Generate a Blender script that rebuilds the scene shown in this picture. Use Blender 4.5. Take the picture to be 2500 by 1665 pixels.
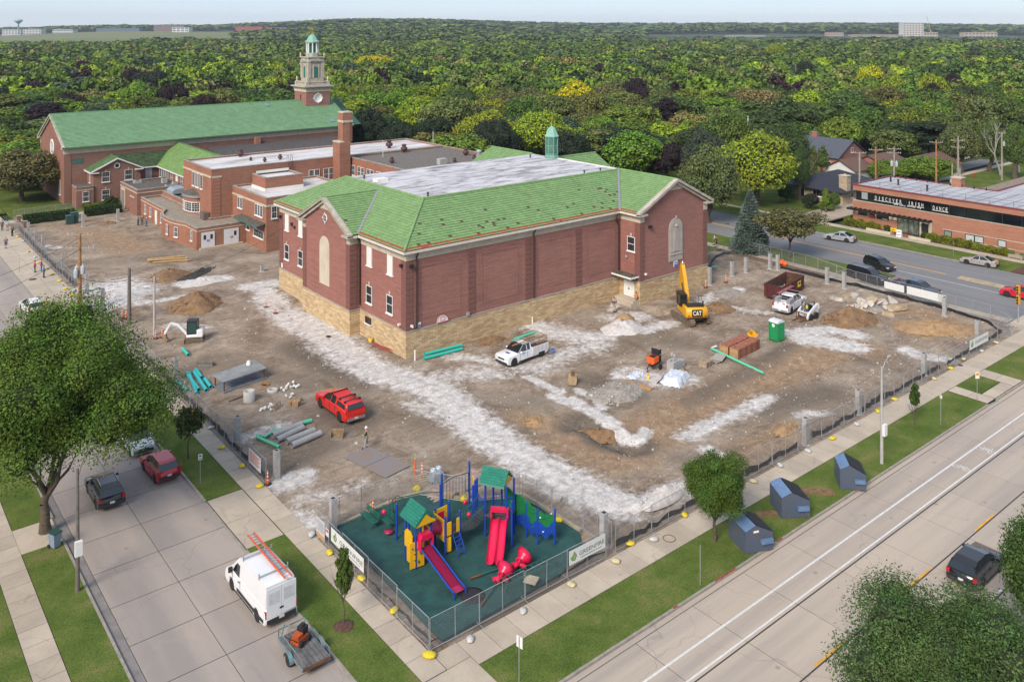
import bpy,math,random
import numpy as np
from mathutils import Vector as Vc,Matrix as Mt
Bo=lambda*a:MB().k(*a)
Rg=range;RO=Mt.Rotation;TL=Mt.Translation;Si=math.sin;Co=math.cos;LR=(-1,1)
Ru=lambda r,a,b,*n:r.uniform(a,b,*n)
def Dv(n,k,v):n.inputs[k].default_value=v
En=enumerate;Nf=np.float64
def Lk(o):C.objects.link(o)
for o in list(bpy.data.objects):bpy.data.objects.remove(o)
SC=bpy.context.scene
C=SC.collection
R=math.radians
rnd=random.Random(7)
rng=np.random.default_rng(11)
PI=math.pi
HEAD=R(39.1);CAMH=35.0;FPX=2100.0
cam_d=bpy.data.cameras.new('camera');cam=bpy.data.objects.new('camera',cam_d);Lk(cam)
cam.location=(0,0,CAMH)
cam.rotation_euler=(PI/2,0,-HEAD)
cam_d.sensor_width=36.0;cam_d.lens=FPX/2500*36.0
cam_d.shift_x=0.0;cam_d.shift_y=-(832.5-66.0)/2500.0
cam_d.clip_start=0.5;cam_d.clip_end=20000
SC.camera=cam
W=bpy.data.worlds.new('World');SC.world=W;W.use_nodes=True
nt=W.node_tree;nt.nodes.clear()
SUN_AZ=R(-112)
SUN_EL=R(38)
sk=nt.nodes.new('ShaderNodeTexSky');sk.sky_type='NISHITA';sk.sun_disc=False
sk.sun_elevation=SUN_EL;sk.sun_rotation=SUN_AZ;sk.air_density=.8;sk.dust_density=.1;sk.ozone_density=2.5
bg=nt.nodes.new('ShaderNodeBackground');Dv(bg,1,0.075)
ow=nt.nodes.new('ShaderNodeOutputWorld')
cn=nt.nodes.new('ShaderNodeTexNoise');Dv(cn,'Scale',2.2);Dv(cn,'Detail',5)
ct=nt.nodes.new('ShaderNodeTexCoord');cm=nt.nodes.new('ShaderNodeMapping');Dv(cm,'Scale',(1,1,5));nt.links.new(ct.outputs['Generated'],cm.inputs[0]);nt.links.new(cm.outputs[0],cn.inputs[0])
cr=nt.nodes.new('ShaderNodeMapRange');Dv(cr,1,.3);Dv(cr,2,.7);Dv(cr,3,.62);Dv(cr,4,.78);nt.links.new(cn.outputs[0],cr.inputs[0])
cx=nt.nodes.new('ShaderNodeMix');cx.data_type='RGBA';Dv(cx,7,(4.9,5.7,7.0,1));nt.links.new(cr.outputs[0],cx.inputs[0]);nt.links.new(sk.outputs[0],cx.inputs[6])
nt.links.new(cx.outputs[2],bg.inputs[0]);nt.links.new(bg.outputs[0],ow.inputs[0])
sun_d=bpy.data.lights.new('sun','SUN');sun_d.energy=2.5;sun_d.angle=R(24);sun_d.color=(1.0,.89,.76)
sun=bpy.data.objects.new('sun',sun_d);Lk(sun)
_sd=Vc((Si(SUN_AZ)*Co(SUN_EL),Co(SUN_AZ)*Co(SUN_EL),Si(SUN_EL)))
sun.rotation_euler=(-_sd).to_track_quat('-Z','Y').to_euler()
sun.location=(0,0,120)
SC.view_settings.view_transform='Standard';SC.view_settings.look='None'
SC.view_settings.exposure=0.92;SC.view_settings.gamma=1.0;SC.view_settings.use_curve_mapping=False
SC.render.engine='CYCLES'
cy=SC.cycles
cy.max_bounces=5;cy.diffuse_bounces=2;cy.glossy_bounces=2;cy.transmission_bounces=3;cy.transparent_max_bounces=8
cy.volume_bounces=0;cy.caustics_reflective=False;cy.caustics_refractive=False
cy.use_denoising=True
_c,_s=Co(HEAD),Si(HEAD)
VW={'a':(0,200,2.6133),'k':(600,200,2.6133),'z':(1300,300,2.944),'r':(1900,300,3.137),'l':(0,700,2.614),'m':(700,700,2.851),'s':(1400,650,2.141),'p':(750,1100,3.016),'w':(0,1150,2.944),'e':(1500,1050,2.355),'h':(0,30,2.7706),'i':(700,30,2.944),'j':(1500,30,2.355),'n':(0,480,5.226),'y':(1660,430,6.273),'g':(80,240,4.9),'q':(420,330,5.059),'d':(2060,420,5.352),'t':(1700,260,5.8875),'u':(2080,280,5.607),'o':(0,0,1.0),'x':(640,480,3.7325),'v':(1380,380,3.92)}
def px(v,x,y):
 a=VW[v];return a[0]+x/a[2],a[1]+y/a[2]
def ray(X,Y):
 q=(X-1250)/FPX
 return(q*_c+_s,-q*_s+_c,-(Y-66)/FPX)
def G(v,x,y,z=0.0):
 r=ray(*px(v,x,y));k=(z-CAMH)/r[2]
 return Vc((r[0]*k,r[1]*k,z))
def onY(v,x,y,Y0):
 r=ray(*px(v,x,y));k=Y0/r[1];return Vc((r[0]*k,Y0,CAMH+r[2]*k))
def atD(X,Y,D):
 r=ray(X,Y);return Vc((r[0]*D,r[1]*D,CAMH+r[2]*D))
MATS={}
def mat(name,col,rough=.8,var=.12,scale=3.0,bump=0.0,bscale=20.0,metal=0.0,col2=None,coat=0.0,spec=.5,detail=4,isl=0.0):
 """procedural principled material: base colour broken up by noise (and per-island variation)"""
 if name in MATS:return MATS[name]
 m=bpy.data.materials.new(name);m.use_nodes=True;t=m.node_tree;b=t.nodes['Principled BSDF']
 c=(*col[:3],1);c2=(*col2[:3],1)if col2 else tuple(max(0,x*(1-var*2))for x in c[:3])+(1,)
 tc=t.nodes.new('ShaderNodeNewGeometry');n=t.nodes.new('ShaderNodeTexNoise')
 Dv(n,'Scale',scale);Dv(n,'Detail',detail);Dv(n,'Roughness',.65)
 t.links.new(tc.outputs['Position'],n.inputs['Vector'])
 mr=t.nodes.new('ShaderNodeMapRange');Dv(mr,1,.3);Dv(mr,2,.7)
 t.links.new(n.outputs[0],mr.inputs[0])
 mx=t.nodes.new('ShaderNodeMix');mx.data_type='RGBA'
 Dv(mx,6,c2);Dv(mx,7,c)
 t.links.new(mr.outputs[0],mx.inputs[0])
 out=mx.outputs[2]
 if isl:
  g=t.nodes.new('ShaderNodeNewGeometry');mr2=t.nodes.new('ShaderNodeMapRange')
  Dv(mr2,3,1-isl);Dv(mr2,4,1+isl)
  t.links.new(g.outputs['Random Per Island'],mr2.inputs[0])
  hs=t.nodes.new('ShaderNodeHueSaturation');t.links.new(mr2.outputs[0],hs.inputs['Value']);t.links.new(out,hs.inputs['Color']);out=hs.outputs[0]
 t.links.new(out,b.inputs['Base Color'])
 Dv(b,'Roughness',rough);Dv(b,'Metallic',metal)
 if'Coat Weight' in b.inputs:Dv(b,'Coat Weight',coat)
 Dv(b,'Specular IOR Level',spec)
 if bump:
  n2=t.nodes.new('ShaderNodeTexNoise');Dv(n2,'Scale',bscale);Dv(n2,'Detail',5)
  t.links.new(tc.outputs['Position'],n2.inputs['Vector'])
  bp=t.nodes.new('ShaderNodeBump');Dv(bp,'Strength',1.0);Dv(bp,'Distance',bump)
  t.links.new(n2.outputs[0],bp.inputs['Height']);t.links.new(bp.outputs[0],b.inputs['Normal'])
 MATS[name]=m;return m
def brick_mat(name,c1,c2,mortar,bw=.22,bh=.075,ms=.012,offset=.5,dirt=.25,dscale=.35,rough=.9,bump=.01,dirtcol=(.10,.07,.06)):
 if name in MATS:return MATS[name]
 m=bpy.data.materials.new(name);m.use_nodes=True;t=m.node_tree;b=t.nodes['Principled BSDF'];N=t.nodes.new;L=t.links.new
 tc=N('ShaderNodeTexCoord');sx=N('ShaderNodeSeparateXYZ');L(tc.outputs['Object'],sx.inputs[0])
 ad=N('ShaderNodeMath');L(sx.outputs[0],ad.inputs[0]);L(sx.outputs[1],ad.inputs[1])
 cb=N('ShaderNodeCombineXYZ');L(ad.outputs[0],cb.inputs[0]);L(sx.outputs[2],cb.inputs[1])
 br=N('ShaderNodeTexBrick');L(cb.outputs[0],br.inputs['Vector']);br.offset=offset
 Dv(br,'Scale',1);Dv(br,'Brick Width',bw);Dv(br,'Row Height',bh)
 Dv(br,'Mortar Size',ms);Dv(br,'Color1',(*c1,1));Dv(br,'Color2',(*c2,1))
 Dv(br,'Mortar',(*mortar,1));Dv(br,'Mortar Smooth',.2);Dv(br,'Bias',-.1)
 n=N('ShaderNodeTexNoise');Dv(n,'Scale',dscale);Dv(n,'Detail',8);L(tc.outputs['Object'],n.inputs['Vector'])
 mr=N('ShaderNodeMapRange');Dv(mr,1,.48);Dv(mr,2,.72);Dv(mr,4,dirt);L(n.outputs[0],mr.inputs[0])
 mx=N('ShaderNodeMix');mx.data_type='RGBA';L(mr.outputs[0],mx.inputs[0]);L(br.outputs[0],mx.inputs[6]);Dv(mx,7,(*dirtcol,1))
 mp=N('ShaderNodeMapping');Dv(mp,'Scale',(.5,.5,7));L(tc.outputs['Object'],mp.inputs[0])
 n2=N('ShaderNodeTexNoise');Dv(n2,'Scale',1.0);Dv(n2,'Detail',3);L(mp.outputs[0],n2.inputs['Vector'])
 mr2=N('ShaderNodeMapRange');Dv(mr2,1,.3);Dv(mr2,2,.7);Dv(mr2,3,.86);Dv(mr2,4,1.12);L(n2.outputs[0],mr2.inputs[0])
 hs=N('ShaderNodeHueSaturation');L(mr2.outputs[0],hs.inputs['Value']);L(mx.outputs[2],hs.inputs['Color'])
 L(hs.outputs[0],b.inputs['Base Color'])
 Dv(b,'Roughness',rough);Dv(b,'Specular IOR Level',.2)
 bp=N('ShaderNodeBump');Dv(bp,'Strength',.6);Dv(bp,'Distance',bump);bp.invert=True
 L(br.outputs['Fac'],bp.inputs['Height']);L(bp.outputs[0],b.inputs['Normal'])
 MATS[name]=m;return m
class MB:
 def __init__(s):s.v=[];s.f=[];s.mi=[];s.sm=[];s.cur=0;s.smooth=False
 def add(s,vs,fs,sm=None):
  b=len(s.v);s.v.extend([tuple(v)for v in vs])
  for f in fs:s.f.append([i+b for i in f]);s.mi.append(s.cur);s.sm.append(s.smooth if sm is None else sm)
  return s
 def k(s,x0,y0,z0,x1,y1,z1,M=None):
  vs=[(x0,y0,z0),(x1,y0,z0),(x1,y1,z0),(x0,y1,z0),(x0,y0,z1),(x1,y0,z1),(x1,y1,z1),(x0,y1,z1)]
  if M is not None:vs=[M@Vc(v)for v in vs]
  return s.add(vs,[(0,3,2,1),(4,5,6,7),(0,1,5,4),(1,2,6,5),(2,3,7,6),(3,0,4,7)])
 def C(s,c,d,rz=0,M=None):
  h=[x/2 for x in d];T=TL(c)@(RO(rz,4,'Z')if M is None else M)
  return s.k(-h[0],-h[1],-h[2],h[0],h[1],h[2],T)
 def p(s,poly,z0,z1,M=None,top=True,bottom=True):
  n=len(poly);ar=sum(poly[i][0]*poly[(i+1)%n][1]-poly[(i+1)%n][0]*poly[i][1]for i in Rg(n))
  if ar<0:poly=poly[::-1]
  vs=[(p[0],p[1],z0)for p in poly]+[(p[0],p[1],z1)for p in poly]
  if M is not None:vs=[M@Vc(v)for v in vs]
  fs=[(i,(i+1)%n,(i+1)%n+n,i+n)for i in Rg(n)]
  if top:fs.append(tuple(Rg(n,2*n)))
  if bottom:fs.append(tuple(Rg(n-1,-1,-1)))
  return s.add(vs,fs)
 def Y(s,poly,y0,y1,M=None):
  """polygon in the xz plane given thickness along y"""
  T=Mt(((1,0,0,0),(0,0,-1,0),(0,1,0,0),(0,0,0,1)))
  return s.p(poly,-y1,-y0,(M@T)if M is not None else T)
 def X(s,poly,x0,x1,M=None):
  """polygon in the yz plane given thickness along x"""
  T=Mt(((0,0,1,0),(1,0,0,0),(0,1,0,0),(0,0,0,1)))
  return s.p(poly,x0,x1,(M@T)if M is not None else T)
 def c(s,p0,p1,r0,r1=None,n=10,caps=True,sm=True):
  r1=r0 if r1 is None else r1;p0=Vc(p0);p1=Vc(p1);d=(p1-p0)
  if d.length<1e-6:return s
  d.normalize();a=d.orthogonal().normalized();b=d.cross(a);vs=[]
  for p,r in((p0,r0),(p1,r1)):
   for i in Rg(n):
    t=2*PI*i/n;vs.append(p+a*Co(t)*r+b*Si(t)*r)
  s.add(vs,[(i,(i+1)%n,(i+1)%n+n,i+n)for i in Rg(n)],sm)
  if caps:s.add(vs,[tuple(Rg(n-1,-1,-1)),tuple(Rg(n,2*n))],False)
  return s
 def T(s,pts,r,n=6,sm=True):
  for i in Rg(len(pts)-1):
   ra=r[i]if isinstance(r,(list,tuple))else r;rb=r[i+1]if isinstance(r,(list,tuple))else r
   s.c(pts[i],pts[i+1],ra,rb,n,caps=(i==0 or i==len(pts)-2),sm=sm)
  return s
 def L(s,prof,c=(0,0,0),n=12,sm=True,M=None,a0=0.0,caps=True):
  vs=[]
  for r,z in prof:
   for i in Rg(n):
    t=2*PI*i/n+a0;vs.append(Vc((c[0]+r*Co(t),c[1]+r*Si(t),c[2]+z)))
  if M is not None:vs=[M@v for v in vs]
  fs=[]
  for k in Rg(len(prof)-1):
   for i in Rg(n):fs.append((k*n+i,k*n+(i+1)%n,(k+1)*n+(i+1)%n,(k+1)*n+i))
  s.add(vs,fs,sm)
  if caps:s.add(vs[:n],[tuple(Rg(n-1,-1,-1))],False);s.add(vs[-n:],[tuple(Rg(n))],False)
  return s
 def q(s,a,b,c,d):return s.add([a,b,c,d],[(0,1,2,3)])
 def poly(s,pts):return s.add(pts,[tuple(Rg(len(pts)))])
 def B(s,c,r,n=8,m=5,jit=.15,rn=rnd):
  vs=[];fs=[]
  for j in Rg(m+1):
   ph=PI*j/m
   for i in Rg(n):
    t=2*PI*i/n;k=1+Ru(rn,-jit,jit)
    vs.append((c[0]+r[0]*Si(ph)*Co(t)*k,c[1]+r[1]*Si(ph)*Si(t)*k,c[2]+r[2]*Co(ph)*(k if 0<j<m else 1)))
  for j in Rg(m):
   for i in Rg(n):fs.append((j*n+i,(j+1)*n+i,(j+1)*n+(i+1)%n,j*n+(i+1)%n))
  return s.add(vs,fs,True)
 def pieces(s):
  '''one builder per connected piece'''
  par=list(Rg(len(s.v)))
  def find(i):
   while par[i]!=i:par[i]=par[par[i]];i=par[i]
   return i
  key={}
  for i,v in En(s.v):
   k=(round(v[0],4),round(v[1],4),round(v[2],4));j=key.setdefault(k,i);par[find(i)]=find(j)
  for f in s.f:
   for i in f[1:]:par[find(i)]=find(f[0])
  out={}
  for n_,f in En(s.f):
   b=out.setdefault(find(f[0]),(MB(),{}));m,d=b
   g=[]
   for i in f:
    if i not in d:d[i]=len(m.v);m.v.append(s.v[i])
    g.append(d[i])
   m.f.append(g);m.mi.append(s.mi[n_]);m.sm.append(s.sm[n_])
  return[b[0]for b in out.values()]
 def mesh(s,name):
  me=bpy.data.meshes.new(name);me.from_pydata(s.v,[],s.f);me.polygons.foreach_set('material_index',s.mi);me.polygons.foreach_set('use_smooth',s.sm);me.update();return me
 def b(s,name,m,parent=None,**k):
  return link(name,s.mesh(name),m,parent,**k)
def link(name,me,m,parent=None,loc=None,rz=0,kind=None,label=None):
 if m is not None:
  ms=m if isinstance(m,(list,tuple))else[m]
  if len(me.materials)==0:
   for x in ms:me.materials.append(x)
 o=bpy.data.objects.new(name,me);Lk(o)
 if parent is not None:o.parent=parent
 if loc is not None:o.location=loc
 if rz:o.rotation_euler=(0,0,rz)
 if kind:o['kind']=kind
 if label:o['label']=label
 return o
def Th(name,label,cat,loc=(0,0,0),rz=0,group=None):
 o=bpy.data.objects.new(name,None);Lk(o);o.location=loc;o.rotation_euler=(0,0,rz);o.empty_display_size=.2
 return tag(o,label,cat,group)
def tag(o,label=None,cat=None,group=None,kind=None):
 if label:o['label']=label
 if cat:o['category']=cat
 if group:o['group']=group
 if kind:o['kind']=kind
 return o
KIDS={}
def dup(root,loc=None,rz=None,label=None,group=None,scale=None):
 global KIDS
 kids={}
 for o in C.objects:
  if o.parent is not None:kids.setdefault(o.parent,[]).append(o)
 def cp(o,par):
  c=o.copy();Lk(c);c.parent=par
  for ch in kids.get(o,()):cp(ch,c)
  return c
 r=cp(root,None)
 if loc is not None:r.location=loc
 if rz is not None:r.rotation_euler=(0,0,rz)
 if label:r['label']=label
 if group:r['group']=group
 if scale:r.scale=scale
 return r
def np_mesh(name,V,F,cols=None,smooth=False):
 """V (n,3), F (m,k) arrays -> mesh (fast)"""
 me=bpy.data.meshes.new(name);V=np.asarray(V,np.float32);F=np.asarray(F,np.int32);m,k=F.shape
 me.vertices.add(len(V));me.vertices.foreach_set('co',V.ravel())
 me.loops.add(m*k);me.loops.foreach_set('vertex_index',F.ravel())
 me.polygons.add(m);me.polygons.foreach_set('loop_start',np.arange(0,m*k,k,dtype=np.int32));me.polygons.foreach_set('loop_total',np.full(m,k,np.int32))
 me.polygons.foreach_set('use_smooth',np.full(m,smooth,bool))
 me.update(calc_edges=True)
 if cols is not None:
  a=me.color_attributes.new('tint','FLOAT_COLOR','POINT');cc=np.ones((len(V),4),np.float32);cc[:,:3]=cols;a.data.foreach_set('color',cc.ravel())
 return me
ORD=['first','second','third','fourth','fifth','sixth','seventh','eighth','ninth','tenth','eleventh','twelfth','thirteenth','fourteenth','fifteenth','sixteenth','seventeenth','eighteenth','nineteenth','twentieth','twenty-first','twenty-second','twenty-third','twenty-fourth','twenty-fifth','twenty-sixth','twenty-seventh','twenty-eighth','twenty-ninth','thirtieth','thirty-first','thirty-second','thirty-third','thirty-fourth','thirty-fifth']
def vnoise(x,y,seed=0):
 xi=np.floor(x).astype(np.int64);yi=np.floor(y).astype(np.int64);xf=x-xi;yf=y-yi
 def h(a,b):
  n=(a*374761393+b*668265263+seed*1442695041)&0xffffffff;n=((n^(n>>13))*1274126177)&0xffffffff
  return((n^(n>>16))&0xffff)/65535.0
 u=xf*xf*(3-2*xf);v=yf*yf*(3-2*yf)
 return(h(xi,yi)*(1-u)+h(xi+1,yi)*u)*(1-v)+(h(xi,yi+1)*(1-u)+h(xi+1,yi+1)*u)*v
def fbm(x,y,seed=0,oct=4):
 s=0;a=.5
 for o in Rg(oct):s=s+a*vnoise(x*2**o,y*2**o,seed+o);a*=.5
 return s/(1-.5**oct)
RZ=-0.12
LIME=(.52,.45,.34);COPPER_G=(.16,.36,.28)
def worn_concrete(name,base,dark,sx,sy,isl=.04,tan=(.40,.33,.25)):
 m=bpy.data.materials.new(name);m.use_nodes=True;t=m.node_tree;b=t.nodes['Principled BSDF'];N=t.nodes.new;L=t.links.new
 g=N('ShaderNodeNewGeometry')
 def nz(sc,det=6,rough=.6,vec=None,dist=0):
  n=N('ShaderNodeTexNoise');Dv(n,'Scale',sc);Dv(n,'Detail',det);Dv(n,'Roughness',rough);Dv(n,'Distortion',dist);L(vec or g.outputs['Position'],n.inputs['Vector']);return n.outputs[0]
 def mr(v,a,b_,c=0,d=1):
  r=N('ShaderNodeMapRange');Dv(r,1,a);Dv(r,2,b_);Dv(r,3,c);Dv(r,4,d);L(v,r.inputs[0]);return r.outputs[0]
 def mix(f,a,c):
  x=N('ShaderNodeMix');x.data_type='RGBA';L(f,x.inputs[0])
  for k,v in((6,a),(7,c)):
   if isinstance(v,tuple):x.inputs[k].default_value=(*v,1)
   else:L(v,x.inputs[k])
  return x.outputs[2]
 mp=N('ShaderNodeMapping');Dv(mp,'Scale',(sx,sy,1));L(g.outputs['Position'],mp.inputs[0])
 c=mix(mr(nz(1.0,5,.6,mp.outputs[0]),.38,.62),base,dark)
 c=mix(mr(nz(.18,8,.7,None,.8),.56,.74,0,.45),c,tan)
 c=mix(mr(nz(.9,8,.75),.62,.72,0,.5),c,tuple(x*.55 for x in base))
 vo=N('ShaderNodeTexVoronoi');vo.feature='DISTANCE_TO_EDGE';Dv(vo,'Scale',.085);wv=N('ShaderNodeMix');wv.data_type='VECTOR';n3=N('ShaderNodeTexNoise');Dv(n3,'Scale',.6);L(g.outputs['Position'],n3.inputs['Vector'])
 ad=N('ShaderNodeVectorMath');ad.operation='MULTIPLY_ADD';L(n3.outputs['Color'],ad.inputs[0]);Dv(ad,1,(2.5,2.5,0));L(g.outputs['Position'],ad.inputs[2]);L(ad.outputs[0],vo.inputs['Vector'])
 c=mix(mr(vo.outputs['Distance'],0,.004,.22,0),c,(.05,.045,.042))
 sp=N('ShaderNodeTexVoronoi');Dv(sp,'Scale',.45);L(g.outputs['Position'],sp.inputs['Vector']);c=mix(mr(sp.outputs['Distance'],.03,.09,.45,0),c,(.07,.065,.06))
 fine=nz(24,3,.7);r2=N('ShaderNodeNewGeometry');mm=N('ShaderNodeMath');mm.operation='MULTIPLY';L(mr(fine,.3,.7,.86,1.14),mm.inputs[0]);L(mr(g.outputs['Random Per Island'],0,1,1-isl,1+isl),mm.inputs[1])
 oi=N('ShaderNodeObjectInfo');m3=N('ShaderNodeMath');m3.operation='MULTIPLY';L(mm.outputs[0],m3.inputs[0]);L(mr(oi.outputs['Random'],0,1,1-isl,1+isl),m3.inputs[1])
 hs=N('ShaderNodeHueSaturation');L(m3.outputs[0],hs.inputs['Value']);L(c,hs.inputs['Color']);L(hs.outputs[0],b.inputs['Base Color']);Dv(b,'Roughness',.88);Dv(b,'Specular IOR Level',.25)
 bp=N('ShaderNodeBump');Dv(bp,'Distance',.006);L(fine,bp.inputs['Height']);L(bp.outputs[0],b.inputs['Normal']);MATS[name]=m;return m
Rd2=worn_concrete('concrete_road',(.42,.355,.292),(.315,.275,.245),.03,.55)
M_side=worn_concrete('worn_side_street',(.335,.288,.255),(.265,.235,.218),.45,.05,.04,(.44,.36,.27))
Mo=worn_concrete('concrete_pavement',(.43,.37,.295),(.37,.315,.255),.5,.5,.10)
Sl2=mat('joint_sealant',(.045,.042,.04),.9)
Kb2=mat('kerb_concrete',(.33,.30,.26),.9,.2,1.5,.006,20)
Mas=worn_concrete('asphalt',(.20,.20,.208),(.165,.168,.178),.55,.05,.0,(.27,.25,.23))
M_white=mat('white_paint',(.66,.66,.65),.8,.12,4)
M_yell=mat('yellow_paint',(.72,.36,.04),.8,.15,3)
M_red=mat('red_kerb_paint',(.45,.06,.05),.8,.4,4)
def grass_mat(name,c1,c2,c3):
 m=bpy.data.materials.new(name);m.use_nodes=True;t=m.node_tree;b=t.nodes['Principled BSDF'];N=t.nodes.new;L=t.links.new
 tc=N('ShaderNodeTexCoord');n1=N('ShaderNodeTexNoise');Dv(n1,'Scale',.35);Dv(n1,'Detail',8);Dv(n1,'Roughness',.7)
 n2=N('ShaderNodeTexNoise');Dv(n2,'Scale',9);Dv(n2,'Detail',6)
 L(tc.outputs['Object'],n1.inputs[0]);L(tc.outputs['Object'],n2.inputs[0])
 r=N('ShaderNodeValToRGB');e=r.color_ramp.elements;e[0].position=.35;e[0].color=(*c1,1);e[1].position=.66;e[1].color=(*c3,1)
 k=e.new(.52);k.color=(*c2,1);L(n1.outputs[0],r.inputs[0])
 mr=N('ShaderNodeMapRange');Dv(mr,1,.3);Dv(mr,2,.7);Dv(mr,3,.65);Dv(mr,4,1.3);L(n2.outputs[0],mr.inputs[0])
 hs=N('ShaderNodeHueSaturation');L(mr.outputs[0],hs.inputs['Value']);L(r.outputs[0],hs.inputs['Color']);L(hs.outputs[0],b.inputs['Base Color'])
 Dv(b,'Roughness',.95);Dv(b,'Specular IOR Level',.1)
 bp=N('ShaderNodeBump');Dv(bp,'Distance',.04);n3=N('ShaderNodeTexNoise');Dv(n3,'Scale',14);Dv(n3,'Detail',6)
 L(tc.outputs['Object'],n3.inputs[0]);L(n3.outputs[0],bp.inputs['Height']);L(bp.outputs[0],b.inputs['Normal']);return m
Mgr=grass_mat('lawn_grass',(.060,.098,.018),(.100,.138,.030),(.165,.160,.058))
M_mulch=mat('bark_mulch',(.13,.065,.045),.95,.3,6,.03,25)
M_soil=mat('bare_soil',(.20,.14,.10),.95,.3,3,.03,15)
def rect(name,x0,y0,x1,y1,z,m,kind='structure',parent=None,t=.04,label=None):
 b=MB();b.k(x0,y0,z-t,x1,y1,z);return b.b(name,m,parent,kind=kind,label=label)
def hill(az,D):
 """height of the land far away: az is the horizontal bearing tangent from the view axis, D the distance in metres"""
 p=1250+FPX*az
 def bump(c,w,h,d0,d1):return h*np.exp(-((p-c)/w)**2)*np.clip((D-d0)/(d1-d0),0,1)
 z=bump(930,330,34,1300,2600)+bump(1500,900,26,2300,4200)+bump(300,260,14,1500,2400)+bump(2300,700,16,2400,4300)
 z=z+9*(fbm(p/160+9,D/900,3)-.4)*np.clip((D-1400)/1500,0,1)
 return z
def ground_mesh():
 rad=[20,60,120,200,300,450,650,900,1200,1500,1800,2100,2400,2700,3000,3400,3800,4300,5000,6000,7500]
 n=144;V=[(0,0,-1.9)];F=[]
 for r_ in rad:
  for i in Rg(n):
   t=2*PI*i/n;x=r_*Si(t);y=r_*Co(t)
   D=x*_s+y*_c;X=x*_c-y*_s
   z=-.35 if r_>150 else-1.9
   if D>900:z+=float(hill(Nf(X/D),Nf(D)))
   V.append((x,y,z))
 for i in Rg(n):F.append((0,1+(i+1)%n,1+i))
 for k in Rg(len(rad)-1):
  for i in Rg(n):F.append((1+k*n+i,1+k*n+(i+1)%n,1+(k+1)*n+(i+1)%n,1+(k+1)*n+i))
 b=MB();b.add(V,F,True);return b
M_land=mat('wooded_land',(.055,.085,.03),.95,.3,.02)
ground_mesh().b('ground',M_land,kind='structure')
def lawn(label,x0,y0,x1,y1,z=0.0):
 n=1;o=rect('lawn',x0,y0,x1,y1,z,Mgr,t=.3);return o
lawn('',-6,30,9.1,140);lawn('',10.75,34,13.2,64.8);lawn('',10.75,68.3,13.2,140)
lawn('',28.4,34.15,84.7,37.8);lawn('',86.5,35.5,90.8,37.8);lawn('',93,34.15,108,37.8)
lawn('',22.6,38.6,25.25,56.0);lawn('',22.6,63.6,25.25,117.5)
lawn('',28.3,178.6,140,330,-.02);lawn('',-60,186,28.1,330,-.03)
lawn('',97.6,84.5,111,180,0);lawn('',113.0,60,118.4,180,0.0);lawn('',133.1,57,139,84.5);lawn('',133.1,91,200,200,-.01);lawn('',156,-20,320,91,-.03)
lawn('',-20,140,11,186,-.02)
road=rect('road',-60,16,118,33.62,RZ-.02,Sl2,t=.2)
for(xa,xb,ya,yb)in((24.6,118,29.66,33.6),(24.6,118,26.1,29.6),(24.6,118,22.3,26.04),(24.6,118,18.5,22.24)):
 b=MB();b.k(-2.5,ya,-.1,2.5,yb,0)
 me=None;x=xa+1.7
 while x<xb:
  xs,xe=x+.025,x+5.05-.025
  if me is None:
   mb=MB();mb.k(0,ya+.02,-.1,5.0,yb-.02,0);me=mb.mesh('road_slab')
  link('road_slab',me,Rd2,road,loc=(xs,0,RZ));x+=5.05
mb=MB();mb.k(24.6,33.64,RZ-.2,110,33.98,RZ+.005);mb.b('gutter',Rd2,kind='structure')
lines=MB();lines.k(20,31.28,RZ+.001,110,31.42,RZ+.005);lines.k(20,29.84,RZ+.001,96,29.96,RZ+.005)
for i in Rg(12):lines.k(20+i*3.5,22.34,RZ+.001,22.6+i*3.5,22.5,RZ+.005)if i%1==0 and not(33<20+i*3.5<34)else None
for i in Rg(8):lines.k(96.5+i*1.5,29.84,RZ+.001,97.3+i*1.5,29.96,RZ+.005)
lines.b('lane_marking',M_white,road,kind='stuff')
for i,xx in En([32.0,42.7,53.1,62.9,75.2,87.3,99.5]):
 mb=MB();mb.k(xx,26.13,RZ+.001,xx+3.05,26.27,RZ+.005);mb.b('centre_dash',M_yell,road)
def bike(x,y,s=1.0,w=.07):
 b=MB()
 def ring(cx,cy_,r):
  for i in Rg(14):
   a0=2*PI*i/14;a1=2*PI*(i+1)/14
   b.q((cx+r*Co(a0),cy_+r*Si(a0),0),(cx+(r-w)*Co(a0),cy_+(r-w)*Si(a0),0),(cx+(r-w)*Co(a1),cy_+(r-w)*Si(a1),0),(cx+r*Co(a1),cy_+r*Si(a1),0))
 def bar(p,q):
  d=Vc((q[0]-p[0],q[1]-p[1])).normalized();nx,ny=-d.y*w/2,d.x*w/2
  b.q((p[0]+nx,p[1]+ny,0),(p[0]-nx,p[1]-ny,0),(q[0]-nx,q[1]-ny,0),(q[0]+nx,q[1]+ny,0))
 ring(0,.5,.33);ring(0,-.5,.33)
 for p,q in(((0,.5),(.45,.25)),((.45,.25),(.45,-.25)),((.45,-.25),(0,.5)),((0,-.5),(.5,-.22)),((.5,-.3),(.75,-.3)),((0,-.02),(.45,.25)),((.4,.3),(.62,.3)),((0,0),(.42,-.25))):bar(p,q)
 o=b.b('bike_marking',M_white,road);o.location=(x,y,RZ+.004);o.rotation_euler=(0,0,R(0));o.scale=(s,s,1);return o
g0=G('e',2125,92);bike(g0.x-.4,30.6,.95);g0=G('e',1985,195);bike(g0.x-.3,30.6,.8)
side=rect('side_street',13.3,20,22.6,34,RZ-.02,Sl2,t=.2)
sideb=rect('side_street',13.3,34,22.6,330,RZ-.02,Sl2,t=.2)
me1=Bo(0,0,-.1,4.03,4.02,0).mesh('street_slab');me2=Bo(0,0,-.1,4.5,4.02,0).mesh('street_slab')
yy=18.9
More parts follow.
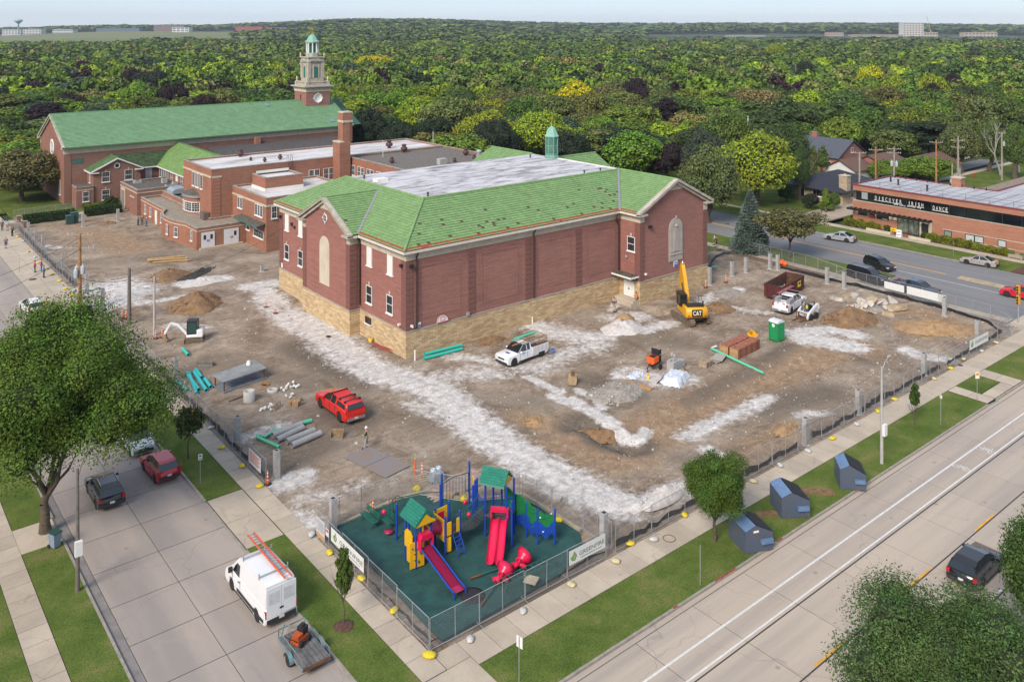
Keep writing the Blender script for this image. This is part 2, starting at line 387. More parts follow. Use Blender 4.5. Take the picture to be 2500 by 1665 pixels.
while yy<186:
 link('street_slab',me1,M_side,sideb,loc=(13.93,yy+.03,RZ));link('street_slab',me2,M_side,sideb,loc=(18.0,yy+.03,RZ));yy+=4.08
mb=MB();mb.k(13.33,20,-.3,13.89,186,RZ+.004);mb.b('gutter',mat('gutter_concrete',(.24,.22,.215),.9,.2,1),kind='structure')
rect('side_street',13.3,186,22.6,420,RZ,Mas,t=.2)
def kerb(pts,w=.16,z=.012):
 b=MB()
 for i in Rg(len(pts)-1):
  p=Vc(pts[i]);q=Vc(pts[i+1]);d=(q-p);L_=d.length;d.normalize();n=Vc((-d.y,d.x,0))*w/2
  k=max(1,int(L_/3.0))
  for j in Rg(k):
   a=p+d*(L_*j/k+.012);c=p+d*(L_*(j+1)/k-.012)
   jz=rnd.uniform(-.006,.006)
   vs=[a-n,c-n,c+n,a+n];b.p([(v.x,v.y)for v in vs],-.3,z+jz)
 return b.b('kerb',Kb2,kind='structure')
kerb([(26,34.06,0),(84.6,34.06,0)]);kerb([(84.6,34.06,0),(86.4,33.9,0)],z=-.08);kerb([(86.4,34.06,0),(110,34.06,0)])
kerb([(13.25,36,0),(13.25,64.8,0)]);kerb([(13.25,64.8,0),(13.25,68.3,0)],z=-.09);kerb([(13.25,68.3,0),(13.25,186,0)])
kerb([(22.5,38,0),(22.5,55.9,0)]);kerb([(22.5,55.9,0),(22.5,63.6,0)],z=-.09);kerb([(22.5,63.6,0),(22.5,117.5,0)]);kerb([(22.1,118.5,0),(22.1,186,0)])
b=MB()
cc=[]
for i in Rg(9):
 t=PI/2*i/8;cc.append((26-3.5*Si(t)if 0 else 26-3.5*Si(t),37.6-3.5*Co(t),0))
kerb(cc)
rect('corner_pavement',22.6,34.15,28.4,38.6,-.02,Mo,t=.3);rect('site_margin',26.85,39.98,27.9,41.5,-.02,M_soil,t=.3)
mb=MB();mb.k(61.0,34.0,.016,62.4,34.12,.02);mb.k(50.9,34.0,.016,51.5,34.12,.02);mb.k(44.2,34.0,.016,46.3,34.12,.02);mb.k(40.2,34.0,.016,40.6,34.12,.02);mb.b('red_kerb_mark',M_red,kind='structure')
def pavement(name,x0,y0,x1,y1,step,ax,z=.015,cols=1,gap=.018):
 base=rect(name,x0,y0,x1,y1,z-.03,Sl2,t=.2)
 L_=(x1-x0)if ax=='x' else(y1-y0);Wd=(y1-y0)if ax=='x' else(x1-x0);n=max(1,round(L_/step));st=L_/n;wc=Wd/cols
 me=Bo(gap,gap,-.08,(st if ax=='x' else wc)-gap,(wc if ax=='x' else st)-gap,0).mesh('slab')
 for i in Rg(n):
  for j in Rg(cols):
   o=link('slab',me,Mo,base,loc=((x0+i*st,y0+j*wc,z+rnd.uniform(-.004,.004))if ax=='x' else(x0+j*wc,y0+i*st,z+rnd.uniform(-.004,.004))))
 return base
rect('corner_pavement',26.85,38.62,28.38,39.97,.012,Mo,t=.3)
pavement('pavement',28.4,37.82,110,39.95,1.75,'x')
pavement('pavement',25.27,38.62,26.8,117.4,1.75,'y')
pavement('pavement',22.2,117.6,26.8,186,4.1,'y',cols=2,z=.006)
pavement('pavement',9.12,34,10.72,140,1.6,'y')
pavement('garden_path',84.8,34.2,86.4,37.8,1.8,'y');pavement('garden_path',90.9,34.2,92.9,37.8,1.8,'y');pavement('garden_path',86.5,34.2,90.8,35.4,2.2,'x')
pavement('driveway',22.6,56.05,25.25,63.55,3.75,'y',z=-.03);rect('driveway',10.72,64.85,13.2,68.25,.0,Mo,t=.2);rect('driveway',-6,64.85,9.1,68.25,.0,Mo,t=.2)
pavement('pavement',109.7,42,111.3,62,1.8,'y');pavement('pavement',111.4,66,112.9,80,1.8,'y');rect('street_apron',109.7,62,112.9,66,.0,Mo,t=.2);rect('site_margin',109.66,66,111.38,84,-.02,M_soil,t=.2);pavement('pavement',111.2,80,112.9,180,1.8,'y')
pavement('pavement',108.2,33.5,116,41.9,2.1,'y',cols=4,z=.01)
est=rect('east_street',118.6,-40,133.0,420,RZ,Mas,t=.2)
b=MB();b.k(115.8,40,-.3,118.6,72,RZ);b.b('east_street',Mas,kind='structure');rect('lawn',112.95,66,115.7,74,-.01,Mgr,t=.3);rect('east_street',111.4,42,115.8,65.9,RZ+.002,Mas,t=.2);rect('east_street',112.9,36,118.4,42,RZ+.003,Mas,t=.2);rect('turning_lane',110,14,118.6,33.5,RZ+.002,Mas,t=.2)
mb=MB();mb.k(125.0,56,RZ+.001,125.13,300,RZ+.005);mb.k(124.75,56,RZ+.001,124.88,300,RZ+.005);mb.b('centre_line',M_yell,est,kind='stuff')
mb=MB();mb.k(121.4,46,RZ+.001,121.5,62,RZ+.005);mb.b('lane_marking',M_white,est)
mb=MB();mb.k(123.9,20,RZ,125.3,54,.02);mb.b('median',mat('painted_median',(.45,.36,.24),.9,.2,1),kind='structure')
kerb([(118.5,74,0),(118.5,300,0)]);kerb([(133.1,57,0),(133.1,84.6,0)]);kerb([(133.1,91,0),(133.1,300,0)]);kerb([(111.4,42,0),(111.4,62,0)]);kerb([(113,66,0),(115.8,66,0),(118.4,74,0)])
pavement('pavement',139.0,20,140.9,84.5,1.9,'y');pavement('pavement',139.0,91,140.4,160,1.9,'y')
rect('driveway',133.1,84.6,175,90.9,.0,Mo,t=.2)
rect('flower_bed',140.9,20,143.2,80.4,.03,M_mulch,t=.2);rect('flower_bed',133.2,20,139,50.5,.02,M_mulch,t=.2);lawn('',133.1,50.5,139,57)
rect('back_street',186,-60,300,62,-.0,Mas,t=.1);rect('parking_lot',168,20,186,78,.01,mat('old_asphalt_lot',(.24,.22,.21),.9,.15,.5),t=.1)
GRAV,CLAY,DARK=0,1,2
STROKES=[(GRAV,'m',[(-120,80),(0,190),(150,285),(330,370),(480,480),(620,590),(800,650),(1000,700),(1180,830),(1300,940),(1450,1070),(1650,1190),(1850,1300),(2050,1410),(2300,1520)],1.9,1.15),(GRAV,'m',[(-60,150),(150,300),(300,420),(450,520),(600,600)],2.0,.9),(GRAV,'m',[(700,640),(1000,640),(1300,600),(1500,590),(1750,560),(2000,450),(2150,420)],2.0,.75),(GRAV,'m',[(1150,490),(1350,500),(1500,540)],1.0,.8),(GRAV,'m',[(1700,270),(1950,330),(2150,400)],2.2,.85),(GRAV,'m',[(1680,630),(1780,680),(1900,730)],.5,1.2),(GRAV,'m',[(1850,760),(2000,820),(2200,900),(2281,950)],.6,1.1),(GRAV,'m',[(2050,740),(2170,790),(2180,860)],.4,1.1),(GRAV,'m',[(860,820),(1150,960)],1.0,.7),(GRAV,'a',[(600,1330),(720,1300),(840,1340),(760,1400),(640,1420)],3.2,.95),(GRAV,'a',[(1180,1290),(1300,1260),(1400,1255)],1.3,1.3),(GRAV,'a',[(1590,1310),(1720,1285),(1770,1290)],1.4,1.2),(GRAV,'a',[(1680,1330),(1760,1400),(1830,1440)],1.2,1.2),(GRAV,'a',[(1800,1480),(1950,1500),(2100,1570)],1.5,1.2),(GRAV,'a',[(860,1420),(1000,1400),(1170,1370)],.8,.9),(GRAV,'l',[(1050,250),(1300,250)],1.0,.7),(GRAV,'a',[(300,1050),(360,1060)],1.0,.8),(GRAV,'z',[(0,1440),(100,1500),(300,1540),(500,1540)],1.6,.95),(GRAV,'z',[(600,1400),(700,1380),(800,1400)],1.8,.8),(GRAV,'z',[(800,1500),(900,1460),(1000,1440)],.9,1.25),(GRAV,'z',[(560,1340),(620,1290),(700,1290)],.7,.9),(GRAV,'z',[(1180,1300),(1330,1230),(1480,1200)],1.0,1.05),(GRAV,'z',[(1400,1320),(1600,1360),(1750,1370)],1.0,.7),(GRAV,'s',[(1160,350),(1260,335),(1400,335),(1470,360)],1.3,1.1),(GRAV,'s',[(1230,380),(1350,400),(1440,420)],1.6,1.35),(GRAV,'s',[(1740,440),(1830,470),(1950,490)],1.0,1.1),(GRAV,'s',[(260,570),(340,560),(460,600),(580,590)],1.6,.85),(GRAV,'s',[(600,880),(720,810),(880,750),(1000,690)],1.1,.95),(GRAV,'s',[(0,700),(60,740),(130,790),(200,830),(270,880),(340,890),(380,850)],.55,1.3),(GRAV,'s',[(30,650),(120,690),(150,740)],.5,1.2),(GRAV,'s',[(700,960),(740,990)],.7,1.0),(GRAV,'s',[(-50,1090),(100,1150),(230,1210),(330,1240),(560,1170)],1.1,1.1),(GRAV,'s',[(1180,780),(1330,770)],.7,.8),(GRAV,'l',[(1780,1250),(1950,1200)],.9,1.0),(GRAV,'l',[(1900,1450),(2050,1550)],.9,.8),(GRAV,'w',[(2000,120),(2200,60)],.9,.8),(GRAV,'m',[(100,1480),(300,1440),(500,1380)],1.2,.55),(GRAV,'l',[(1150,820),(1300,790)],.8,.5),(GRAV,'l',[(1600,960),(1800,890)],1.0,.7),(CLAY,'s',[(400,860),(560,770),(760,690),(900,620),(1100,540),(1300,460)],2.2,1.1),(CLAY,'s',[(1430,400),(1520,430),(1600,465)],1.1,1.3),(CLAY,'s',[(1750,240),(1900,280),(2060,360)],1.8,1.1),(CLAY,'s',[(1720,350),(1880,380)],.7,.9),(CLAY,'s',[(0,900),(120,950),(300,980)],2.0,.9),(CLAY,'s',[(880,980),(1000,930),(1130,860)],1.5,.9),(CLAY,'m',[(1600,900),(1800,960),(2000,930),(2281,1050)],1.2,.9),(CLAY,'m',[(1800,1080),(2100,1180),(2281,1220)],1.5,.9),(CLAY,'a',[(560,960),(700,1000),(840,1060)],3.0,.9),(CLAY,'a',[(300,920),(420,940),(560,900)],1.0,.8),(CLAY,'m',[(400,660),(480,680)],.8,.9),(CLAY,'m',[(1250,370),(1400,340),(1520,350)],.8,.8),(CLAY,'z',[(300,1300),(450,1290),(600,1330)],.8,.5),(CLAY,'z',[(900,1240),(1150,1180)],.8,.6),(CLAY,'m',[(300,1090),(200,1300),(400,1300)],1.4,.45),(DARK,'m',[(100,420),(350,560),(550,640)],2.2,.9),(DARK,'l',[(1150,560),(1400,470),(1700,560),(1950,620)],2.0,.6),(DARK,'m',[(600,900),(900,900),(1000,1000)],2.0,.55),(DARK,'m',[(1250,800),(1550,820),(1700,800)],2.0,.55),(DARK,'s',[(980,740),(1150,700),(1330,660)],1.8,.8),(DARK,'s',[(100,600),(300,680),(150,640)],1.6,.8),(DARK,'s',[(600,700),(900,560),(1120,420)],1.0,.8),(DARK,'s',[(560,400),(400,340),(300,400)],2.2,.6),(DARK,'s',[(40,820),(160,880),(300,920)],1.3,1.4),(DARK,'a',[(700,1150),(1100,1100),(1500,1100)],3.0,.5),(DARK,'s',[(880,960),(550,1000)],.8,.6),(DARK,'m',[(420,960),(560,920),(300,880)],1.5,.8),(DARK,'s',[(1540,500),(1700,480),(1650,540)],1.5,.6),(DARK,'m',[(0,1250),(200,1150),(280,1090)],1.2,.7),(DARK,'p',[(340,560),(900,1160),(1300,1280),(2000,900)],.5,.8),]
PITS=[('s',[(60,830),(180,890),(300,940)],1.1,-.75),('s',[(380,900),(560,790),(900,640),(1200,520)],1.9,-.35),('m',[(1620,900),(1780,980),(1900,950)],1.6,-.3),('s',[(180,700),(120,660)],1.0,-.3),('a',[(1840,1430),(1900,1410)],.75,-1.1),('z',[(830,1330),(920,1370),(960,1350)],.8,-.6),('l',[(150,0),(300,50)],1,0)]
SX0,SX1,SY0,SY1=26.82,109.65,40.0,178.5
def polydist(x,y,pts):
 d=np.full(x.shape,1e9)
 if len(pts)==1:pts=pts*2
 for(ax,ay),(bx,by)in zip(pts[:-1],pts[1:]):
  dx,dy=bx-ax,by-ay;L2=dx*dx+dy*dy+1e-9;t=np.clip(((x-ax)*dx+(y-ay)*dy)/L2,0,1)
  d=np.minimum(d,np.hypot(x-ax-t*dx,y-ay-t*dy))
 return d
def gpts(v,pts):return[tuple(G(v,*p))[:2]for p in pts]
def site_height(x,y):
 x=np.asarray(x,float);y=np.asarray(y,float)
 z=.18*(fbm(x/6,y/6,5)-.5)+.16*(fbm(x/1.6,y/1.6,8)-.5)+.10*(fbm(x/.6,y/.6,12,3)-.5)
 z=z+.015*np.sin(polydist(x,y,RUT)*5)*np.clip(2-polydist(x,y,RUT)/2.5,0,1)
 for v,pts,w,h in PITS:z=z+h*np.exp(-(polydist(x,y,gpts(v,pts))/w)**2)*(1+.5*(fbm(x/.9,y/.9,31)-.5))
 for v,pts,w,h in BERMS:z=z+h*np.exp(-(polydist(x,y,gpts(v,pts))/w)**2)*(.7+.9*(fbm(x/.8,y/.8,41)-.3))
 e=np.minimum(np.minimum(x-SX0,SX1-x),np.minimum(y-SY0,SY1-y));k=np.clip(e/1.2,0,1)
 z=z*k-.03*(1-k);pl=(x>27.6)&(x<41.3)&(y<54.7)&(y>40.3)&(x+y*.62<72.6);return np.where(pl,-.12,z)
BERMS=[('s',[(0,860),(60,780),(200,1000)],.01,0),('s',[(30,880),(120,800)],.9,.35),('s',[(640,680),(900,560),(1150,420)],.7,.25),('s',[(0,1180),(250,1270)],.5,.0),('s',[(330,1260),(500,1200),(560,1160)],.7,.4),('s',[(880,990),(1010,920)],.8,.35),('s',[(1080,860),(1180,880)],.8,.35),('s',[(1700,500),(1760,540)],.7,.3),('s',[(1750,300),(2050,370)],1.2,.35),('p',[(1620,420),(1800,540),(2000,640)],.6,.25),('l',[(1620,1130),(1760,1060)],.6,.25),('s',[(1250,240),(1330,250)],.8,.2),('a',[(640,900),(720,890)],.8,.35)]
RUT=gpts('m',[(0,190),(330,370),(620,590),(1000,700),(1300,940),(1650,1190),(2050,1410)])
def site_paint(x,y):
 P=np.zeros((3,)+x.shape)
 for ch,v,pts,w,s_ in STROKES:
  d=polydist(x,y,gpts(v,pts));P[ch]=np.maximum(P[ch],s_*np.clip(1.2-d/((1.75 if ch==0 else 2.3)*w),0,1))
 P[2]=np.where(y>150,P[2]*.7,P[2])
 return P
def site_material():
 m=bpy.data.materials.new('churned_site_earth');m.use_nodes=True;t=m.node_tree;b=t.nodes['Principled BSDF'];N=t.nodes.new;L=t.links.new
 tc=N('ShaderNodeTexCoord');at=N('ShaderNodeAttribute');at.attribute_name='tint';sp=N('ShaderNodeSeparateColor');L(at.outputs['Color'],sp.inputs[0])
 def noise(s,d=6,r=.65,dist=0):
  n=N('ShaderNodeTexNoise');Dv(n,'Scale',s);Dv(n,'Detail',d);Dv(n,'Roughness',r);Dv(n,'Distortion',dist)
  L(tc.outputs['Object'],n.inputs[0]);return n.outputs[0]
 def ramp(inp,stops):
  r=N('ShaderNodeValToRGB');e=r.color_ramp.elements;e[0].position,e[0].color=stops[0][0],(*stops[0][1],1);e[1].position,e[1].color=stops[-1][0],(*stops[-1][1],1)
  for p,c in stops[1:-1]:k=e.new(p);k.color=(*c,1)
  L(inp,r.inputs[0]);return r.outputs[0]
 nA=noise(.22,10,.75,.8);nB=noise(1.3,10,.78,.4);nC=noise(9,6,.7)
 base=ramp(nA,[(.30,(.135,.098,.070)),(.43,(.222,.170,.128)),(.52,(.290,.232,.180)),(.62,(.36,.298,.238)),(.74,(.46,.395,.325))])
 clay=ramp(nB,[(.3,(.165,.105,.065)),(.5,(.29,.20,.13)),(.7,(.42,.315,.215))])
 grav=ramp(nB,[(.28,(.40,.37,.345)),(.5,(.60,.57,.55)),(.72,(.74,.71,.69))])
 dark=ramp(nB,[(.3,(.085,.065,.050)),(.7,(.20,.168,.135))])
 def mask(ch,k,lo=.42,hi=.62,fine=.5):
  a=N('ShaderNodeMath');a.operation='SUBTRACT';L(nB,a.inputs[0]);Dv(a,1,.5)
  a1=N('ShaderNodeMath');a1.operation='MULTIPLY_ADD';L(a.outputs[0],a1.inputs[0]);Dv(a1,1,k);L(sp.outputs[ch],a1.inputs[2])
  q=N('ShaderNodeMath');q.operation='SUBTRACT';L(nA,q.inputs[0]);Dv(q,1,.5)
  a2=N('ShaderNodeMath');a2.operation='MULTIPLY_ADD';L(q.outputs[0],a2.inputs[0]);Dv(a2,1,k*.6);L(a1.outputs[0],a2.inputs[2])
  r=N('ShaderNodeMapRange');r.interpolation_type='SMOOTHSTEP';Dv(r,1,lo);Dv(r,2,hi);L(a2.outputs[0],r.inputs[0]);return r.outputs[0]
 def mix(f,a,c):
  x=N('ShaderNodeMix');x.data_type='RGBA';L(f,x.inputs[0]);L(a,x.inputs[6]);L(c,x.inputs[7]);return x.outputs[2]
 def streak(rot,sc):
  mpp=N('ShaderNodeMapping');Dv(mpp,'Rotation',(0,0,rot));Dv(mpp,'Scale',sc);L(tc.outputs['Object'],mpp.inputs[0]);n=N('ShaderNodeTexNoise');Dv(n,'Scale',1);Dv(n,'Detail',6);Dv(n,'Roughness',.7);Dv(n,'Distortion',2.6);L(mpp.outputs[0],n.inputs[0]);return n.outputs[0]
 def vmul(c_,f_,lo,hi,a_=.35,b_=.65):
  r=N('ShaderNodeMapRange');Dv(r,1,a_);Dv(r,2,b_);Dv(r,3,lo);Dv(r,4,hi);L(f_,r.inputs[0]);h=N('ShaderNodeHueSaturation');L(r.outputs[0],h.inputs['Value']);L(c_,h.inputs['Color']);return h.outputs[0]
 base=vmul(vmul(base,streak(.6,(.12,1.5,1)),.84,1.12),streak(-.9,(.3,1.3,1)),.88,1.10);base=vmul(base,nB,.80,1.22)
 grav=vmul(vmul(grav,streak(.75,(.2,1.1,1)),.86,1.06),nB,.78,1.12)
 c=mix(mask(1,1.6,.34,.92),base,clay);c=mix(mask(2,1.4,.3,1.0),c,dark);c=mix(mask(0,1.6,.34,.98),c,grav)
 vo=N('ShaderNodeTexVoronoi');Dv(vo,'Scale',7);L(tc.outputs['Object'],vo.inputs['Vector'])
 vr=N('ShaderNodeMapRange');Dv(vr,1,.0);Dv(vr,2,.22);Dv(vr,3,1);Dv(vr,4,0);L(vo.outputs['Distance'],vr.inputs[0])
 vm=N('ShaderNodeMath');vm.operation='MULTIPLY';L(vr.outputs[0],vm.inputs[0]);g2=N('ShaderNodeMath');g2.operation='GREATER_THAN';Dv(g2,1,.52);L(nB,g2.inputs[0]);L(g2.outputs[0],vm.inputs[1])
 vm2=N('ShaderNodeMath');vm2.operation='MULTIPLY';L(vm.outputs[0],vm2.inputs[0]);Dv(vm2,1,.55)
 stone=N('ShaderNodeRGB');stone.outputs[0].default_value=(.45,.42,.39,1);c=mix(vm2.outputs[0],c,stone.outputs[0])
 mr=N('ShaderNodeMapRange');Dv(mr,1,.25);Dv(mr,2,.75);Dv(mr,3,.72);Dv(mr,4,1.28);L(nC,mr.inputs[0])
 hs=N('ShaderNodeHueSaturation');L(mr.outputs[0],hs.inputs['Value']);L(c,hs.inputs['Color']);L(hs.outputs[0],b.inputs['Base Color'])
 Dv(b,'Roughness',.95);Dv(b,'Specular IOR Level',.15)
 bp=N('ShaderNodeBump');Dv(bp,'Distance',.10);Dv(bp,'Strength',.9);ad=N('ShaderNodeMath');ad.operation='ADD';L(nB,ad.inputs[0])
 n5=noise(5,8,.8);L(n5,ad.inputs[1]);L(ad.outputs[0],bp.inputs['Height']);L(bp.outputs[0],b.inputs['Normal'])
 return m
M_site=site_material()
def site_sheet():
 s=.36;xs=np.arange(SX0,SX1+.01,s);ys=np.arange(SY0,SY1+.01,s);xs[-1]=SX1;ys[-1]=SY1
 X,Y=np.meshgrid(xs,ys);Z=site_height(X,Y);P=site_paint(X,Y)
 V=np.stack([X.ravel(),Y.ravel(),Z.ravel()],1);nx=len(xs);ny=len(ys)
 i,j=np.meshgrid(np.arange(nx-1),np.arange(ny-1));q=(j*nx+i).ravel();F=np.stack([q,q+1,q+nx+1,q+nx],1)
 me=np_mesh('construction_ground',V,F,P.reshape(3,-1).T,smooth=True)
 link('construction_ground',me,M_site,kind='structure')
site_sheet()
def sh(x,y):return float(site_height(np.array([x]),np.array([y]))[0])
def SG(v,x,y,z=0.0):
 """point standing on the site ground"""
 p=G(v,x,y,0);p.z=sh(p.x,p.y)+z;return p
def stones():
 n=26000;x=rng.uniform(SX0+.2,SX1-.2,n);y=SY0+.4+(rng.random(n)**1.7)*(SY1-SY0-1)
 P=site_paint(x,y);dens=.25+.9*fbm(x/4,y/4,77)**2+P[0]*.25;keep=rng.random(n)<dens
 inb=((x>48)&(x<97)&(y>77)&(y<110))|((x>80)&(x<95)&(y>73.5))|((x>46)&(y>110))|((x>27.5)&(x<43)&(y<56.5))
 keep&=~inb;x=x[keep];y=y[keep];n=len(x);z=site_height(x,y)
 s=.035+.10*rng.random(n)**4+.14*(rng.random(n)>.985)
 base=np.array([(1,0,-.2),(-.5,.87,-.2),(-.5,-.87,-.2),(.1,.05,.75),(-.4,.1,.55)])
 a=rng.random(n)*6.28;ca,sa=np.cos(a),np.sin(a)
 B=base[None]*(1+.35*(rng.random((n,5,3))-.5));vx=(B[:,:,0]*ca[:,None]-B[:,:,1]*sa[:,None])*s[:,None];vy=(B[:,:,0]*sa[:,None]+B[:,:,1]*ca[:,None])*s[:,None];vz=B[:,:,2]*s[:,None]
 V=np.stack([vx+x[:,None],vy+y[:,None],vz+z[:,None]],2).reshape(-1,3)
 f=np.array([(0,1,3),(1,4,3),(1,2,4),(2,0,3),(2,3,4)]);F=(np.arange(n)[:,None,None]*5+f[None]).reshape(-1,3)
 me=np_mesh('loose_stones',V,F);link('loose_stones',me,mat('pale_stone',(.42,.39,.36),.9,.2,2,isl=.35),kind='stuff')
stones()
Mb=brick_mat('gym_red_brick',(.345,.118,.088),(.255,.082,.066),(.29,.21,.19),dirt=.20)
Mb2=brick_mat('school_orange_brick',(.36,.125,.070),(.27,.085,.050),(.30,.22,.17),dirt=.28)
Mb3=brick_mat('church_brick',(.27,.105,.070),(.21,.075,.052),(.27,.20,.17),dirt=.22)
Mb4=brick_mat('office_brick',(.42,.155,.085),(.32,.11,.062),(.33,.25,.20),dirt=.12)
M_quoin=brick_mat('quoin_brick',(.22,.068,.055),(.16,.048,.042),(.20,.15,.13),dirt=.1)
So2=brick_mat('tan_ashlar',(.62,.47,.28),(.40,.27,.15),(.30,.23,.15),bw=.70,bh=.20,ms=.016,dirt=.35,dscale=1.4,dirtcol=(.30,.20,.11),bump=.03)
Ml=mat('limestone_trim',(.56,.485,.37),.9,.14,1.0,.006,12)
Lw2=mat('weathered_limestone',(.50,.45,.39),.9,.28,1.3,.01,12,col2=(.30,.265,.22))
Mw=mat('white_trim',(.74,.73,.70),.55,.05,2)
Ml1=mat('dark_window_glass',(.014,.018,.026),.12,.3,.8,spec=.8)
Ml2=mat('blue_window_glass',(.05,.065,.09),.10,.4,.7,spec=.9)
Gt2=mat('white_gutter',(.66,.63,.58),.5,.1,2)
M_copred=mat('new_copper_edge',(.36,.095,.05),.45,.35,1.6,metal=.35,col2=(.30,.07,.03))
M_cop=mat('verdigris_copper',(.17,.36,.28),.7,.2,1.6,col2=(.10,.25,.19))
M_copd=mat('dark_verdigris',(.06,.16,.13),.75,.2,2)
Tl2=mat('green_clay_tile',(.185,.315,.125),.8,.08,.6,isl=.10)
M_tileb=mat('green_roof_deck',(.06,.12,.045),.85,.1,1)
M_tile_old=mat('mossy_green_tile',(.105,.205,.075),.85,.25,.9,isl=.12,col2=(.05,.085,.035))
M_tile_ch=mat('church_green_tile',(.125,.265,.13),.8,.10,.8,.02,14)
M_flash=mat('grey_flashing',(.30,.31,.33),.5,.1,3,metal=.3)
def flat_roof_mat(name,c1,c2,sc=.45):
 m=bpy.data.materials.new(name);m.use_nodes=True;t=m.node_tree;b=t.nodes['Principled BSDF'];N=t.nodes.new;L=t.links.new
 tc=N('ShaderNodeTexCoord');mp=N('ShaderNodeMapping');Dv(mp,'Scale',(.4,1.6,1));Dv(mp,'Rotation',(0,0,.35));L(tc.outputs['Object'],mp.inputs[0])
 n=N('ShaderNodeTexNoise');Dv(n,'Scale',sc);Dv(n,'Detail',9);Dv(n,'Roughness',.72);Dv(n,'Distortion',.7);L(mp.outputs[0],n.inputs[0])
 r=N('ShaderNodeValToRGB');e=r.color_ramp.elements;e[0].position=.36;e[0].color=(*c2,1);e[1].position=.56;e[1].color=(*c1,1);L(n.outputs[0],r.inputs[0])
 L(r.outputs[0],b.inputs['Base Color']);Dv(b,'Roughness',.7);return m
M_memb=flat_roof_mat('worn_white_membrane',(.56,.55,.58),(.16,.145,.15),.6)
M_memb2=flat_roof_mat('white_roof_membrane',(.62,.60,.61),(.30,.27,.26),.25)
M_grey_roof=flat_roof_mat('grey_seamed_roof',(.42,.43,.46),(.30,.30,.32),.2)
M_gravel_roof=mat('gravel_roof',(.21,.185,.165),.95,.35,3,.02,8)
Mtr=mat('tar_paper_roof',(.13,.115,.10),.95,.3,1.5,.01,8)
Mc=mat('stone_coping',(.40,.37,.32),.9,.3,2)
Dm2=mat('dark_bronze_metal',(.045,.025,.02),.5,.1,4)
Mk=mat('black_metal',(.02,.02,.022),.5)
def P(mb,name,m,parent,**k):
 if name in SPLIT and'kind' not in k:
  for q in mb.pieces():o=q.b(name,m,parent,**k);o.location=-Vc(parent.location)
  return o
 o=mb.b(name,m,parent,**k);o.location=-Vc(parent.location);return o
SPLIT={'gutter','frieze','copper_apron','stone_base','water_table','valley_flashing','roof_kerb','wall','gable_panel','transom_lights','coping','wall_vent','stone_band','parapet_flashing','belfry_louvre','stone_urn','chimney_cap','brick_panel','white_cornice'}
WC={}
def win_meshes(w,h,cols,rows,style):
 key=(round(w,2),round(h,2),cols,rows,style)
 if key in WC:return WC[key]
 f=.075;a=MB()
 d=.07
 for x0,x1,z0,z1 in((-w/2,-w/2+f,0,h),(w/2-f,w/2,0,h),(-w/2+f,w/2-f,0,f),(-w/2+f,w/2-f,h-f,h)):a.k(x0,-d,z0,x1,0,z1)
 iw=w-2*f;ih=h-2*f;t=.013
 if'h' in style:a.k(-iw/2,-d+.01,h/2-.035,iw/2,-.005,h/2+.035)
 if'm' in style:
  k=int(style[style.index('m')+1])
  for i in Rg(1,k):x=-iw/2+iw*i/k;a.k(x-.09,-d+.005,f,x+.09,-.004,h-f)
 for i in Rg(1,cols):x=-iw/2+iw*i/cols;a.k(x-t/2,-.045,f,x+t/2,-.012,h-f)
 for j in Rg(1,rows):z=f+ih*j/rows;a.k(-iw/2,-.043,z-t/2,iw/2,-.014,z+t/2)
 fr=a.mesh('window');b=MB();b.k(-w/2+f*.5,-.03,f*.5,w/2-f*.5,-.004,h-f*.5);pn=b.mesh('pane')
 s=MB();s.k(-w/2-.08,-.16,-.13,w/2+.08,.0,-.003);sl=s.mesh('sill')
 ks=MB();ks.Y([(-.09,h+.02),(.09,h+.02),(.14,h+.42),(-.14,h+.42)],-.06,0);ky=ks.mesh('keystone')
 WC[key]=(fr,pn,sl,ky);return WC[key]
def win(parent,face,p,w,h,cols=3,rows=4,style='h',glass=None,key=False,sill=True,m=None,label=None,blind=None):
 fr,pn,sl,ky=win_meshes(w,h,cols,rows,style);rz={'S':0,'W':-PI/2,'E':PI/2,'N':PI}.get(face,face)
 o=link('window',fr,m or Mw,parent,loc=Vc(p)-Vc(parent.location),rz=rz,label=label)
 link('pane',pn,glass or Ml1,o)
 if sill:link('sill',sl,Mw,o)
 if key:link('keystone',ky,Ml,o)
 return o
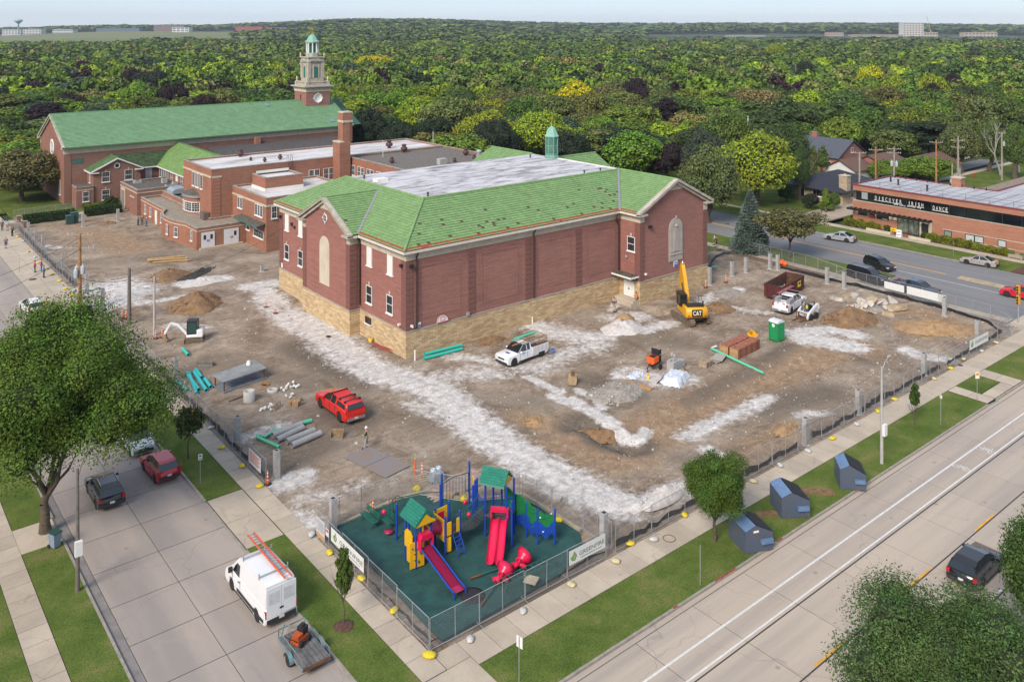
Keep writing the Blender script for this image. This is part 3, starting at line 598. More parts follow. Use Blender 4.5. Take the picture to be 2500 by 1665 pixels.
def tiles(name,poly,parent,m=Tl2,wd=.42,ex=.40,skip=0.0,seed=1):
 """clay tiles as overlapping slabs on a planar roof face; poly[0]->poly[1] is the eave"""
 p=[Vc(q)for q in poly];u=(p[1]-p[0]).normalized();nrm=None
 for k in Rg(2,len(p)):
  c=u.cross(p[k]-p[0])
  if c.length>.01:nrm=c.normalized();break
 if nrm.z<0:nrm=-nrm
 v=nrm.cross(u).normalized()
 if v.z<0:v=-v
 q=np.array([((a-p[0]).dot(u),(a-p[0]).dot(v))for a in p])
 r_=np.random.default_rng(seed);vmax=q[:,1].max();rows=int(vmax/ex)+1;cs=[]
 for j in Rg(rows):
  v0=j*ex;xs=[]
  for i in Rg(len(q)):
   a,b=q[i],q[(i+1)%len(q)];vm=min(v0+.12,vmax-.01)
   if(a[1]-vm)*(b[1]-vm)<0:xs.append(a[0]+(b[0]-a[0])*(vm-a[1])/(b[1]-a[1]))
   elif abs(a[1]-vm)<1e-6 and abs(b[1]-vm)<1e-6:xs+=[a[0],b[0]]
  if len(xs)<2:continue
  xs.sort();xa,xb=xs[0],xs[-1];x=xa+(-(j%2)*wd/2)
  while x<xb:
   c0,c1=max(x,xa),min(x+wd,xb)
   if c1-c0>.08:cs.append((c0+.006,c1-.006,v0,min(v0+ex*1.12,vmax)))
   x+=wd
 cs=np.array(cs);n=len(cs);lift0=.065+.03*r_.random(n);lift1=.012
 if skip:low=r_.random(n)<skip*np.clip(1.6-cs[:,2]/3.5,0,1);lift0=np.where(low,.008,lift0)
 P0=np.array(p[0]);U=np.array(u);Vv=np.array(v);Nn=np.array(nrm)
 def pt(a,b,l):return P0+a[:,None]*U+b[:,None]*Vv+l[:,None]*Nn
 l1=np.full(n,lift1);z0=np.zeros(n)
 vs=np.stack([pt(cs[:,0],cs[:,2],lift0),pt(cs[:,1],cs[:,2],lift0),pt(cs[:,1],cs[:,3],l1),pt(cs[:,0],cs[:,3],l1),pt(cs[:,0],cs[:,2],z0-.01),pt(cs[:,1],cs[:,2],z0-.01)],1)
 f=np.array([(0,1,2,3),(4,5,1,0)]);F=(np.arange(n)[:,None,None]*6+f[None]).reshape(-1,4)
 me=np_mesh(name,vs.reshape(-1,3),F);o=link(name,me,m,parent,kind='stuff');o.location=-Vc(parent.location)
 if skip and low.any():
  k=np.where(low)[0];me2=None
  vs2=vs[k,:4]+Nn*.004;F2=(np.arange(len(k))[:,None]*4+np.arange(4)[None])
  o2=link('broken_tile',np_mesh('broken_tile',vs2.reshape(-1,3),F2),mat('bare_brown_tile',(.13,.08,.055),.9,.3,3),parent,kind='stuff');o2.location=-Vc(parent.location)
 return o
def caps(a,b,parent,m=Tl2,name='ridge_tiles',r=.16,step=.4):
 a=Vc(a);b=Vc(b);d=b-a;n=max(1,int(d.length/step));mb=MB()
 for i in Rg(n):mb.c(a+d*(i/n),a+d*((i+.97)/n),r*.92,r,6)
 o=P(mb,name,m,parent,kind='stuff');return o
def Qn(parent,x0,y0,x1,y1,z0,z1,st=.57,m=None):
 me=None;n=int((z1-z0)/st);h=(z1-z0)/n
 for i in Rg(n):
  if me is None:mb=MB();mb.k(0,0,.035,x1-x0,y1-y0,h-.02);me=mb.mesh('quoin')
  link('quoin',me,m or M_quoin,parent,loc=Vc((x0,y0,z0+i*h))-Vc(parent.location))
M_panel=brick_mat('panel_brick',(.29,.098,.075),(.215,.07,.057),(.25,.18,.16),dirt=.1)
gym=Th('gymnasium_hall','large red brick hall with green tiled hip roof and tan stone base','building',(71,93,0))
mb=MB();mb.k(48.5,77.4,2.9,94.1,108.9,11.3);P(mb,'wall',Mb,gym)
mb=MB();mb.k(80.8,73.9,2.9,94.1,77.39,11.2);mb.Y([(80.8,11.2),(94.1,11.2),(87.45,14.75)],73.9,77.2);mb.k(80.8,108.91,0,94.1,112.4,11.2);mb.Y([(80.8,11.2),(94.1,11.2),(87.45,14.8)],109,112.4);P(mb,'wall',Mb,gym)
mb=MB();mb.k(47.2,87.2,2.9,48.49,99.1,11.1);mb.X([(87.2,11.1),(99.1,11.1),(93.15,14.35)],47.2,49.5);P(mb,'wall',Mb,gym)
mb=MB();mb.k(94.11,91.3,0,95.6,103.5,11.1);mb.X([(91.3,11.1),(103.5,11.1),(97.4,14.5)],93.5,95.6);P(mb,'wall',Mb,gym)
mb=MB()
for b_ in((48.42,77.32,94.16,108.97),(80.72,73.82,94.18,77.31),(47.12,87.12,48.41,99.18)):mb.k(b_[0],b_[1],-1.5,b_[2],b_[3],2.76)
P(mb,'stone_base',So2,gym)
mb=MB()
for b_ in((48.38,77.28,94.2,109.01),(80.68,73.78,94.22,77.27),(47.08,87.08,48.37,99.22)):mb.k(b_[0],b_[1],2.765,b_[2],b_[3],2.9)
P(mb,'water_table',mat('grey_water_table',(.36,.31,.26),.9),gym)
mb=MB()
for b_ in((48.44,77.34,94.15,108.96),(80.74,73.84,81.6,77.33),(93.4,73.84,94.16,77.33),(47.14,87.14,48.43,87.9),(47.14,98.4,48.43,99.16)):mb.k(b_[0],b_[1],10.3,b_[2],b_[3],11.15)
mb.k(80.76,74.6,10.301,80.9,77.3,11.15)
P(mb,'frieze',Ml,gym)
mb=MB()
def eave(x0,y0,x1,y1,w=.6,z0=11.12,z1=11.42):
 if x0==x1:mb.k(min(x0,x0+w),y0,z0,max(x0,x0+w),y1,z1)
 else:mb.k(x0,min(y0,y0+w),z0,x1,max(y0,y0+w),z1)
mb.k(47.85,76.75,11.16,80.15,77.33,11.42);mb.k(47.85,77.34,11.16,48.43,86.55,11.42);mb.k(47.85,99.75,11.16,48.43,109.5,11.42);mb.k(80.16,73.3,11.16,80.73,77.33,11.42);mb.k(48.44,108.97,11.16,80.1,109.5,11.42)
mb.k(94.2,73.3,11.16,94.75,91,11.42);mb.k(46.6,86.6,11.1,47.84,87.13,11.38);mb.k(46.6,99.2,11.1,47.84,99.72,11.38)
mb.k(94.2,104,11.16,94.75,113,11.42)
P(mb,'gutter',Gt2,gym)
e,r=11.5,15.1
S_={'S':[(47.9,76.8,e),(80.2,76.8,e),(87.4,83.9,r),(54.95,83.9,r)],'W':[(47.9,109.5,e),(47.9,76.8,e),(54.95,83.9,r),(54.95,102.4,r)],'N':[(80.2,109.5,e),(47.9,109.5,e),(54.95,102.4,r),(87.4,102.4,r)],'WSw':[(80.2,76.8,e),(80.2,73.25,e),(87.45,73.25,r),(87.45,83.95,r)],'E':[(94.7,73.25,e),(94.7,113,e),(87.45,113,r),(87.45,73.25,r)],'WNw':[(80.2,113,e),(80.2,109.5,e),(87.45,102.3,r),(87.45,113,r)]}
pr_=14.72
S_['Ps']=[(46.55,86.6,11.45),(47.9,86.6,11.45),(54.4,93.15,pr_),(46.55,93.15,pr_)];S_['Pn']=[(47.9,99.7,11.45),(46.55,99.7,11.45),(46.55,93.15,pr_),(54.4,93.15,pr_)]
S_['Es']=[(94.7,90.8,11.45),(96.2,90.8,11.45),(96.2,97.4,15.0),(87.6,97.4,15.0)];S_['En']=[(96.2,104,11.45),(94.7,104,11.45),(87.6,97.4,15.0),(96.2,97.4,15.0)]
mb=MB()
for k_,pl in S_.items():
 if k_ in('Ps','Pn','Es','En'):pl=[(x,y,z+.05)for x,y,z in pl]
 mb.poly([(x,y,z-.02)for x,y,z in pl])
P(mb,'roof',M_tileb,gym)
for i,(k_,pl)in En(S_.items()):
 if k_ in('Ps','Pn','Es','En'):pl=[(x,y,z+.07)for x,y,z in pl]
 tiles('roof_tiles',pl,gym,skip=.045 if k_=='S' else(.012 if k_ in('WSw','Ps')else 0),seed=i+3)
for a_,b_ in(((47.9,76.8,e+.05),(54.95,83.9,r+.05)),((47.9,109.5,e+.05),(54.95,102.4,r+.05)),((46.6,93.15,pr_+.12),(54.3,93.15,pr_+.12)),((87.45,73.3,r+.04),(87.45,83.8,r+.04)),((87.45,102.5,r+.04),(87.45,113,r+.04)),((87.6,97.4,15.12),(96.2,97.4,15.12)),((54.95,83.95,r+.03),(54.95,102.4,r+.03)),((54.95,83.85,r+.03),(87,83.85,r+.03))):caps(a_,b_,gym)
mb=MB()
def strip(a,b,w,z=.05,th=.03):
 a=Vc(a);b=Vc(b);d=(b-a).normalized();n=d.cross(Vc((0,0,1))).normalized()*w/2;up=Vc((0,0,z))
 mb.add([a-n+up,b-n+up,b+n+up,a+n+up,a-n,b-n,b+n,a+n],[(0,1,2,3),(0,4,5,1),(1,5,6,2),(2,6,7,3),(3,7,4,0)])
strip((47.9,86.6,11.55),(54.4,93.15,pr_+.1),.3,.12);strip((80.2,76.8,11.55),(87.3,83.85,r+.05),.3,.12);strip((47.9,99.7,11.55),(54.4,93.15,pr_+.1),.3,.12)
P(mb,'valley_flashing',M_flash,gym)
mb=MB()
def apron(a,b,inx,iny):
 a=Vc(a);b=Vc(b);i_=Vc((inx,iny,0));k_=.36
 mb.add([a+Vc((0,0,.03)),b+Vc((0,0,.03)),b+i_*k_+Vc((0,0,k_*.5+.09)),a+i_*k_+Vc((0,0,k_*.5+.09)),a-Vc((0,0,.1)),b-Vc((0,0,.1))],[(0,1,2,3),(4,5,1,0)])
apron((47.88,76.78,11.5),(80.2,76.78,11.5),0,1);apron((47.88,86.6,11.5),(47.88,76.78,11.5),1,0);apron((47.88,109.5,11.5),(47.88,99.7,11.5),1,0);apron((80.18,76.8,11.5),(80.18,74.0,11.5),1,0)
P(mb,'copper_apron',M_copred,gym)
mb=MB();mb.k(55.1,84.05,14.9,87.3,102.25,15.13);P(mb,'flat_roof',M_memb,gym)
mb=MB();mb.k(87.0,84.1,15.0,87.3,96.2,15.24);mb.k(54.9,84.0,15.0,55.1,102.4,15.2);P(mb,'roof_kerb',Mw,gym)
def rake(parent,face,c,half,z0,z1,pos,m=Lw2,t=.34,d=.55,back=.1):
 """two raking mouldings of a gable: c centre, pos = plane of the outer face"""
 mb=MB()
 for s_ in LR:
  poly=[(c+s_*half,z0),(c+s_*half,z0+t),(c,z1+t),(c,z1)]
  if face=='S':mb.Y(poly,pos,pos+d)
  else:mb.X(poly,pos,pos+d)
  poly2=[(c+s_*(half-.25),z0-.30),(c+s_*(half-.25),z0+.0),(c,z1-.02),(c,z1-.36)]
  if face=='S':mb.Y(poly2,pos+d*.45,pos+d+back)
  else:mb.X(poly2,pos+d*.45,pos+d+back)
  for k in Rg(3):
   pass
 if face=='S':
  for s_ in LR:x=c+s_*(half-.75);mb.k(x-.75,pos,z0-.12,x+.75,pos+d+back,z0+.12)
 else:
  for s_ in LR:y=c+s_*(half-.75);mb.k(pos,y-.75,z0-.12,pos+d+back,y+.75,z0+.12)
 P(mb,'raking_cornice',m,parent)
rake(gym,'W',93.15,6.6,11.25,14.55,46.58,d=.62,back=.02);rake(gym,'S',87.45,7.35,11.3,14.9,73.22,d=.66,back=.02)
mb=MB();mb.X([(91.7,13.35),(94.6,13.35),(93.15,14.2)],47.12,47.3);mb.Y([(85.7,13.7),(89.2,13.7),(87.45,14.6)],73.8,74);P(mb,'gable_panel',Ml,gym)
for q_ in((48.44,77.34,49.35,78.25),(47.14,87.14,48.05,88.05),(47.14,98.25,48.05,99.16),(48.44,108.0,49.3,108.95),(80.74,73.84,81.65,74.75),(93.25,73.84,94.16,74.75)):Qn(gym,*q_,2.92,10.28)
for xa,xb in((56.6,57.55),(64.9,65.8),(73.0,74.0)):Qn(gym,xa,77.33,xb,77.42,2.92,9.95)
for xa,xb in((50.35,55.65),(58.55,63.9),(66.8,72.2),(75.0,80.1)):
 mb=MB()
 for b_ in((xa,3.8,xa+.1,9.4),(xb-.1,3.8,xb,9.4),(xa+.1,3.8,xb-.1,3.9),(xa+.1,9.3,xb-.1,9.4)):mb.k(b_[0],77.375,b_[1],b_[2],77.45,b_[3])
 for b_ in((xa-.35,3.55,xa-.3,9.7),(xb+.3,3.55,xb+.35,9.7),(xa-.3,9.66,xb+.3,9.7)):mb.k(b_[0],77.385,b_[1],b_[2],77.45,b_[3])
 P(mb,'brick_panel',M_panel,gym)
def arch_poly(c,w,z0,z1,n=12):
 r_=w/2;return[(c-r_,z0),(c+r_,z0)]+[(c+r_*Co(PI*i/n),z1-r_+r_*Si(PI*i/n))for i in Rg(n+1)]
mb=MB();mb.X(arch_poly(93.35,2.5,4.4,10.15),47.13,47.3);P(mb,'arched_niche',mat('pale_limestone',(.58,.50,.40),.9,.1,.6),gym)
mb=MB();mb.X(arch_poly(93.35,2.0,4.9,9.9),47.09,47.14);P(mb,'niche_panel',mat('pale_limestone',0),gym)
mb=MB();mb.Y(arch_poly(87.62,2.68,4.45,10.0),73.8,74.0);P(mb,'arched_niche',mat('grey_limestone',(.42,.38,.34),.9,.12,1),gym)
mb=MB();mb.Y(arch_poly(87.62,2.25,5.6,9.75),73.76,73.81);mb.k(86.4,73.7,5.25,88.85,73.84,5.4);mb.k(87.55,73.7,10.0,87.75,73.84,10.3);P(mb,'niche_panel',mat('grey_limestone',0),gym)
mb=MB()
mb.Y([(87.05,5.7),(88.2,5.7),(88.1,7.4),(88.05,8.4),(87.85,8.75),(87.4,8.75),(87.18,8.4),(87.15,7.4)],73.70,73.77);mb.L([(0,-.22),(.2,-.1),(.22,.08),(0,.26)],(87.62,73.74,9.02),8)
for k_ in(-.35,-.12,.1,.32):mb.k(87.6+k_,73.67,5.75,87.66+k_,73.71,7.6)
P(mb,'relief_figure',mat('grey_limestone',0),gym)
def dark_win(face,p,w,h):
 o=win(gym,face,p,w,h,1,1,'h',key=True);mb=MB()
 for i in Rg(1,4):x=-w/2+.08+(w-.16)*i/4;mb.k(x-.012,-.04,.08,x+.012,-.031,h-.08)
 for j in Rg(1,8):z=.08+(h-.16)*j/8;mb.k(-w/2+.08,-.04,z-.012,w/2-.08,-.031,z+.012)
 mb.b('lattice',mat('grey_lattice',(.10,.10,.11),.6),o)
for y_,z_ in((85.02,3.98),(80.6,3.98),(106.6,4.38),(102.55,4.38)):dark_win('W',(48.46,y_,z_),1.3,1.98)
for y_ in(85.0,80.55,106.6,102.55):
 mb=MB();mb.k(48.40,y_-.55,8.2,48.5,y_+.55,10.28);mb.k(48.34,y_-.68,8.06,48.5,y_+.68,8.2);P(mb,'boarded_window',Mw,gym)
win(gym,'W',(48.37,85.1,1.72),1.2,.72,2,2,'',m=Dm2)
dark_win('W',(80.73,75.3,6.5),1.3,1.85)
mb=MB();mb.L([(.5,-.08),(.5,.02),(.62,.02),(.62,-.08)],n=16,caps=False);mb.k(-.06,-.85,-.05,.06,-.6,.05);mb.k(-.06,.6,-.05,.06,.85,.05);mb.k(-.85,-.06,-.05,-.6,.06,.05);mb.k(.6,-.06,-.05,.85,.06,.05);mb.k(-.02,-.5,-.02,.02,.5,.02);mb.k(-.5,-.02,-.02,.5,.02,.02)
o=mb.b('round_window',Mw,gym);o.matrix_local=TL(Vc((47.14,93.25,12.3))-Vc(gym.location))@RO(-PI/2,4,'Y')@Mt.Scale(.8,4)
mb=MB();mb.L([(0,0),(.5,0)],n=16,caps=False);pz=mb.b('pane',Ml2,o);pz.location=(0,0,.005)
def pipe(parent,pts,r_=.085,m=Dm2,name='drainpipe'):
 mb=MB();mb.T([Vc(p)for p in pts],r_,6);return P(mb,name,m,parent)
pipe(gym,[(49.75,76.85,11.2),(49.75,77.22,10.6),(49.75,77.24,3.0)]);pipe(gym,[(66.1,76.85,11.2),(66.1,77.22,10.6),(66.1,77.24,3.0)]);pipe(gym,[(79.9,76.85,11.2),(79.9,77.1,10.2),(80.45,77.2,9.6),(80.45,77.2,3.6)])
pipe(gym,[(48.0,86.9,11.2),(48.3,86.95,10.6),(48.3,86.95,3.4)],.1)
mb=MB();mb.k(80.66,74.65,.72,80.79,76.55,3.1);P(mb,'door_surround',Ml,gym)
d_=P(Bo(80.62,74.72,.72,80.67,75.59,2.75),'door',Mw,gym);P2=Bo(80.57,75.5,1.6,80.62,75.56,1.8).b('handle',Mk,d_)
d_=P(Bo(80.62,75.61,.72,80.67,76.48,2.75),'door',Mw,gym);Bo(80.57,75.64,1.6,80.62,75.7,1.8).b('handle',Mk,d_)
mb=MB()
for i in Rg(5):mb.k(80.6,74.75+i*.36,2.8,80.67,75.0+i*.36,3.02)
P(mb,'transom_lights',Ml1,gym)
mb=MB();mb.k(79.2,73.95,3.42,80.72,77.35,3.62);c_=P(mb,'door_canopy',Mw,gym);mb=MB();mb.k(79.28,74.03,3.62,80.7,77.28,3.66);mb.b('canopy_roof',Mtr,c_)
mb=MB();mb.k(79.6,73.9,-.3,80.67,77.2,.66);mb.k(79.2,73.9,-.3,79.6,77.2,.35);P(mb,'door_step',Mo,gym)
def fit(name,boxes,m,parent=gym,label=None):
 mb=MB()
 for b_ in boxes:mb.k(*b_)
 o=P(mb,name,m,parent)
 if label:o['label']=label
 return o
fit('wall_light',[(48.9,77.1,9.55,49.3,77.35,9.85),(48.95,77.0,9.5,49.25,77.12,9.7)],Mk);fit('wall_light',[(48.2,77.9,9.55,48.46,78.3,9.85)],Mk);fit('wall_light',[(82.3,73.5,9.45,82.75,73.85,9.75)],Mk);fit('wall_light',[(48.1,108.2,9.6,48.45,108.6,9.9)],Mk)
fit('security_camera',[(49.0,77.15,3.3,49.25,77.35,3.5),(49.05,77.0,3.25,49.2,77.16,3.38)],Mw);fit('security_camera',[(48.15,78.3,3.3,48.45,78.55,3.5)],Mw);fit('security_camera',[(81.6,73.6,3.6,81.85,73.85,3.85)],Mw)
fit('wall_vent',[(48.3,104.9,9.1,48.5,105.3,9.5),(48.3,104.1,8.9,48.5,104.4,9.2)],Dm2);fit('electrical_box',[(56.3,77.15,2.95,56.65,77.32,3.3)],mat('grey_box_metal',(.35,.36,.38),.6),gym);fit('electrical_box',[(80.55,75.9,5.55,80.75,76.2,5.85)],mat('grey_box_metal',0),gym)
M_signblue=mat('sign_blue',(.04,.13,.42),.6)
s_=fit('wall_sign',[(49.95,77.3,3.0,50.3,77.36,3.55)],Mw);Bo(50.0,77.28,3.05,50.25,77.30,3.3).b('sign_print',M_signblue,s_)
s_=fit('wall_sign',[(87.2,73.8,3.65,87.95,73.86,4.4)],Mw);mb=MB();mb.k(87.25,73.775,3.7,87.9,73.8,3.95);mb.k(87.25,73.775,4.08,87.9,73.8,4.14);mb.k(87.25,73.775,4.22,87.8,73.8,4.28);mb.b('sign_print',M_signblue,s_)
s_=fit('wall_sign',[(48.4,107.9,3.0,48.46,108.3,3.6)],Mw)
mb=MB();ar=[(53.05+.74*Co(PI*i/14),3.12+.62*Si(PI*i/14))for i in Rg(15)];mb.Y([(52.31,2.98),(53.79,2.98)]+ar,77.17,77.24);bb=P(mb,'backboard',Mw,gym,label='white half-round basketball backboard with a red rim line')
mb=MB()
for i in Rg(14):
 a0,a1=ar[i],ar[i+1];k_=.90
 q_=lambda p,f_:(53.05+(p[0]-53.05)*f_,77.163,3.1+(p[1]-3.1)*f_)
 mb.q(q_(a0,1),q_(a1,1),q_(a1,k_),q_(a0,k_))
for b_ in((52.31,2.98,53.79,3.05),(52.75,3.15,53.35,3.2),(52.75,3.5,53.35,3.55),(52.75,3.2,52.8,3.5),(53.3,3.2,53.35,3.5)):mb.k(b_[0],77.155,b_[1],b_[2],77.168,b_[3])
mb.b('board_marking',mat('backboard_red',(.55,.04,.08),.6),bb)
for q_ in(('k',755,620),('k',1162,730),('k',1815,485),('k',2160,588),('k',2262,572)):
 g_=G(*q_,15.13);mb=MB();mb.c(g_,g_+Vc((0,0,.35)),.1,n=6);mb.c(g_+Vc((0,0,.35)),g_+Vc((0,0,.5)),.17,.12,n=6);P(mb,'roof_vent',Mk,gym)
g_=G('k',860,635,15.13);mb=MB();mb.C(g_+Vc((0,0,.2)),(1.6,1.2,.4));P(mb,'roof_hatch',Mw,gym)
c0=Vc((87.1,97.6,15.0));cup=P(MB().L([(1.15,-.3),(1.15,.35),(1.0,.5),(1.0,.75)],c0,8,sm=False,a0=PI/8),'cupola',M_cop,gym)
mb=MB();mb.L([(.86,.7),(.86,3.35)],c0,8,sm=False,a0=PI/8);mb.b('cupola_lantern',M_copd,cup)
mb=MB()
for i in Rg(8):
 t=PI/8+i*PI/4;p=c0+Vc((Co(t)*.95,Si(t)*.95,0));mb.c(p+Vc((0,0,.7)),p+Vc((0,0,3.3)),.09,n=5)
 t2=t+PI/8;a_=TL(c0+Vc((Co(t2)*.86,Si(t2)*.86,2.0)))@RO(t2,4,'Z')
 for z_ in(-1.15,0,1.15):mb.k(-.03,-.3,z_-.05,.04,.3,z_+.05,a_)
mb.b('cupola_frame',M_cop,cup)
mb=MB()
for i in Rg(8):
 t2=i*PI/4;a_=TL(c0+Vc((Co(t2)*.84,Si(t2)*.84,2.0)))@RO(t2,4,'Z')
 for k_ in Rg(12):mb.k(-.02,-.27,-1.0+k_*.17,.03,.27,-.93+k_*.17,a_)
mb.b('louvre',M_cop,cup)
mb=MB();mb.L([(1.12,3.3),(1.15,3.45),(.95,3.7),(.80,4.1),(.66,4.45),(.4,4.75),(.12,4.9),(.08,5.05)],c0,8,sm=False,a0=PI/8);mb.b('cupola_dome',mat('bright_verdigris',(.24,.46,.36),.7,.15,2),cup)
M_gold=mat('gilded_metal',(.55,.36,.10),.4,.1,metal=.6)
mb=MB();mb.L([(.1,5.0),(.16,5.1),(.1,5.2),(.04,5.25)],c0,8);mb.k(c0.x-.05,c0.y-.05,c0.z+5.2,c0.x+.05,c0.y+.05,c0.z+6.45);mb.C(c0+Vc((0,0,6.0)),(.62,.08,.09),rz=-HEAD);mb.b('cross',M_gold,cup)
scl=Th('school_building','orange brick school with flat white roofs between the hall and the church','building',(60,145,0))
def block(x0,y0,x1,y1,z1,m=Mb2,z0=-1.0,cop=True,band=None,parent=scl,roofm=M_memb2,par=.35,capm=Mc):
 mb=MB();mb.k(x0,y0,z0,x1,y1,z1-par);mb2=MB()
 w=.3
 for b_ in((x0,y0,x1,y0+w),(x0,y1-w,x1,y1),(x0,y0+w,x0+w,y1-w),(x1-w,y0+w,x1,y1-w)):mb.k(b_[0],b_[1],z1-par+.001,b_[2],b_[3],z1-.08)
 P(mb,'wall',m,parent)
 for b_ in((x0-.04,y0-.04,x1+.04,y0+w+.04),(x0-.04,y1-w-.04,x1+.04,y1+.04),(x0-.04,y0+w+.04,x0+w+.04,y1-w-.04),(x1-w-.04,y0+w+.04,x1+.04,y1-w-.04)):mb2.k(b_[0],b_[1],z1-.08,b_[2],b_[3],z1+.03)
 P(mb2,'coping',capm,parent)
 mb3=MB();mb3.k(x0+w+.01,y0+w+.01,z1-par+.002,x1-w-.01,y1-w-.01,z1-par+.05);P(mb3,'flat_roof',roofm,parent)
 if band:
  mb4=MB()
  for b_ in((x0-.05,y0-.05,x1+.05,y0),(x0-.05,y0,x0,y1)):mb4.k(b_[0],b_[1],band-.16,b_[2],b_[3],band+.16)
  P(mb4,'stone_band',Ml,parent)
block(51.1,141.6,97.4,155.5,11.4)
P(Bo(51.03,141.53,9.95,51.1,155.5,10.25),'stone_band',Ml,scl);P(Bo(51.03,141.53,9.951,52.8,141.6,10.249),'stone_band',Ml,scl)
block(75.8,121.6,97.4,141.59,11.35,roofm=M_gravel_roof)
block(54.64,127.73,70.0,141.59,8.4,band=7.14)
block(57.4,134.5,64.0,139.9,10.3,z0=8.0)
P(Bo(57.38,134.35,8.06,64.02,134.5,8.55).k(57.25,134.35,8.061,57.39,139.9,8.55),'parapet_flashing',Mw,scl)
P(Bo(57.8,139.2,10.34,63.6,139.3,10.75),'parapet_flashing',Mw,scl)
Qn(scl,51.04,141.54,52.6,142.0,3.5,9.9,m=Mb2)
for y_ in(150.2,148.25,146.25):win(scl,'W',(51.08,y_,7.55),1.05 if y_!=148.25 else 1.7,2.4,2 if y_!=148.25 else 3,5,'' if y_!=148.25 else'm2',glass=Ml2)
for y_,w_,s_ in((138.2,1.95,'m2'),(130.5,2.95,'m3')):win(scl,'W',(54.6,y_,5.15),w_,1.8,4 if w_<2 else 6,4,s_,glass=Ml2)
win(scl,'W',(54.6,134.8,2.2),1.5,.75,2,1,'');win(scl,'W',(54.6,130.6,1.75),3.9,1.25,4,2,'')
for x_ in(69.5,72.35):win(scl,'S',(x_,141.57,7.35),2.1,2.15,6,6,'hm2',glass=Ml2)
for y_ in(139.2,135.9,132.6,129.3,126):win(scl,'W',(75.77,y_,8.2),2.4,1.8,6,6,'hm2',glass=Ml2)
win(scl,'S',(55.9,127.7,5.1),.9,1.9,2,4,'h',glass=Ml2)
mb=MB();mb.Y([(53.2,3.95),(54.6,4.25),(54.6,4.4),(53.2,4.1)],128.0,137.5);P(mb,'lean_to_roof',Mtr,scl);P(Bo(53.14,128.0,3.85,53.2,137.5,4.12),'fascia',M_copd,scl)
ch=P(Bo(73.15,138.9,-1,75.3,141.5,14.2),'chimney',Mb2,scl);mb=MB();mb.k(74.1,139.5,14.2,76.0,141.3,19.4);mb.k(74.5,139.35,14.2,75.5,139.5,18.4);mb.b('chimney_stack',Mb2,ch)
Bo(74.05,139.45,19.4,76.05,141.35,19.62).k(73.1,138.85,14.2,74.1,141.55,14.4).k(74.02,139.3,17.7,76.05,141.37,18.1).b('chimney_cap',Ml,ch)
def ring(cx,cy_,rx,ry,z0,z1,n=12,a0=PI/2,a1=3*PI/2):
 return[(cx+rx*Co(a0+(a1-a0)*i/n),cy_+ry*Si(a0+(a1-a0)*i/n))for i in Rg(n+1)]
mb=MB();mb.p(ring(51.1,150.2,1.5,3.0,0,0),2.9,3.45);mb.p(ring(51.1,150.2,1.5,3.0,0,0),5.15,5.9);P(mb,'oriel',Mb2,scl)
mb=MB();rg=ring(51.1,150.2,1.42,2.9,0,0);mb.p(rg,3.46,5.14);P(mb,'oriel_glazing',Ml2,scl)
mb=MB();rg=ring(51.1,150.2,1.48,2.96,0,0,12)
for i,p in En(rg):
 mb.c((p[0],p[1],3.46),(p[0],p[1],5.14),.09 if i%3==0 else.03,n=5)
for z_ in(3.5,4.0,4.35,4.7,5.1):mb.T([(p[0],p[1],z_)for p in rg],.03 if 3.6<z_<5 else.09,4)
P(mb,'oriel_frame',Mw,scl)
mb=MB();mb.p(ring(51.1,150.2,1.75,3.3,0,0),5.9,6.3);P(mb,'oriel_cornice',mat('grey_zinc',(.27,.27,.28),.6),scl)
rg=ring(51.1,150.2,1.75,3.3,0,0);mb=MB();mb.add([(p[0],p[1],6.3)for p in rg]+[(51.08,150.2,7.05)],[(i,i+1,len(rg))for i in Rg(len(rg)-1)]);P(mb,'oriel_roof',Mtr,scl)
wallp=[(47.2,167.25),(47.2,153.6),(46.7,152.6),(46.0,151.2),(45.55,149.5),(45.4,147.5),(45.45,145.5),(45.75,143.6),(46.2,142.0),(46.62,140.9),(46.62,135.68),(54.6,135.68),(54.6,141.5),(51.05,141.7),(51.05,160),(51.05,167.25)]
mb=MB();mb.p(wallp,-1,3.08);P(mb,'wall',Mb2,scl)
def inset(poly,d):
 n=len(poly);out=[]
 for i in Rg(n):
  a=Vc((*poly[i-1],0));b=Vc((*poly[i],0));c=Vc((*poly[(i+1)%n],0));u=(b-a).normalized();v=(c-b).normalized()
  m_=(Vc((-u.y,u.x,0))+Vc((-v.y,v.x,0)));k=m_.length_squared
  m_=m_*(2/k)*d if k>.05 else m_
  out.append((b.x+m_.x,b.y+m_.y))
 return out
def ringwall(poly,d,z0,z1,mb):
 q=inset(poly,d);n=len(poly)
 vs=[(p[0],p[1],z0)for p in poly]+[(p[0],p[1],z1)for p in poly]+[(p[0],p[1],z0)for p in q]+[(p[0],p[1],z1)for p in q]
 for i in Rg(n):
  j=(i+1)%n;mb.add([vs[k]for k in(i,j,i+n,j+n,i+2*n,j+2*n,i+3*n,j+3*n)],[(0,1,3,2),(2,3,7,6),(5,4,6,7)])
mb=MB();ringwall(wallp,.32,3.08,3.36,mb);P(mb,'parapet',Mb2,scl)
mb=MB();ringwall(inset(wallp,-.04),.40,3.36,3.48,mb);P(mb,'coping',Mc,scl)
mb=MB();mb.p(inset(wallp,.33),3.081,3.12);P(mb,'flat_roof',mat('beige_flat_roof',(.30,.26,.21),.9,.15,1),scl)
mb=MB();ringwall(inset(wallp,-.035),.034,2.86,3.0,mb);P(mb,'stone_band',Ml,scl)
for y_ in(164.3,161.2,155.0):win(scl,'W',(47.17,y_,.85),.85,1.62,2,4,'h',glass=Ml2)
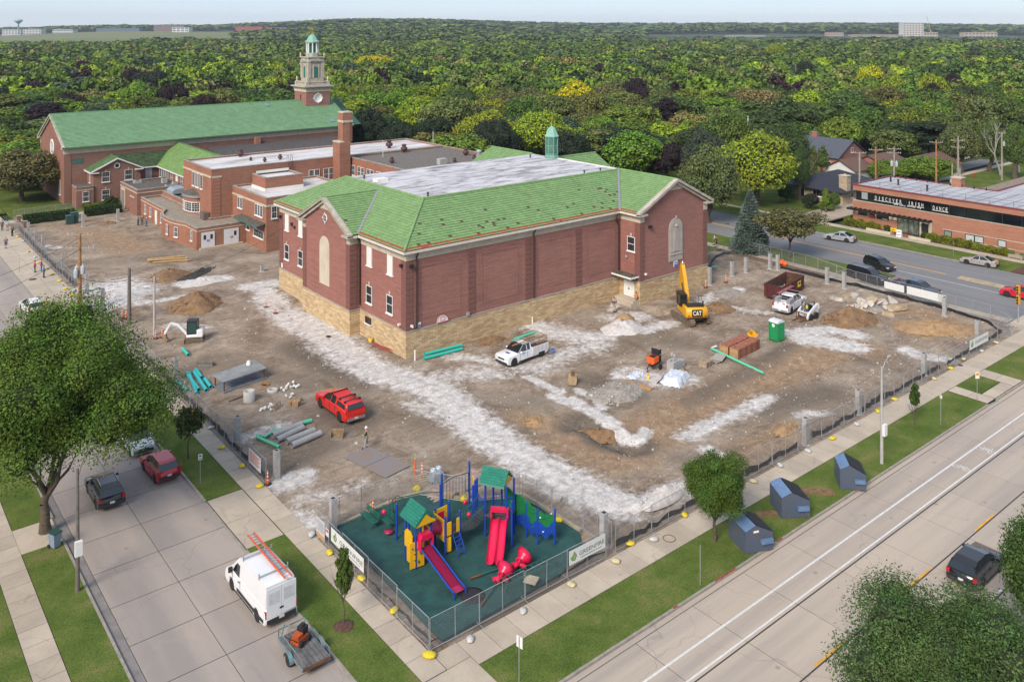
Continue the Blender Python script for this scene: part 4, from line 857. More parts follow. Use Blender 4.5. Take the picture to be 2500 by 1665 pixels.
for(x_,y_,a_)in((46.72,152.7,-2.05),(45.42,146.0,-1.62),(45.9,143.0,-1.27)):win(scl,a_ if 1 else'W',(x_-.06,y_,.85),1.0 if y_<150 else.8,1.6,3,4,'h',glass=Ml2)
win(scl,'W',(46.59,137.9,1.1),.8,1.6,2,4,'h',glass=Ml2)
d_=P(Bo(47.12,157.45,.0,47.19,158.6,2.45),'door',Mw,scl)
for xa,xb in((47.35,49.45),(50.95,53.35)):
 xm=(xa+xb)/2
 for(p_,q_)in((xa,xm-.01),(xm+.01,xb)):
  d_=P(Bo(p_,135.6,.3,q_,135.66,2.62),'door',mat('white_painted_door',(.68,.68,.72),.6,.06),scl)
  Bo((p_+q_)/2-.18,135.57,1.5,(p_+q_)/2+.18,135.6,2.2).b('pane',Ml1,d_)if p_!=xa or xa<50 else None
  mb=MB();mb.k(q_-.14 if p_==xa else p_+.08,135.54,1.15,q_-.08 if p_==xa else p_+.14,135.6,1.45);mb.b('handle',Mk,d_)
P(Bo(47.0,135.0,-.5,53.9,135.66,.28),'door_step',Mo,scl)
block(46.55,167.3,60.0,178.5,4.8,m=Mb3,roofm=Mtr,parent=scl)
P(Bo(46.49,167.25,4.1,46.55,178.3,4.25).k(46.49,167.24,4.1,51,167.3,4.251),'stone_band',Ml,scl)
P(Bo(46.48,175.1,0,46.55,177.9,3.95),'door_surround',Ml,scl);P(Bo(46.44,175.5,0,46.49,177.5,3.5),'door',mat('grey_glazed_door',(.25,.25,.24),.3),scl)
mb=MB()
for i in Rg(11):
 if i not in(4,8):mb.k(46.5,171.6-i*.24,3.0,46.55,171.75-i*.24,3.2)
P(mb,'wall_lettering',Mw,scl)
block(51.06,155.51,55.0,167.2,4.2,m=Mb2,roofm=Mtr)
M_ac=mat('grey_air_unit',(.42,.42,.42),.6,.15,4)
def vent_ball(v,x,y,z,s_=1,name='roof_ventilator'):
 g_=G(v,x,y,z);mb=MB();mb.L([(.28*s_,0),(.28*s_,.3*s_),(.55*s_,.4*s_),(.6*s_,.8*s_),(.35*s_,.95*s_),(.3*s_,1.15*s_),(.5*s_,1.2*s_),(.3*s_,1.4*s_),(0,1.45*s_)],g_,10);P(mb,name,mat('rusty_vent_metal',(.12,.055,.05),.7,.3,3),scl)
for q_ in(('q',845,270,11.1,1),('q',972,320,11.1,.5),('q',1145,335,11.1,.6),('q',1335,305,11.1,.7),('k',915,425,11.1,1.2),('k',1010,450,11.1,1.1),('k',932,522,11.0,.8),('k',1403,472,11.0,1.0),('k',1458,500,11,.7),('k',1333,515,11,.6)):vent_ball(*q_[:4],q_[4])
g_=G('k',1488,490,11.0);P(MB().L([(.5,0),(.5,1.2),(.6,1.3),(.3,1.6)],g_,10),'roof_ventilator',M_ac,scl,label='pale grey ventilator')
g_=G('k',1252,530,11.0);P(MB().C(g_+Vc((0,0,.55)),(1.5,1.1,1.1)),'air_unit',M_ac,scl)
for q_ in((49.2,176.6,1.4,1.0,.5),(53.3,173.4,.9,.9,.9),(52.6,168.6,1.2,.7,.45),(53.9,168.9,.9,.9,.8)):u_=P(MB().C((q_[0],q_[1],4.5+q_[4]/2),(q_[2],q_[3],q_[4])),'air_unit',M_ac,scl);MB().L([(q_[2]*.3,0),(q_[2]*.3,.04)],(q_[0],q_[1],4.5+q_[4]),12).b('fan_grille',Mk,u_)
mb=MB();mb.Y([(51.3,4.2),(53.9,4.2),(53.9,5.1),(51.9,5.1),(51.3,4.7)],162,165.5);P(mb,'air_duct',mat('bluish_duct_metal',(.30,.34,.40),.5),scl)
P(Bo(49.9,141.9,3.12,50.9,143.6,4.3),'air_unit',mat('brown_unit',(.15,.11,.10),.8),scl)
mb=MB()
for x_ in(64.6,65.3):
 mb.T([(x_,141.4,8.5),(x_,141.4,12.2),(x_,141.7,12.5),(x_,142.1,12.4),(x_,142.2,11.4)],.035,5)
for k_ in Rg(10):mb.c((64.6,141.4,8.7+k_*.33),(65.3,141.4,8.7+k_*.33),.02,n=4)
P(mb,'roof_ladder',Dm2,scl)
for q_ in(('k',875,485,11.0,3.2),('k',1195,400,11.1,2.6)):g_=G(*q_[:4]);P(MB().c(g_,g_+Vc((0,0,q_[4])),.05,n=5),'roof_mast',Mw,scl)
chu=Th('church','long brick church with a green gabled roof and limestone clock tower','building',(68,198,0))
mb=MB();mb.k(38.4,187.0,-1,101.5,209.8,10.9);mb.X([(187.0,10.9),(209.8,10.9),(198.4,16.3)],38.4,101.5);P(mb,'wall',Mb3,chu)
P(Bo(38.35,186.95,9.87,101.5,187.0,11.0),'frieze',Ml,chu);P(Bo(38.34,186.93,10.62,101.5,186.96,10.68).k(38.34,209.2,9.9,38.4,209.85,11).k(38.34,187,9.9,38.4,187.7,11),'dentil_course',Lw2,chu)
P(Bo(38.0,186.2,11.0,101.8,187.0,11.2),'gutter',mat('brown_gutter',(.10,.06,.055),.6),chu)
sl=(16.85-11.2)/(198.4-186.1)
mb=MB()
for a_,b_ in((186.1,198.4),(210.7,198.4)):
 mb.add([(37.9,a_,11.2),(101.9,a_,11.2),(101.9,b_,16.85),(37.9,b_,16.85),(37.9,a_,11.05),(101.9,a_,11.05),(101.9,b_,16.7),(37.9,b_,16.7)],[(0,1,2,3),(4,5,1,0),(0,3,7,4),(1,5,6,2)])
P(mb,'roof',M_tile_ch,chu)
tiles('roof_tiles',[(37.9,186.1,11.22),(101.9,186.1,11.22),(101.9,198.4,16.87),(37.9,198.4,16.87)],chu,m=M_tile_ch if 0 else mat('church_tile_pieces',(.16,.30,.16),.8,.08,.5,isl=.08),wd=.6,ex=.5)
caps((37.9,198.4,16.9),(101.9,198.4,16.9),chu,m=M_tile_ch)
rake(chu,'W',198.4,12.3,11.0,16.6,37.85,t=.3,d=.5,back=.04)
Qn(chu,38.34,186.94,39.6,187.5,-.2,9.85,m=Mb3);Qn(chu,38.34,208.6,39.4,209.86,-.2,9.85,m=Mb3)
mb=MB();mb.L([(1.2,-.05),(1.2,.05),(1.75,.05),(1.75,-.05)],n=20,caps=False);o=mb.b('rose_window',Mw,chu);o.matrix_local=TL(Vc((38.34,198.0,10.05))-Vc(chu.location))@RO(-PI/2,4,'Y')
MB().L([(0,0),(1.2,0)],n=20,caps=False).b('pane',mat('pale_rose_glass',(.35,.36,.40),.3),o)
mb=MB()
for i in Rg(6):t=i*PI/6;mb.C((0,0,.03),(2.4,.07,.04),rz=t)
mb.L([(.42,0),(.42,.05),(.5,.05),(.5,0)],n=12,caps=False);mb.b('tracery',Mw,o)
win(chu,'W',(38.37,190.6,1.45),1.2,2.95,3,7,'',glass=Ml2);win(chu,'W',(38.37,206.0,1.45),1.2,2.95,3,7,'',glass=Ml2)
P(Bo(39.8,186.94,7.8,41.75,187.0,8.85),'copper_louvre',M_copd,chu)
for q_ in(('a',1703,150),('a',2118,250)):
 for yy in(0,):
  r_=ray(*px(*q_));k_=(11.2+(0-186.1)*sl-CAMH)/(r_[2]-sl*r_[1]);p=Vc((r_[0]*k_,r_[1]*k_,CAMH+r_[2]*k_))
  M_=TL(p)@RO(math.atan(sl),4,'X');P(Bo(-.55,-.7,-.1,.55,.7,.22,M_),'skylight',mat('pale_skylight',(.16,.26,.30),.3),chu)
mb=MB();mb.k(96,205,-1,108,214,10.5);P(mb,'wall',Mb3,chu);mb=MB();mb.X([(190,10.8),(214,10.8),(202,16.2)],101.9,106);P(mb,'roof',mat('dark_green_roof',(.03,.10,.075),.7),chu)
TX0,TX1,TY0,TY1=93.7,100.1,195.2,201.6
tw=P(Bo(TX0,TY0,8,TX1,TY1,18.95),'tower',Mb,chu)
def tp(mb,name,m):
 if name in SPLIT or name in('lantern_column',):
  for q in mb.pieces():o=q.b(name,m,tw)
  return o
 return mb.b(name,m,tw,kind='stuff')if name=='baluster' else mb.b(name,m,tw)
tp(Bo(TX0-.12,TY0-.12,18.96,TX1+.12,TY1+.12,19.95),'tower_frieze',Ml)
mb=MB();mb.k(TX0-.35,TY0-.35,19.96,TX1+.35,TY1+.35,20.15);mb.k(TX0-.75,TY0-.75,20.15,TX1+.75,TY1+.75,20.45)
for i in Rg(18):
 x_=TX0-.2+i*.385;mb.k(x_,TY0-.5,19.86,x_+.18,TY0-.11,19.96);mb.k(TX0-.5,TY0-.2+i*.385,19.86,TX0-.11,TY0-.02+i*.385,19.96)
tp(mb,'tower_cornice',Lw2)
mb=MB();mb.k(TX0,TY0,20.45,TX1,TY1,20.7)
for xx in(TX0,TX1-.8):
 for yy in(TY0,TY1-.8):mb.k(xx,yy,20.7,xx+.8,yy+.8,21.5)
tp(mb,'balustrade_base',Lw2)
mb=MB()
for i in Rg(11):
 x_=TX0+1.0+i*.44
 for yy in(TY0+.15,TY1-.45):mb.L([(.1,20.7),(.15,20.9),(.08,21.1),(.12,21.3)],(x_,yy+.15,0),5)
 for xx in(TX0+.3,TX1-.3):mb.L([(.1,20.7),(.15,20.9),(.08,21.1),(.12,21.3)],(xx,TY0+1.0+i*.44,0),5)
tp(mb,'baluster',Ml);
mb=MB()
for b_ in((TX0+.8,TY0+.1,TX1-.8,TY0+.5),(TX0+.8,TY1-.5,TX1-.8,TY1-.1),(TX0+.1,TY0+.8,TX0+.5,TY1-.8),(TX1-.5,TY0+.8,TX1-.1,TY1-.8)):mb.k(b_[0],b_[1],21.3,b_[2],b_[3],21.48)
tp(mb,'handrail',Ml)
UX0,UX1,UY0,UY1=94.95,98.85,196.45,200.35
mb=MB();mb.k(UX0,UY0,20.7,UX1,UY1,27.3);mb.k(UX0-.12,UY0-.12,20.71,UX1+.12,UY1+.12,22.3)
for xx in(UX0-.22,UX1-.55):
 for yy in(UY0-.22,UY1-.55):mb.k(xx,yy,22.3,xx+.77,yy+.77,26.2)
mb.k(UX0-.3,UY0-.3,26.2,UX1+.3,UY1+.3,26.5);mb.k(UX0-.1,UY0-.1,26.5,UX1+.1,UY1+.1,27.3);mb.k(UX0-.38,UY0-.38,27.3,UX1+.38,UY1+.38,27.55)
for c_,f_ in(((UX0+UX1)/2,'S'),((UY0+UY1)/2,'W')):
 ap=[(c_-1.7,26.5)]+[(c_+1.7*Co(PI-PI*i/10)*1.0,26.5+.62*Si(PI*i/10))for i in Rg(11)]+[(c_+1.7,26.5)]
 (mb.Y(ap,UY0-.45,UY0)if f_=='S' else mb.X(ap,UX0-.45,UX0))
tp(mb,'belfry',Lw2)
mb=MB();mb.Y(arch_poly((UX0+UX1)/2,1.15,22.45,25.15),UY0-.16,UY0);mb.X(arch_poly((UY0+UY1)/2,1.15,22.45,25.15),UX0-.16,UX0);tp(mb,'belfry_louvre',mat('green_louvre',(.03,.17,.12),.7))
mb=MB()
for c_,f_ in(((UX0+UX1)/2,'S'),((UY0+UY1)/2,'W')):
 for i in Rg(14):
  a_=PI*i/13
 for s_ in LR:
  b_=(c_+s_*.72-.12,c_+s_*.72+.12)
  mb.k(b_[0],UY0-.2,22.4,b_[1],UY0,25.6)if f_=='S' else mb.k(UX0-.2,b_[0],22.4,UX0,b_[1],25.6)
tp(mb,'belfry_jamb',Ml)
mb=MB()
for xx in(UX0-.2,UX1+.2):
 for yy in(UY0-.2,UY1+.2):mb.L([(.2,27.55),(.1,27.7),(.24,28.0),(.16,28.35),(.03,28.6)],(xx,yy,0),7)
for xx in(TX0+.4,TX1-.4):
 for yy in(TY0+.4,TY1-.4):mb.L([(.24,21.5),(.12,21.7),(.28,22.0),(.2,22.4),(.03,22.8)],(xx,yy,0),7)
tp(mb,'stone_urn',Ml)
lc=Vc(((UX0+UX1)/2,(UY0+UY1)/2,0));mb=MB();mb.L([(1.62,27.5),(1.62,28.35),(1.5,28.4),(1.5,28.5)],lc,8,sm=False,a0=PI/8);tp(mb,'lantern_base',mat('pale_green_stone',(.40,.45,.38),.8,.2,1))
mb=MB()
for i in Rg(8):t=PI/8+i*PI/4;mb.L([(.17,28.5),(.15,31.0)],lc+Vc((1.38*Co(t),1.38*Si(t),0)),7)
mb.L([(1.5,30.9),(1.62,31.0),(1.62,31.25)],lc,8,sm=False,a0=PI/8);tp(mb,'lantern_column',Mw)
mb=MB();mb.L([(.75,28.5),(.75,30.9)],lc,8,sm=False);tp(mb,'lantern_core',mat('green_louvre',0))
mb=MB();mb.L([(1.85,31.2),(1.8,31.3),(1.35,31.7),(1.1,32.2),(.85,32.65),(.45,32.95),(.1,33.1)],lc,8,sm=False,a0=PI/8);tp(mb,'lantern_dome',mat('bright_verdigris',0))
mb=MB();mb.k(lc.x-.08,lc.y-.08,33.0,lc.x+.08,lc.y+.08,35.0);mb.C((lc.x,lc.y,34.35),(.75,.12,.14),rz=-HEAD);mb.L([(.08,33.0),(.2,33.15),(.08,33.3)],lc,8);tp(mb,'cross',M_gold)
mb=MB();Tm=TL((96.9,TY0-.02,17.38))@RO(PI/2,4,'X');mb.L([(0,0),(1.0,0),(1.05,.1),(1.15,.1),(1.15,0)],n=24,M=Tm,caps=False)
for i in Rg(4):mb.k(-.14,1.05,0,.14,1.32,.08,Tm@RO(i*PI/2,4,'Z'))
ck=tp(mb,'clock_face',Mw);mb=MB()
for i in Rg(12):mb.k(-.035,.72,.03,.035,.94,.05,Tm@RO(i*PI/6,4,'Z'))
mb.k(-.04,-.1,.05,.04,.8,.07,Tm@RO(R(-215),4,'Z'));mb.k(-.05,-.1,.05,.05,.5,.07,Tm@RO(R(-222),4,'Z'))
tp(Bo(TX0-.02,198.0,16.9,TX0,198.5,18.3),'slit_window',Mk)
mb=MB();mb.X([(176.5,7.6),(187,8.9),(187,-1),(176.5,-1)],66.5,97.5);P(mb,'aisle',mat('dark_grey_slate',(.10,.09,.09),.9,.3,2),chu)
g_=onY('q',1045,125,186.5);P(Bo(g_.x-.6,185.6,7.5,g_.x+.6,186.6,10.2),'chimney',Mb2,chu)
wing=Th('parish_wing','low brick parish house with mossy green roofs and white sash windows beside the church','building',(47,183,0))
mb=MB();mb.k(42.5,182.0,-1,51.24,186.9,6.6);mb.Y([(42.5,6.6),(51.24,6.6),(46.87,8.75)],182.0,186.9);P(mb,'wall',Mb3,wing)
mb=MB();mb.k(51.25,184.0,-1,66.0,186.9,6.3);mb.k(55.4,157.0,-1,66.0,183.99,6.3);P(mb,'wall',Mb3,wing)
mb=MB();mb.k(39.4,181.7,-1,42.49,185.5,3.9);P(mb,'wall',Mb3,wing);P(Bo(39.34,181.64,3.9,42.49,185.5,4.02),'coping',Mc,wing);P(Bo(39.35,181.65,3.3,42.49,181.7,3.42),'stone_band',Ml,wing);P(Bo(39.6,181.9,4.02,42.4,185.4,4.05),'flat_roof',Mtr,wing)
V1=[(41.95,181.6,6.6),(41.95,186.9,6.6),(46.87,186.9,9.0),(46.87,181.6,9.0)];V2=[(51.8,186.9,6.6),(51.8,181.6,6.6),(46.87,181.6,9.0),(46.87,186.9,9.0)]
V3=[(46.9,183.4,6.45),(54.9,183.4,6.45),(60.3,189.0,10.4),(46.9,189.0,10.4)];V4=[(54.9,183.5,6.45),(54.9,156.5,6.45),(60.3,156.5,10.4),(60.3,189,10.4)];V5=[(65.8,156.5,6.45),(65.8,189,6.45),(60.3,189,10.4),(60.3,156.5,10.4)]
V3=[(46.9,183.4,6.45),(54.9,183.4,6.45),(58.3,186.93,8.95),(46.9,186.93,8.95)];V4=[(54.9,183.4,6.45),(54.9,156.5,6.45),(60.3,156.5,10.4),(60.3,186.9,10.4),(58.3,186.9,8.95)];V5=[(65.8,156.5,6.45),(65.8,186.9,6.45),(60.3,186.9,10.4),(60.3,156.5,10.4)]
mb=MB()
for v_ in(V1,V2,V3,V4,V5):mb.poly([(x,y,z)for x,y,z in v_])
P(mb,'roof',M_tileb,wing)
tiles('roof_tiles',[(x,y,z+.02)for x,y,z in V1],wing,m=M_tile_old,wd=.5,ex=.42,seed=21);tiles('roof_tiles',[(x,y,z+.02)for x,y,z in V2],wing,m=M_tile_old,wd=.5,ex=.42,seed=22)
tiles('roof_tiles',[(x,y,z+.02)for x,y,z in V3],wing,m=mat('dark_mossy_tile',(.065,.125,.05),.9,.3,.8,isl=.2,col2=(.03,.045,.022)),wd=.5,ex=.42,seed=23)
tiles('roof_tiles',[(x,y,z+.02)for x,y,z in V4],wing,m=mat('yellow_green_tile',(.165,.29,.085),.85,.14,.8,isl=.13),wd=.5,ex=.42,seed=24)
caps((46.87,181.6,9.05),(46.87,186.9,9.05),wing,m=M_tile_old);caps((60.3,156.5,10.45),(60.3,186.9,10.45),wing,m=M_tile_old)
mb=MB()
for s_ in LR:mb.Y([(46.87+s_*4.95,6.4),(46.87+s_*4.95,6.65),(46.87,9.05),(46.87,8.8)],181.5,181.98)
for x_ in(42.6,51.1):mb.k(x_-.9 if x_>45 else x_-.6,181.5,6.3,x_+.6 if x_>45 else x_+.9,181.98,6.48)
mb.k(51.8,183.3,6.2,54.85,183.98,6.42);mb.k(54.8,157,6.2,55.38,183.3,6.42);mb.k(41.9,182,6.3,42.48,186.9,6.55);P(mb,'white_cornice',Mw,wing)
for x_,z_ in((44.76,4.45),(49.0,4.45),(44.76,.95)):win(wing,'S',(x_,181.97,z_),1.45,2.0,4,5,'h',key=True)
win(wing,'S',(41.1,181.67,1.1),1.15,1.95,4,5,'h',key=True);win(wing,'W',(42.47,184.5,4.2),.7,2.0,2,5,'h')
win(wing,'W',(55.37,180.3,4.2),5.4,1.75,12,4,'m4',glass=Ml2);win(wing,'W',(55.37,175.3,4.2),1.1,1.7,3,4,'h',glass=Ml2);win(wing,'W',(55.37,169.3,4.2),1.1,1.7,3,4,'h',glass=Ml2)
P(Bo(55.3,171.7,3.8,55.4,172.9,5.9),'door',Mw,wing);P(Bo(52.8,183.9,3.6,54.1,184.0,5.95),'boarded_window',mat('pale_grey_board',(.50,.49,.52),.8),wing)
mb=MB();mb.L([(.4,-.04),(.4,.04),(.58,.04),(.58,-.04)],n=14,caps=False);o=mb.b('round_window',Mw,wing);o.matrix_local=TL(Vc((46.87,181.94,7.45))-Vc(wing.location))@RO(PI/2,4,'X');MB().L([(0,0),(.4,0)],n=14,caps=False).b('pane',Ml1,o)
Qn(wing,50.3,181.94,51.3,182.3,.2,6.3,m=Mb3)
def leaf_mat():
 m=bpy.data.materials.new('leaves');m.use_nodes=True;t=m.node_tree;b=t.nodes['Principled BSDF'];N=t.nodes.new;L=t.links.new
 oi=N('ShaderNodeObjectInfo');g=N('ShaderNodeNewGeometry');mr=N('ShaderNodeMapRange');Dv(mr,3,.62);Dv(mr,4,1.42);L(g.outputs['Random Per Island'],mr.inputs[0])
 tc=N('ShaderNodeTexCoord');n=N('ShaderNodeTexNoise');Dv(n,'Scale',.55);Dv(n,'Detail',3);L(tc.outputs['Object'],n.inputs[0])
 m2=N('ShaderNodeMapRange');Dv(m2,1,.3);Dv(m2,2,.7);Dv(m2,3,.475);Dv(m2,4,.52);L(n.outputs[0],m2.inputs[0])
 hs=N('ShaderNodeHueSaturation');L(m2.outputs[0],hs.inputs['Hue']);L(mr.outputs[0],hs.inputs['Value']);L(oi.outputs['Color'],hs.inputs['Color']);
 n2=N('ShaderNodeTexNoise');Dv(n2,'Scale',.9);Dv(n2,'Detail',2);L(g.outputs['Position'],n2.inputs[0]);m4=N('ShaderNodeMapRange');Dv(m4,1,.32);Dv(m4,2,.68);Dv(m4,3,.72);Dv(m4,4,1.36);L(n2.outputs[0],m4.inputs[0])
 h2=N('ShaderNodeHueSaturation');L(m4.outputs[0],h2.inputs['Value']);L(hs.outputs[0],h2.inputs['Color']);hs=h2;L(hs.outputs[0],b.inputs['Base Color'])
 Dv(b,'Roughness',.75);Dv(b,'Specular IOR Level',.2)
 tr=N('ShaderNodeBsdfTranslucent');L(hs.outputs[0],tr.inputs['Color']);mx=N('ShaderNodeMixShader');Dv(mx,0,.22);L(b.outputs[0],mx.inputs[1]);L(tr.outputs[0],mx.inputs[2])
 L(mx.outputs[0],t.nodes['Material Output'].inputs['Surface']);return m
Mv=leaf_mat()
def far_leaf_mat():
 m=bpy.data.materials.new('far_leaves');m.use_nodes=True;t=m.node_tree;b=t.nodes['Principled BSDF'];N=t.nodes.new;L=t.links.new
 at=N('ShaderNodeAttribute');at.attribute_name='tint';g=N('ShaderNodeNewGeometry');mr=N('ShaderNodeMapRange');Dv(mr,3,.65);Dv(mr,4,1.4);L(g.outputs['Random Per Island'],mr.inputs[0])
 hs=N('ShaderNodeHueSaturation');L(mr.outputs[0],hs.inputs['Value']);L(at.outputs['Color'],hs.inputs['Color']);L(hs.outputs[0],b.inputs['Base Color']);Dv(b,'Roughness',.85);Dv(b,'Specular IOR Level',.1)
 return m
M_leaf_far=far_leaf_mat()
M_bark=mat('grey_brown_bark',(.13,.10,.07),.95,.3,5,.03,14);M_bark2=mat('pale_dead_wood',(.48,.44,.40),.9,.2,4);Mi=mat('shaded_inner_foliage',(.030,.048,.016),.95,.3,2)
def fib(n,r_):
 i=np.arange(n)+.5;ph=np.arccos(1-2*i/n);th=PI*(1+5**.5)*i+r_.random()*6.28
 return np.stack([np.cos(th)*np.sin(ph),np.sin(th)*np.sin(ph),np.cos(ph)],1)
def cra(seed,shape='round',blobs=46,leaves=5200,leaf=.30,rough=.28,quad=True):
 """unit crown (radius 1, height ~1.7, base at z=0): leaf quads in clumps spread over lobes"""
 r_=np.random.default_rng(seed);d=fib(blobs,r_);d=d+r_.normal(0,.12,d.shape);d/=np.linalg.norm(d,axis=1)[:,None]
 if shape=='round':ax=np.array([1,1,.86]);cz=.86;br=(.26,.44)
 elif shape=='tall':ax=np.array([.62,.62,1.25]);cz=1.25;br=(.20,.32)
 elif shape=='wide':ax=np.array([1,1,.62]);cz=.66;br=(.22,.36)
 elif shape=='cone':ax=np.array([1,1,1]);cz=0;br=(.1,.2)
 elif shape=='column':ax=np.array([.34,.34,1.35]);cz=1.35;br=(.13,.2)
 if shape=='cone':
  n=blobs;h=(np.arange(n)+.5)/n;th=np.arange(n)*2.4;rr=(1-h)*.92+.04;zz=h*2.9+.1
  cen=np.stack([np.cos(th)*rr*.66,np.sin(th)*rr*.66,zz],1);rad=.16+.26*(1-h)
 else:
  k=Ru(r_,.60,.80,blobs)*(1+rough*(r_.random(blobs)-.5));cen=d*ax*k[:,None];cen[:,2]=np.where(cen[:,2]<-.45*ax[2],cen[:,2]*.6,cen[:,2]);cen[:,2]+=cz;rad=Ru(r_,*br,blobs)
  inn=fib(max(4,blobs//4),r_)*ax*.3;inn[:,2]+=cz;cen=np.concatenate([cen,inn]);rad=np.concatenate([rad,np.full(len(inn),.3)])
 if rough>.45:
  th=np.arctan2(cen[:,1],cen[:,0]);f=1+.20*np.sin(2*th+seed)+.16*np.sin(3*th+2.1*seed+cen[:,2]*2)+.10*np.sin(5*th-cen[:,2]*4);cen[:,:2]*=f[:,None];cen[:,2]+=.10*np.sin(4*th+seed*1.7);kp=r_.random(len(cen))>.16;cen=cen[kp];rad=rad[kp]*Ru(r_,.7,1.15,kp.sum())
 w=rad**2;w=w/w.sum();idx=r_.choice(len(cen),leaves,p=w)
 nd=r_.normal(size=(leaves,3));nd[:,2]=nd[:,2]*.9+.35;nd/=np.linalg.norm(nd,axis=1)[:,None]
 rr=rad[idx]*(r_.random(leaves)**.22)*(1+.12*r_.normal(size=leaves));pos=cen[idx]+nd*rr[:,None]*np.array([1,1,.8])
 nrm=nd+r_.normal(0,.45,nd.shape);nrm[:,2]+=.25;nrm/=np.linalg.norm(nrm,axis=1)[:,None]
 a=np.cross(nrm,r_.normal(size=nrm.shape));a/=np.linalg.norm(a,axis=1)[:,None];b=np.cross(nrm,a);s=leaf*(.6+.8*r_.random(leaves))
 if quad:
  c=[a*s[:,None]*.62,b*s[:,None]*.34];V=np.stack([pos-c[0],pos-c[1]-nrm*s[:,None]*.06,pos+c[0]-nrm*s[:,None]*.14,pos+c[1]-nrm*s[:,None]*.06],1);F=np.arange(leaves*4).reshape(-1,4)
 else:
  V=np.stack([pos-a*s[:,None]*.6-b*s[:,None]*.35,pos+a*s[:,None]*.6-b*s[:,None]*.35,pos+b*s[:,None]*.7],1);F=np.arange(leaves*3).reshape(-1,3)
 return V.reshape(-1,3),F,cen,rad
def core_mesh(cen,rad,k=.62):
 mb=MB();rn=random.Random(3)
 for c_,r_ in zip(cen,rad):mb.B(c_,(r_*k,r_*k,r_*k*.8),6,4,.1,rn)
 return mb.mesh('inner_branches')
CR={}
def crown_mesh(kind,shape,seed,leaves,leaf,blobs=46,rough=.28):
 key=(kind,shape,seed)
 if key in CR:return CR[key]
 V,F,cen,rad=cra(seed,shape,blobs,leaves,leaf,rough)
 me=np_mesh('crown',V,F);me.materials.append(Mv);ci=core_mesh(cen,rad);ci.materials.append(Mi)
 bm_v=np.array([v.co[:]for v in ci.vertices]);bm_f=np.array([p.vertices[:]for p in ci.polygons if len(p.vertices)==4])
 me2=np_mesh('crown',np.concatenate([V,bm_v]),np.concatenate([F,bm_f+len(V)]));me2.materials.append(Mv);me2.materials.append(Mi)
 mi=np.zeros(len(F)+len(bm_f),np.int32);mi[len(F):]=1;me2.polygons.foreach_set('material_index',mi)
 bpy.data.meshes.remove(me);bpy.data.meshes.remove(ci);CR[key]=me2;return me2
def trunk_mesh(h,r_,n=5,seed=1,spread=.5,bark=None,levels=1,top=1.0):
 """unit-free trunk with limbs: h is height of the fork"""
 rn=random.Random(seed);mb=MB();p=Vc((0,0,-.3));pts=[p];rs=[r_*1.35]
 for i in Rg(1,5):pts.append(Vc((Ru(rn,-.05,.05)*h,Ru(rn,-.05,.05)*h,h*i/4)));rs.append(r_*(1.05-.1*i))
 mb.T(pts,rs,8);tip=pts[-1]
 for k in Rg(n):
  a=2*PI*k/n+Ru(rn,-.3,.3);d=Vc((Co(a)*spread,Si(a)*spread,1)).normalized();L_=h*top*Ru(rn,.8,1.2);q=tip-Vc((0,0,h*.12*rn.random()));pp=[q];rr=[r_*.55]
  for j in Rg(1,4):q=q+(d+Vc((Ru(rn,-.2,.2),Ru(rn,-.2,.2),.1*j)))*L_/3;pp.append(q);rr.append(r_*.55*(1-j/3.6))
  mb.T(pp,rr,6)
  if levels>1:
   for j in(1,2):
    for s_ in LR:
     d2=(d+Vc((Ru(rn,-.8,.8),Ru(rn,-.8,.8),.2))).normalized();mb.T([pp[j],pp[j]+d2*L_*.35,pp[j]+(d2+Vc((0,0,.3)))*L_*.6],[r_*.26,r_*.15,r_*.05],5)
 return mb.mesh('trunk')
TR={}
def tree(name,label,x,y,h,rad,col,shape='round',z=0,seed=0,kind='mid',trunk=None,group=None,crown_h=None,fork=.3,cat='tree'):
 leaves,leaf,nv,bl={'near':(30000,.055,1,90),'mid':(20000,.060,4,44),'far':(9000,.085,5,32),'small':(3600,.12,3,34)}[kind]
 me=crown_mesh(kind,shape,seed%nv,leaves,leaf,bl)
 hh={'round':1.72,'tall':2.5,'wide':1.3,'cone':3.05,'column':2.7}[shape];ch=crown_h or h*.84
 t=Th(name,label,cat,(x,y,z),0,group)
 c=bpy.data.objects.new('crown',me);Lk(c);c.parent=t;sx=rad/{'tall':.62,'column':.40}.get(shape,1.0);c.scale=(sx,sx*(.92+.16*rnd.random()),ch/hh);c.location=(0,0,h-ch);c.rotation_euler=(0,0,rnd.random()*6.28)
 c.color=(*col,1)
 key=(shape,kind=='near',seed%3)
 if key not in TR:m_=trunk_mesh(1,.075,5,seed);m_.materials.append(M_bark);TR[key]=m_
 o=bpy.data.objects.new('trunk',trunk or TR[key]);Lk(o);o.parent=t;o.scale=(h*fork*2.0,h*fork*2.0,h*fork*1.35)if trunk is None else(1,1,1)
 return t
PAL={'deep':(.055,.095,.028),'mid':(.088,.145,.032),'fresh':(.14,.22,.030),'lime':(.235,.315,.026),'yellow':(.46,.43,.016),'olive':(.13,.155,.048),'tan':(.22,.195,.07),'purple':(.032,.018,.026),'blue':(.060,.092,.060),'black':(.026,.042,.026)}
WORD={'deep':'dark green','mid':'mid-green','fresh':'fresh green','lime':'bright lime-green','yellow':'golden yellow','olive':'olive-green','tan':'tan and green','purple':'dark purple','blue':'blue-grey','black':'blackish green'}
def at_h(v,X,Y,h):
 p=px(v,X,Y);return atD(p[0],p[1],FPX*(CAMH-h)/(p[1]-66))
TREES=[]
NT=0
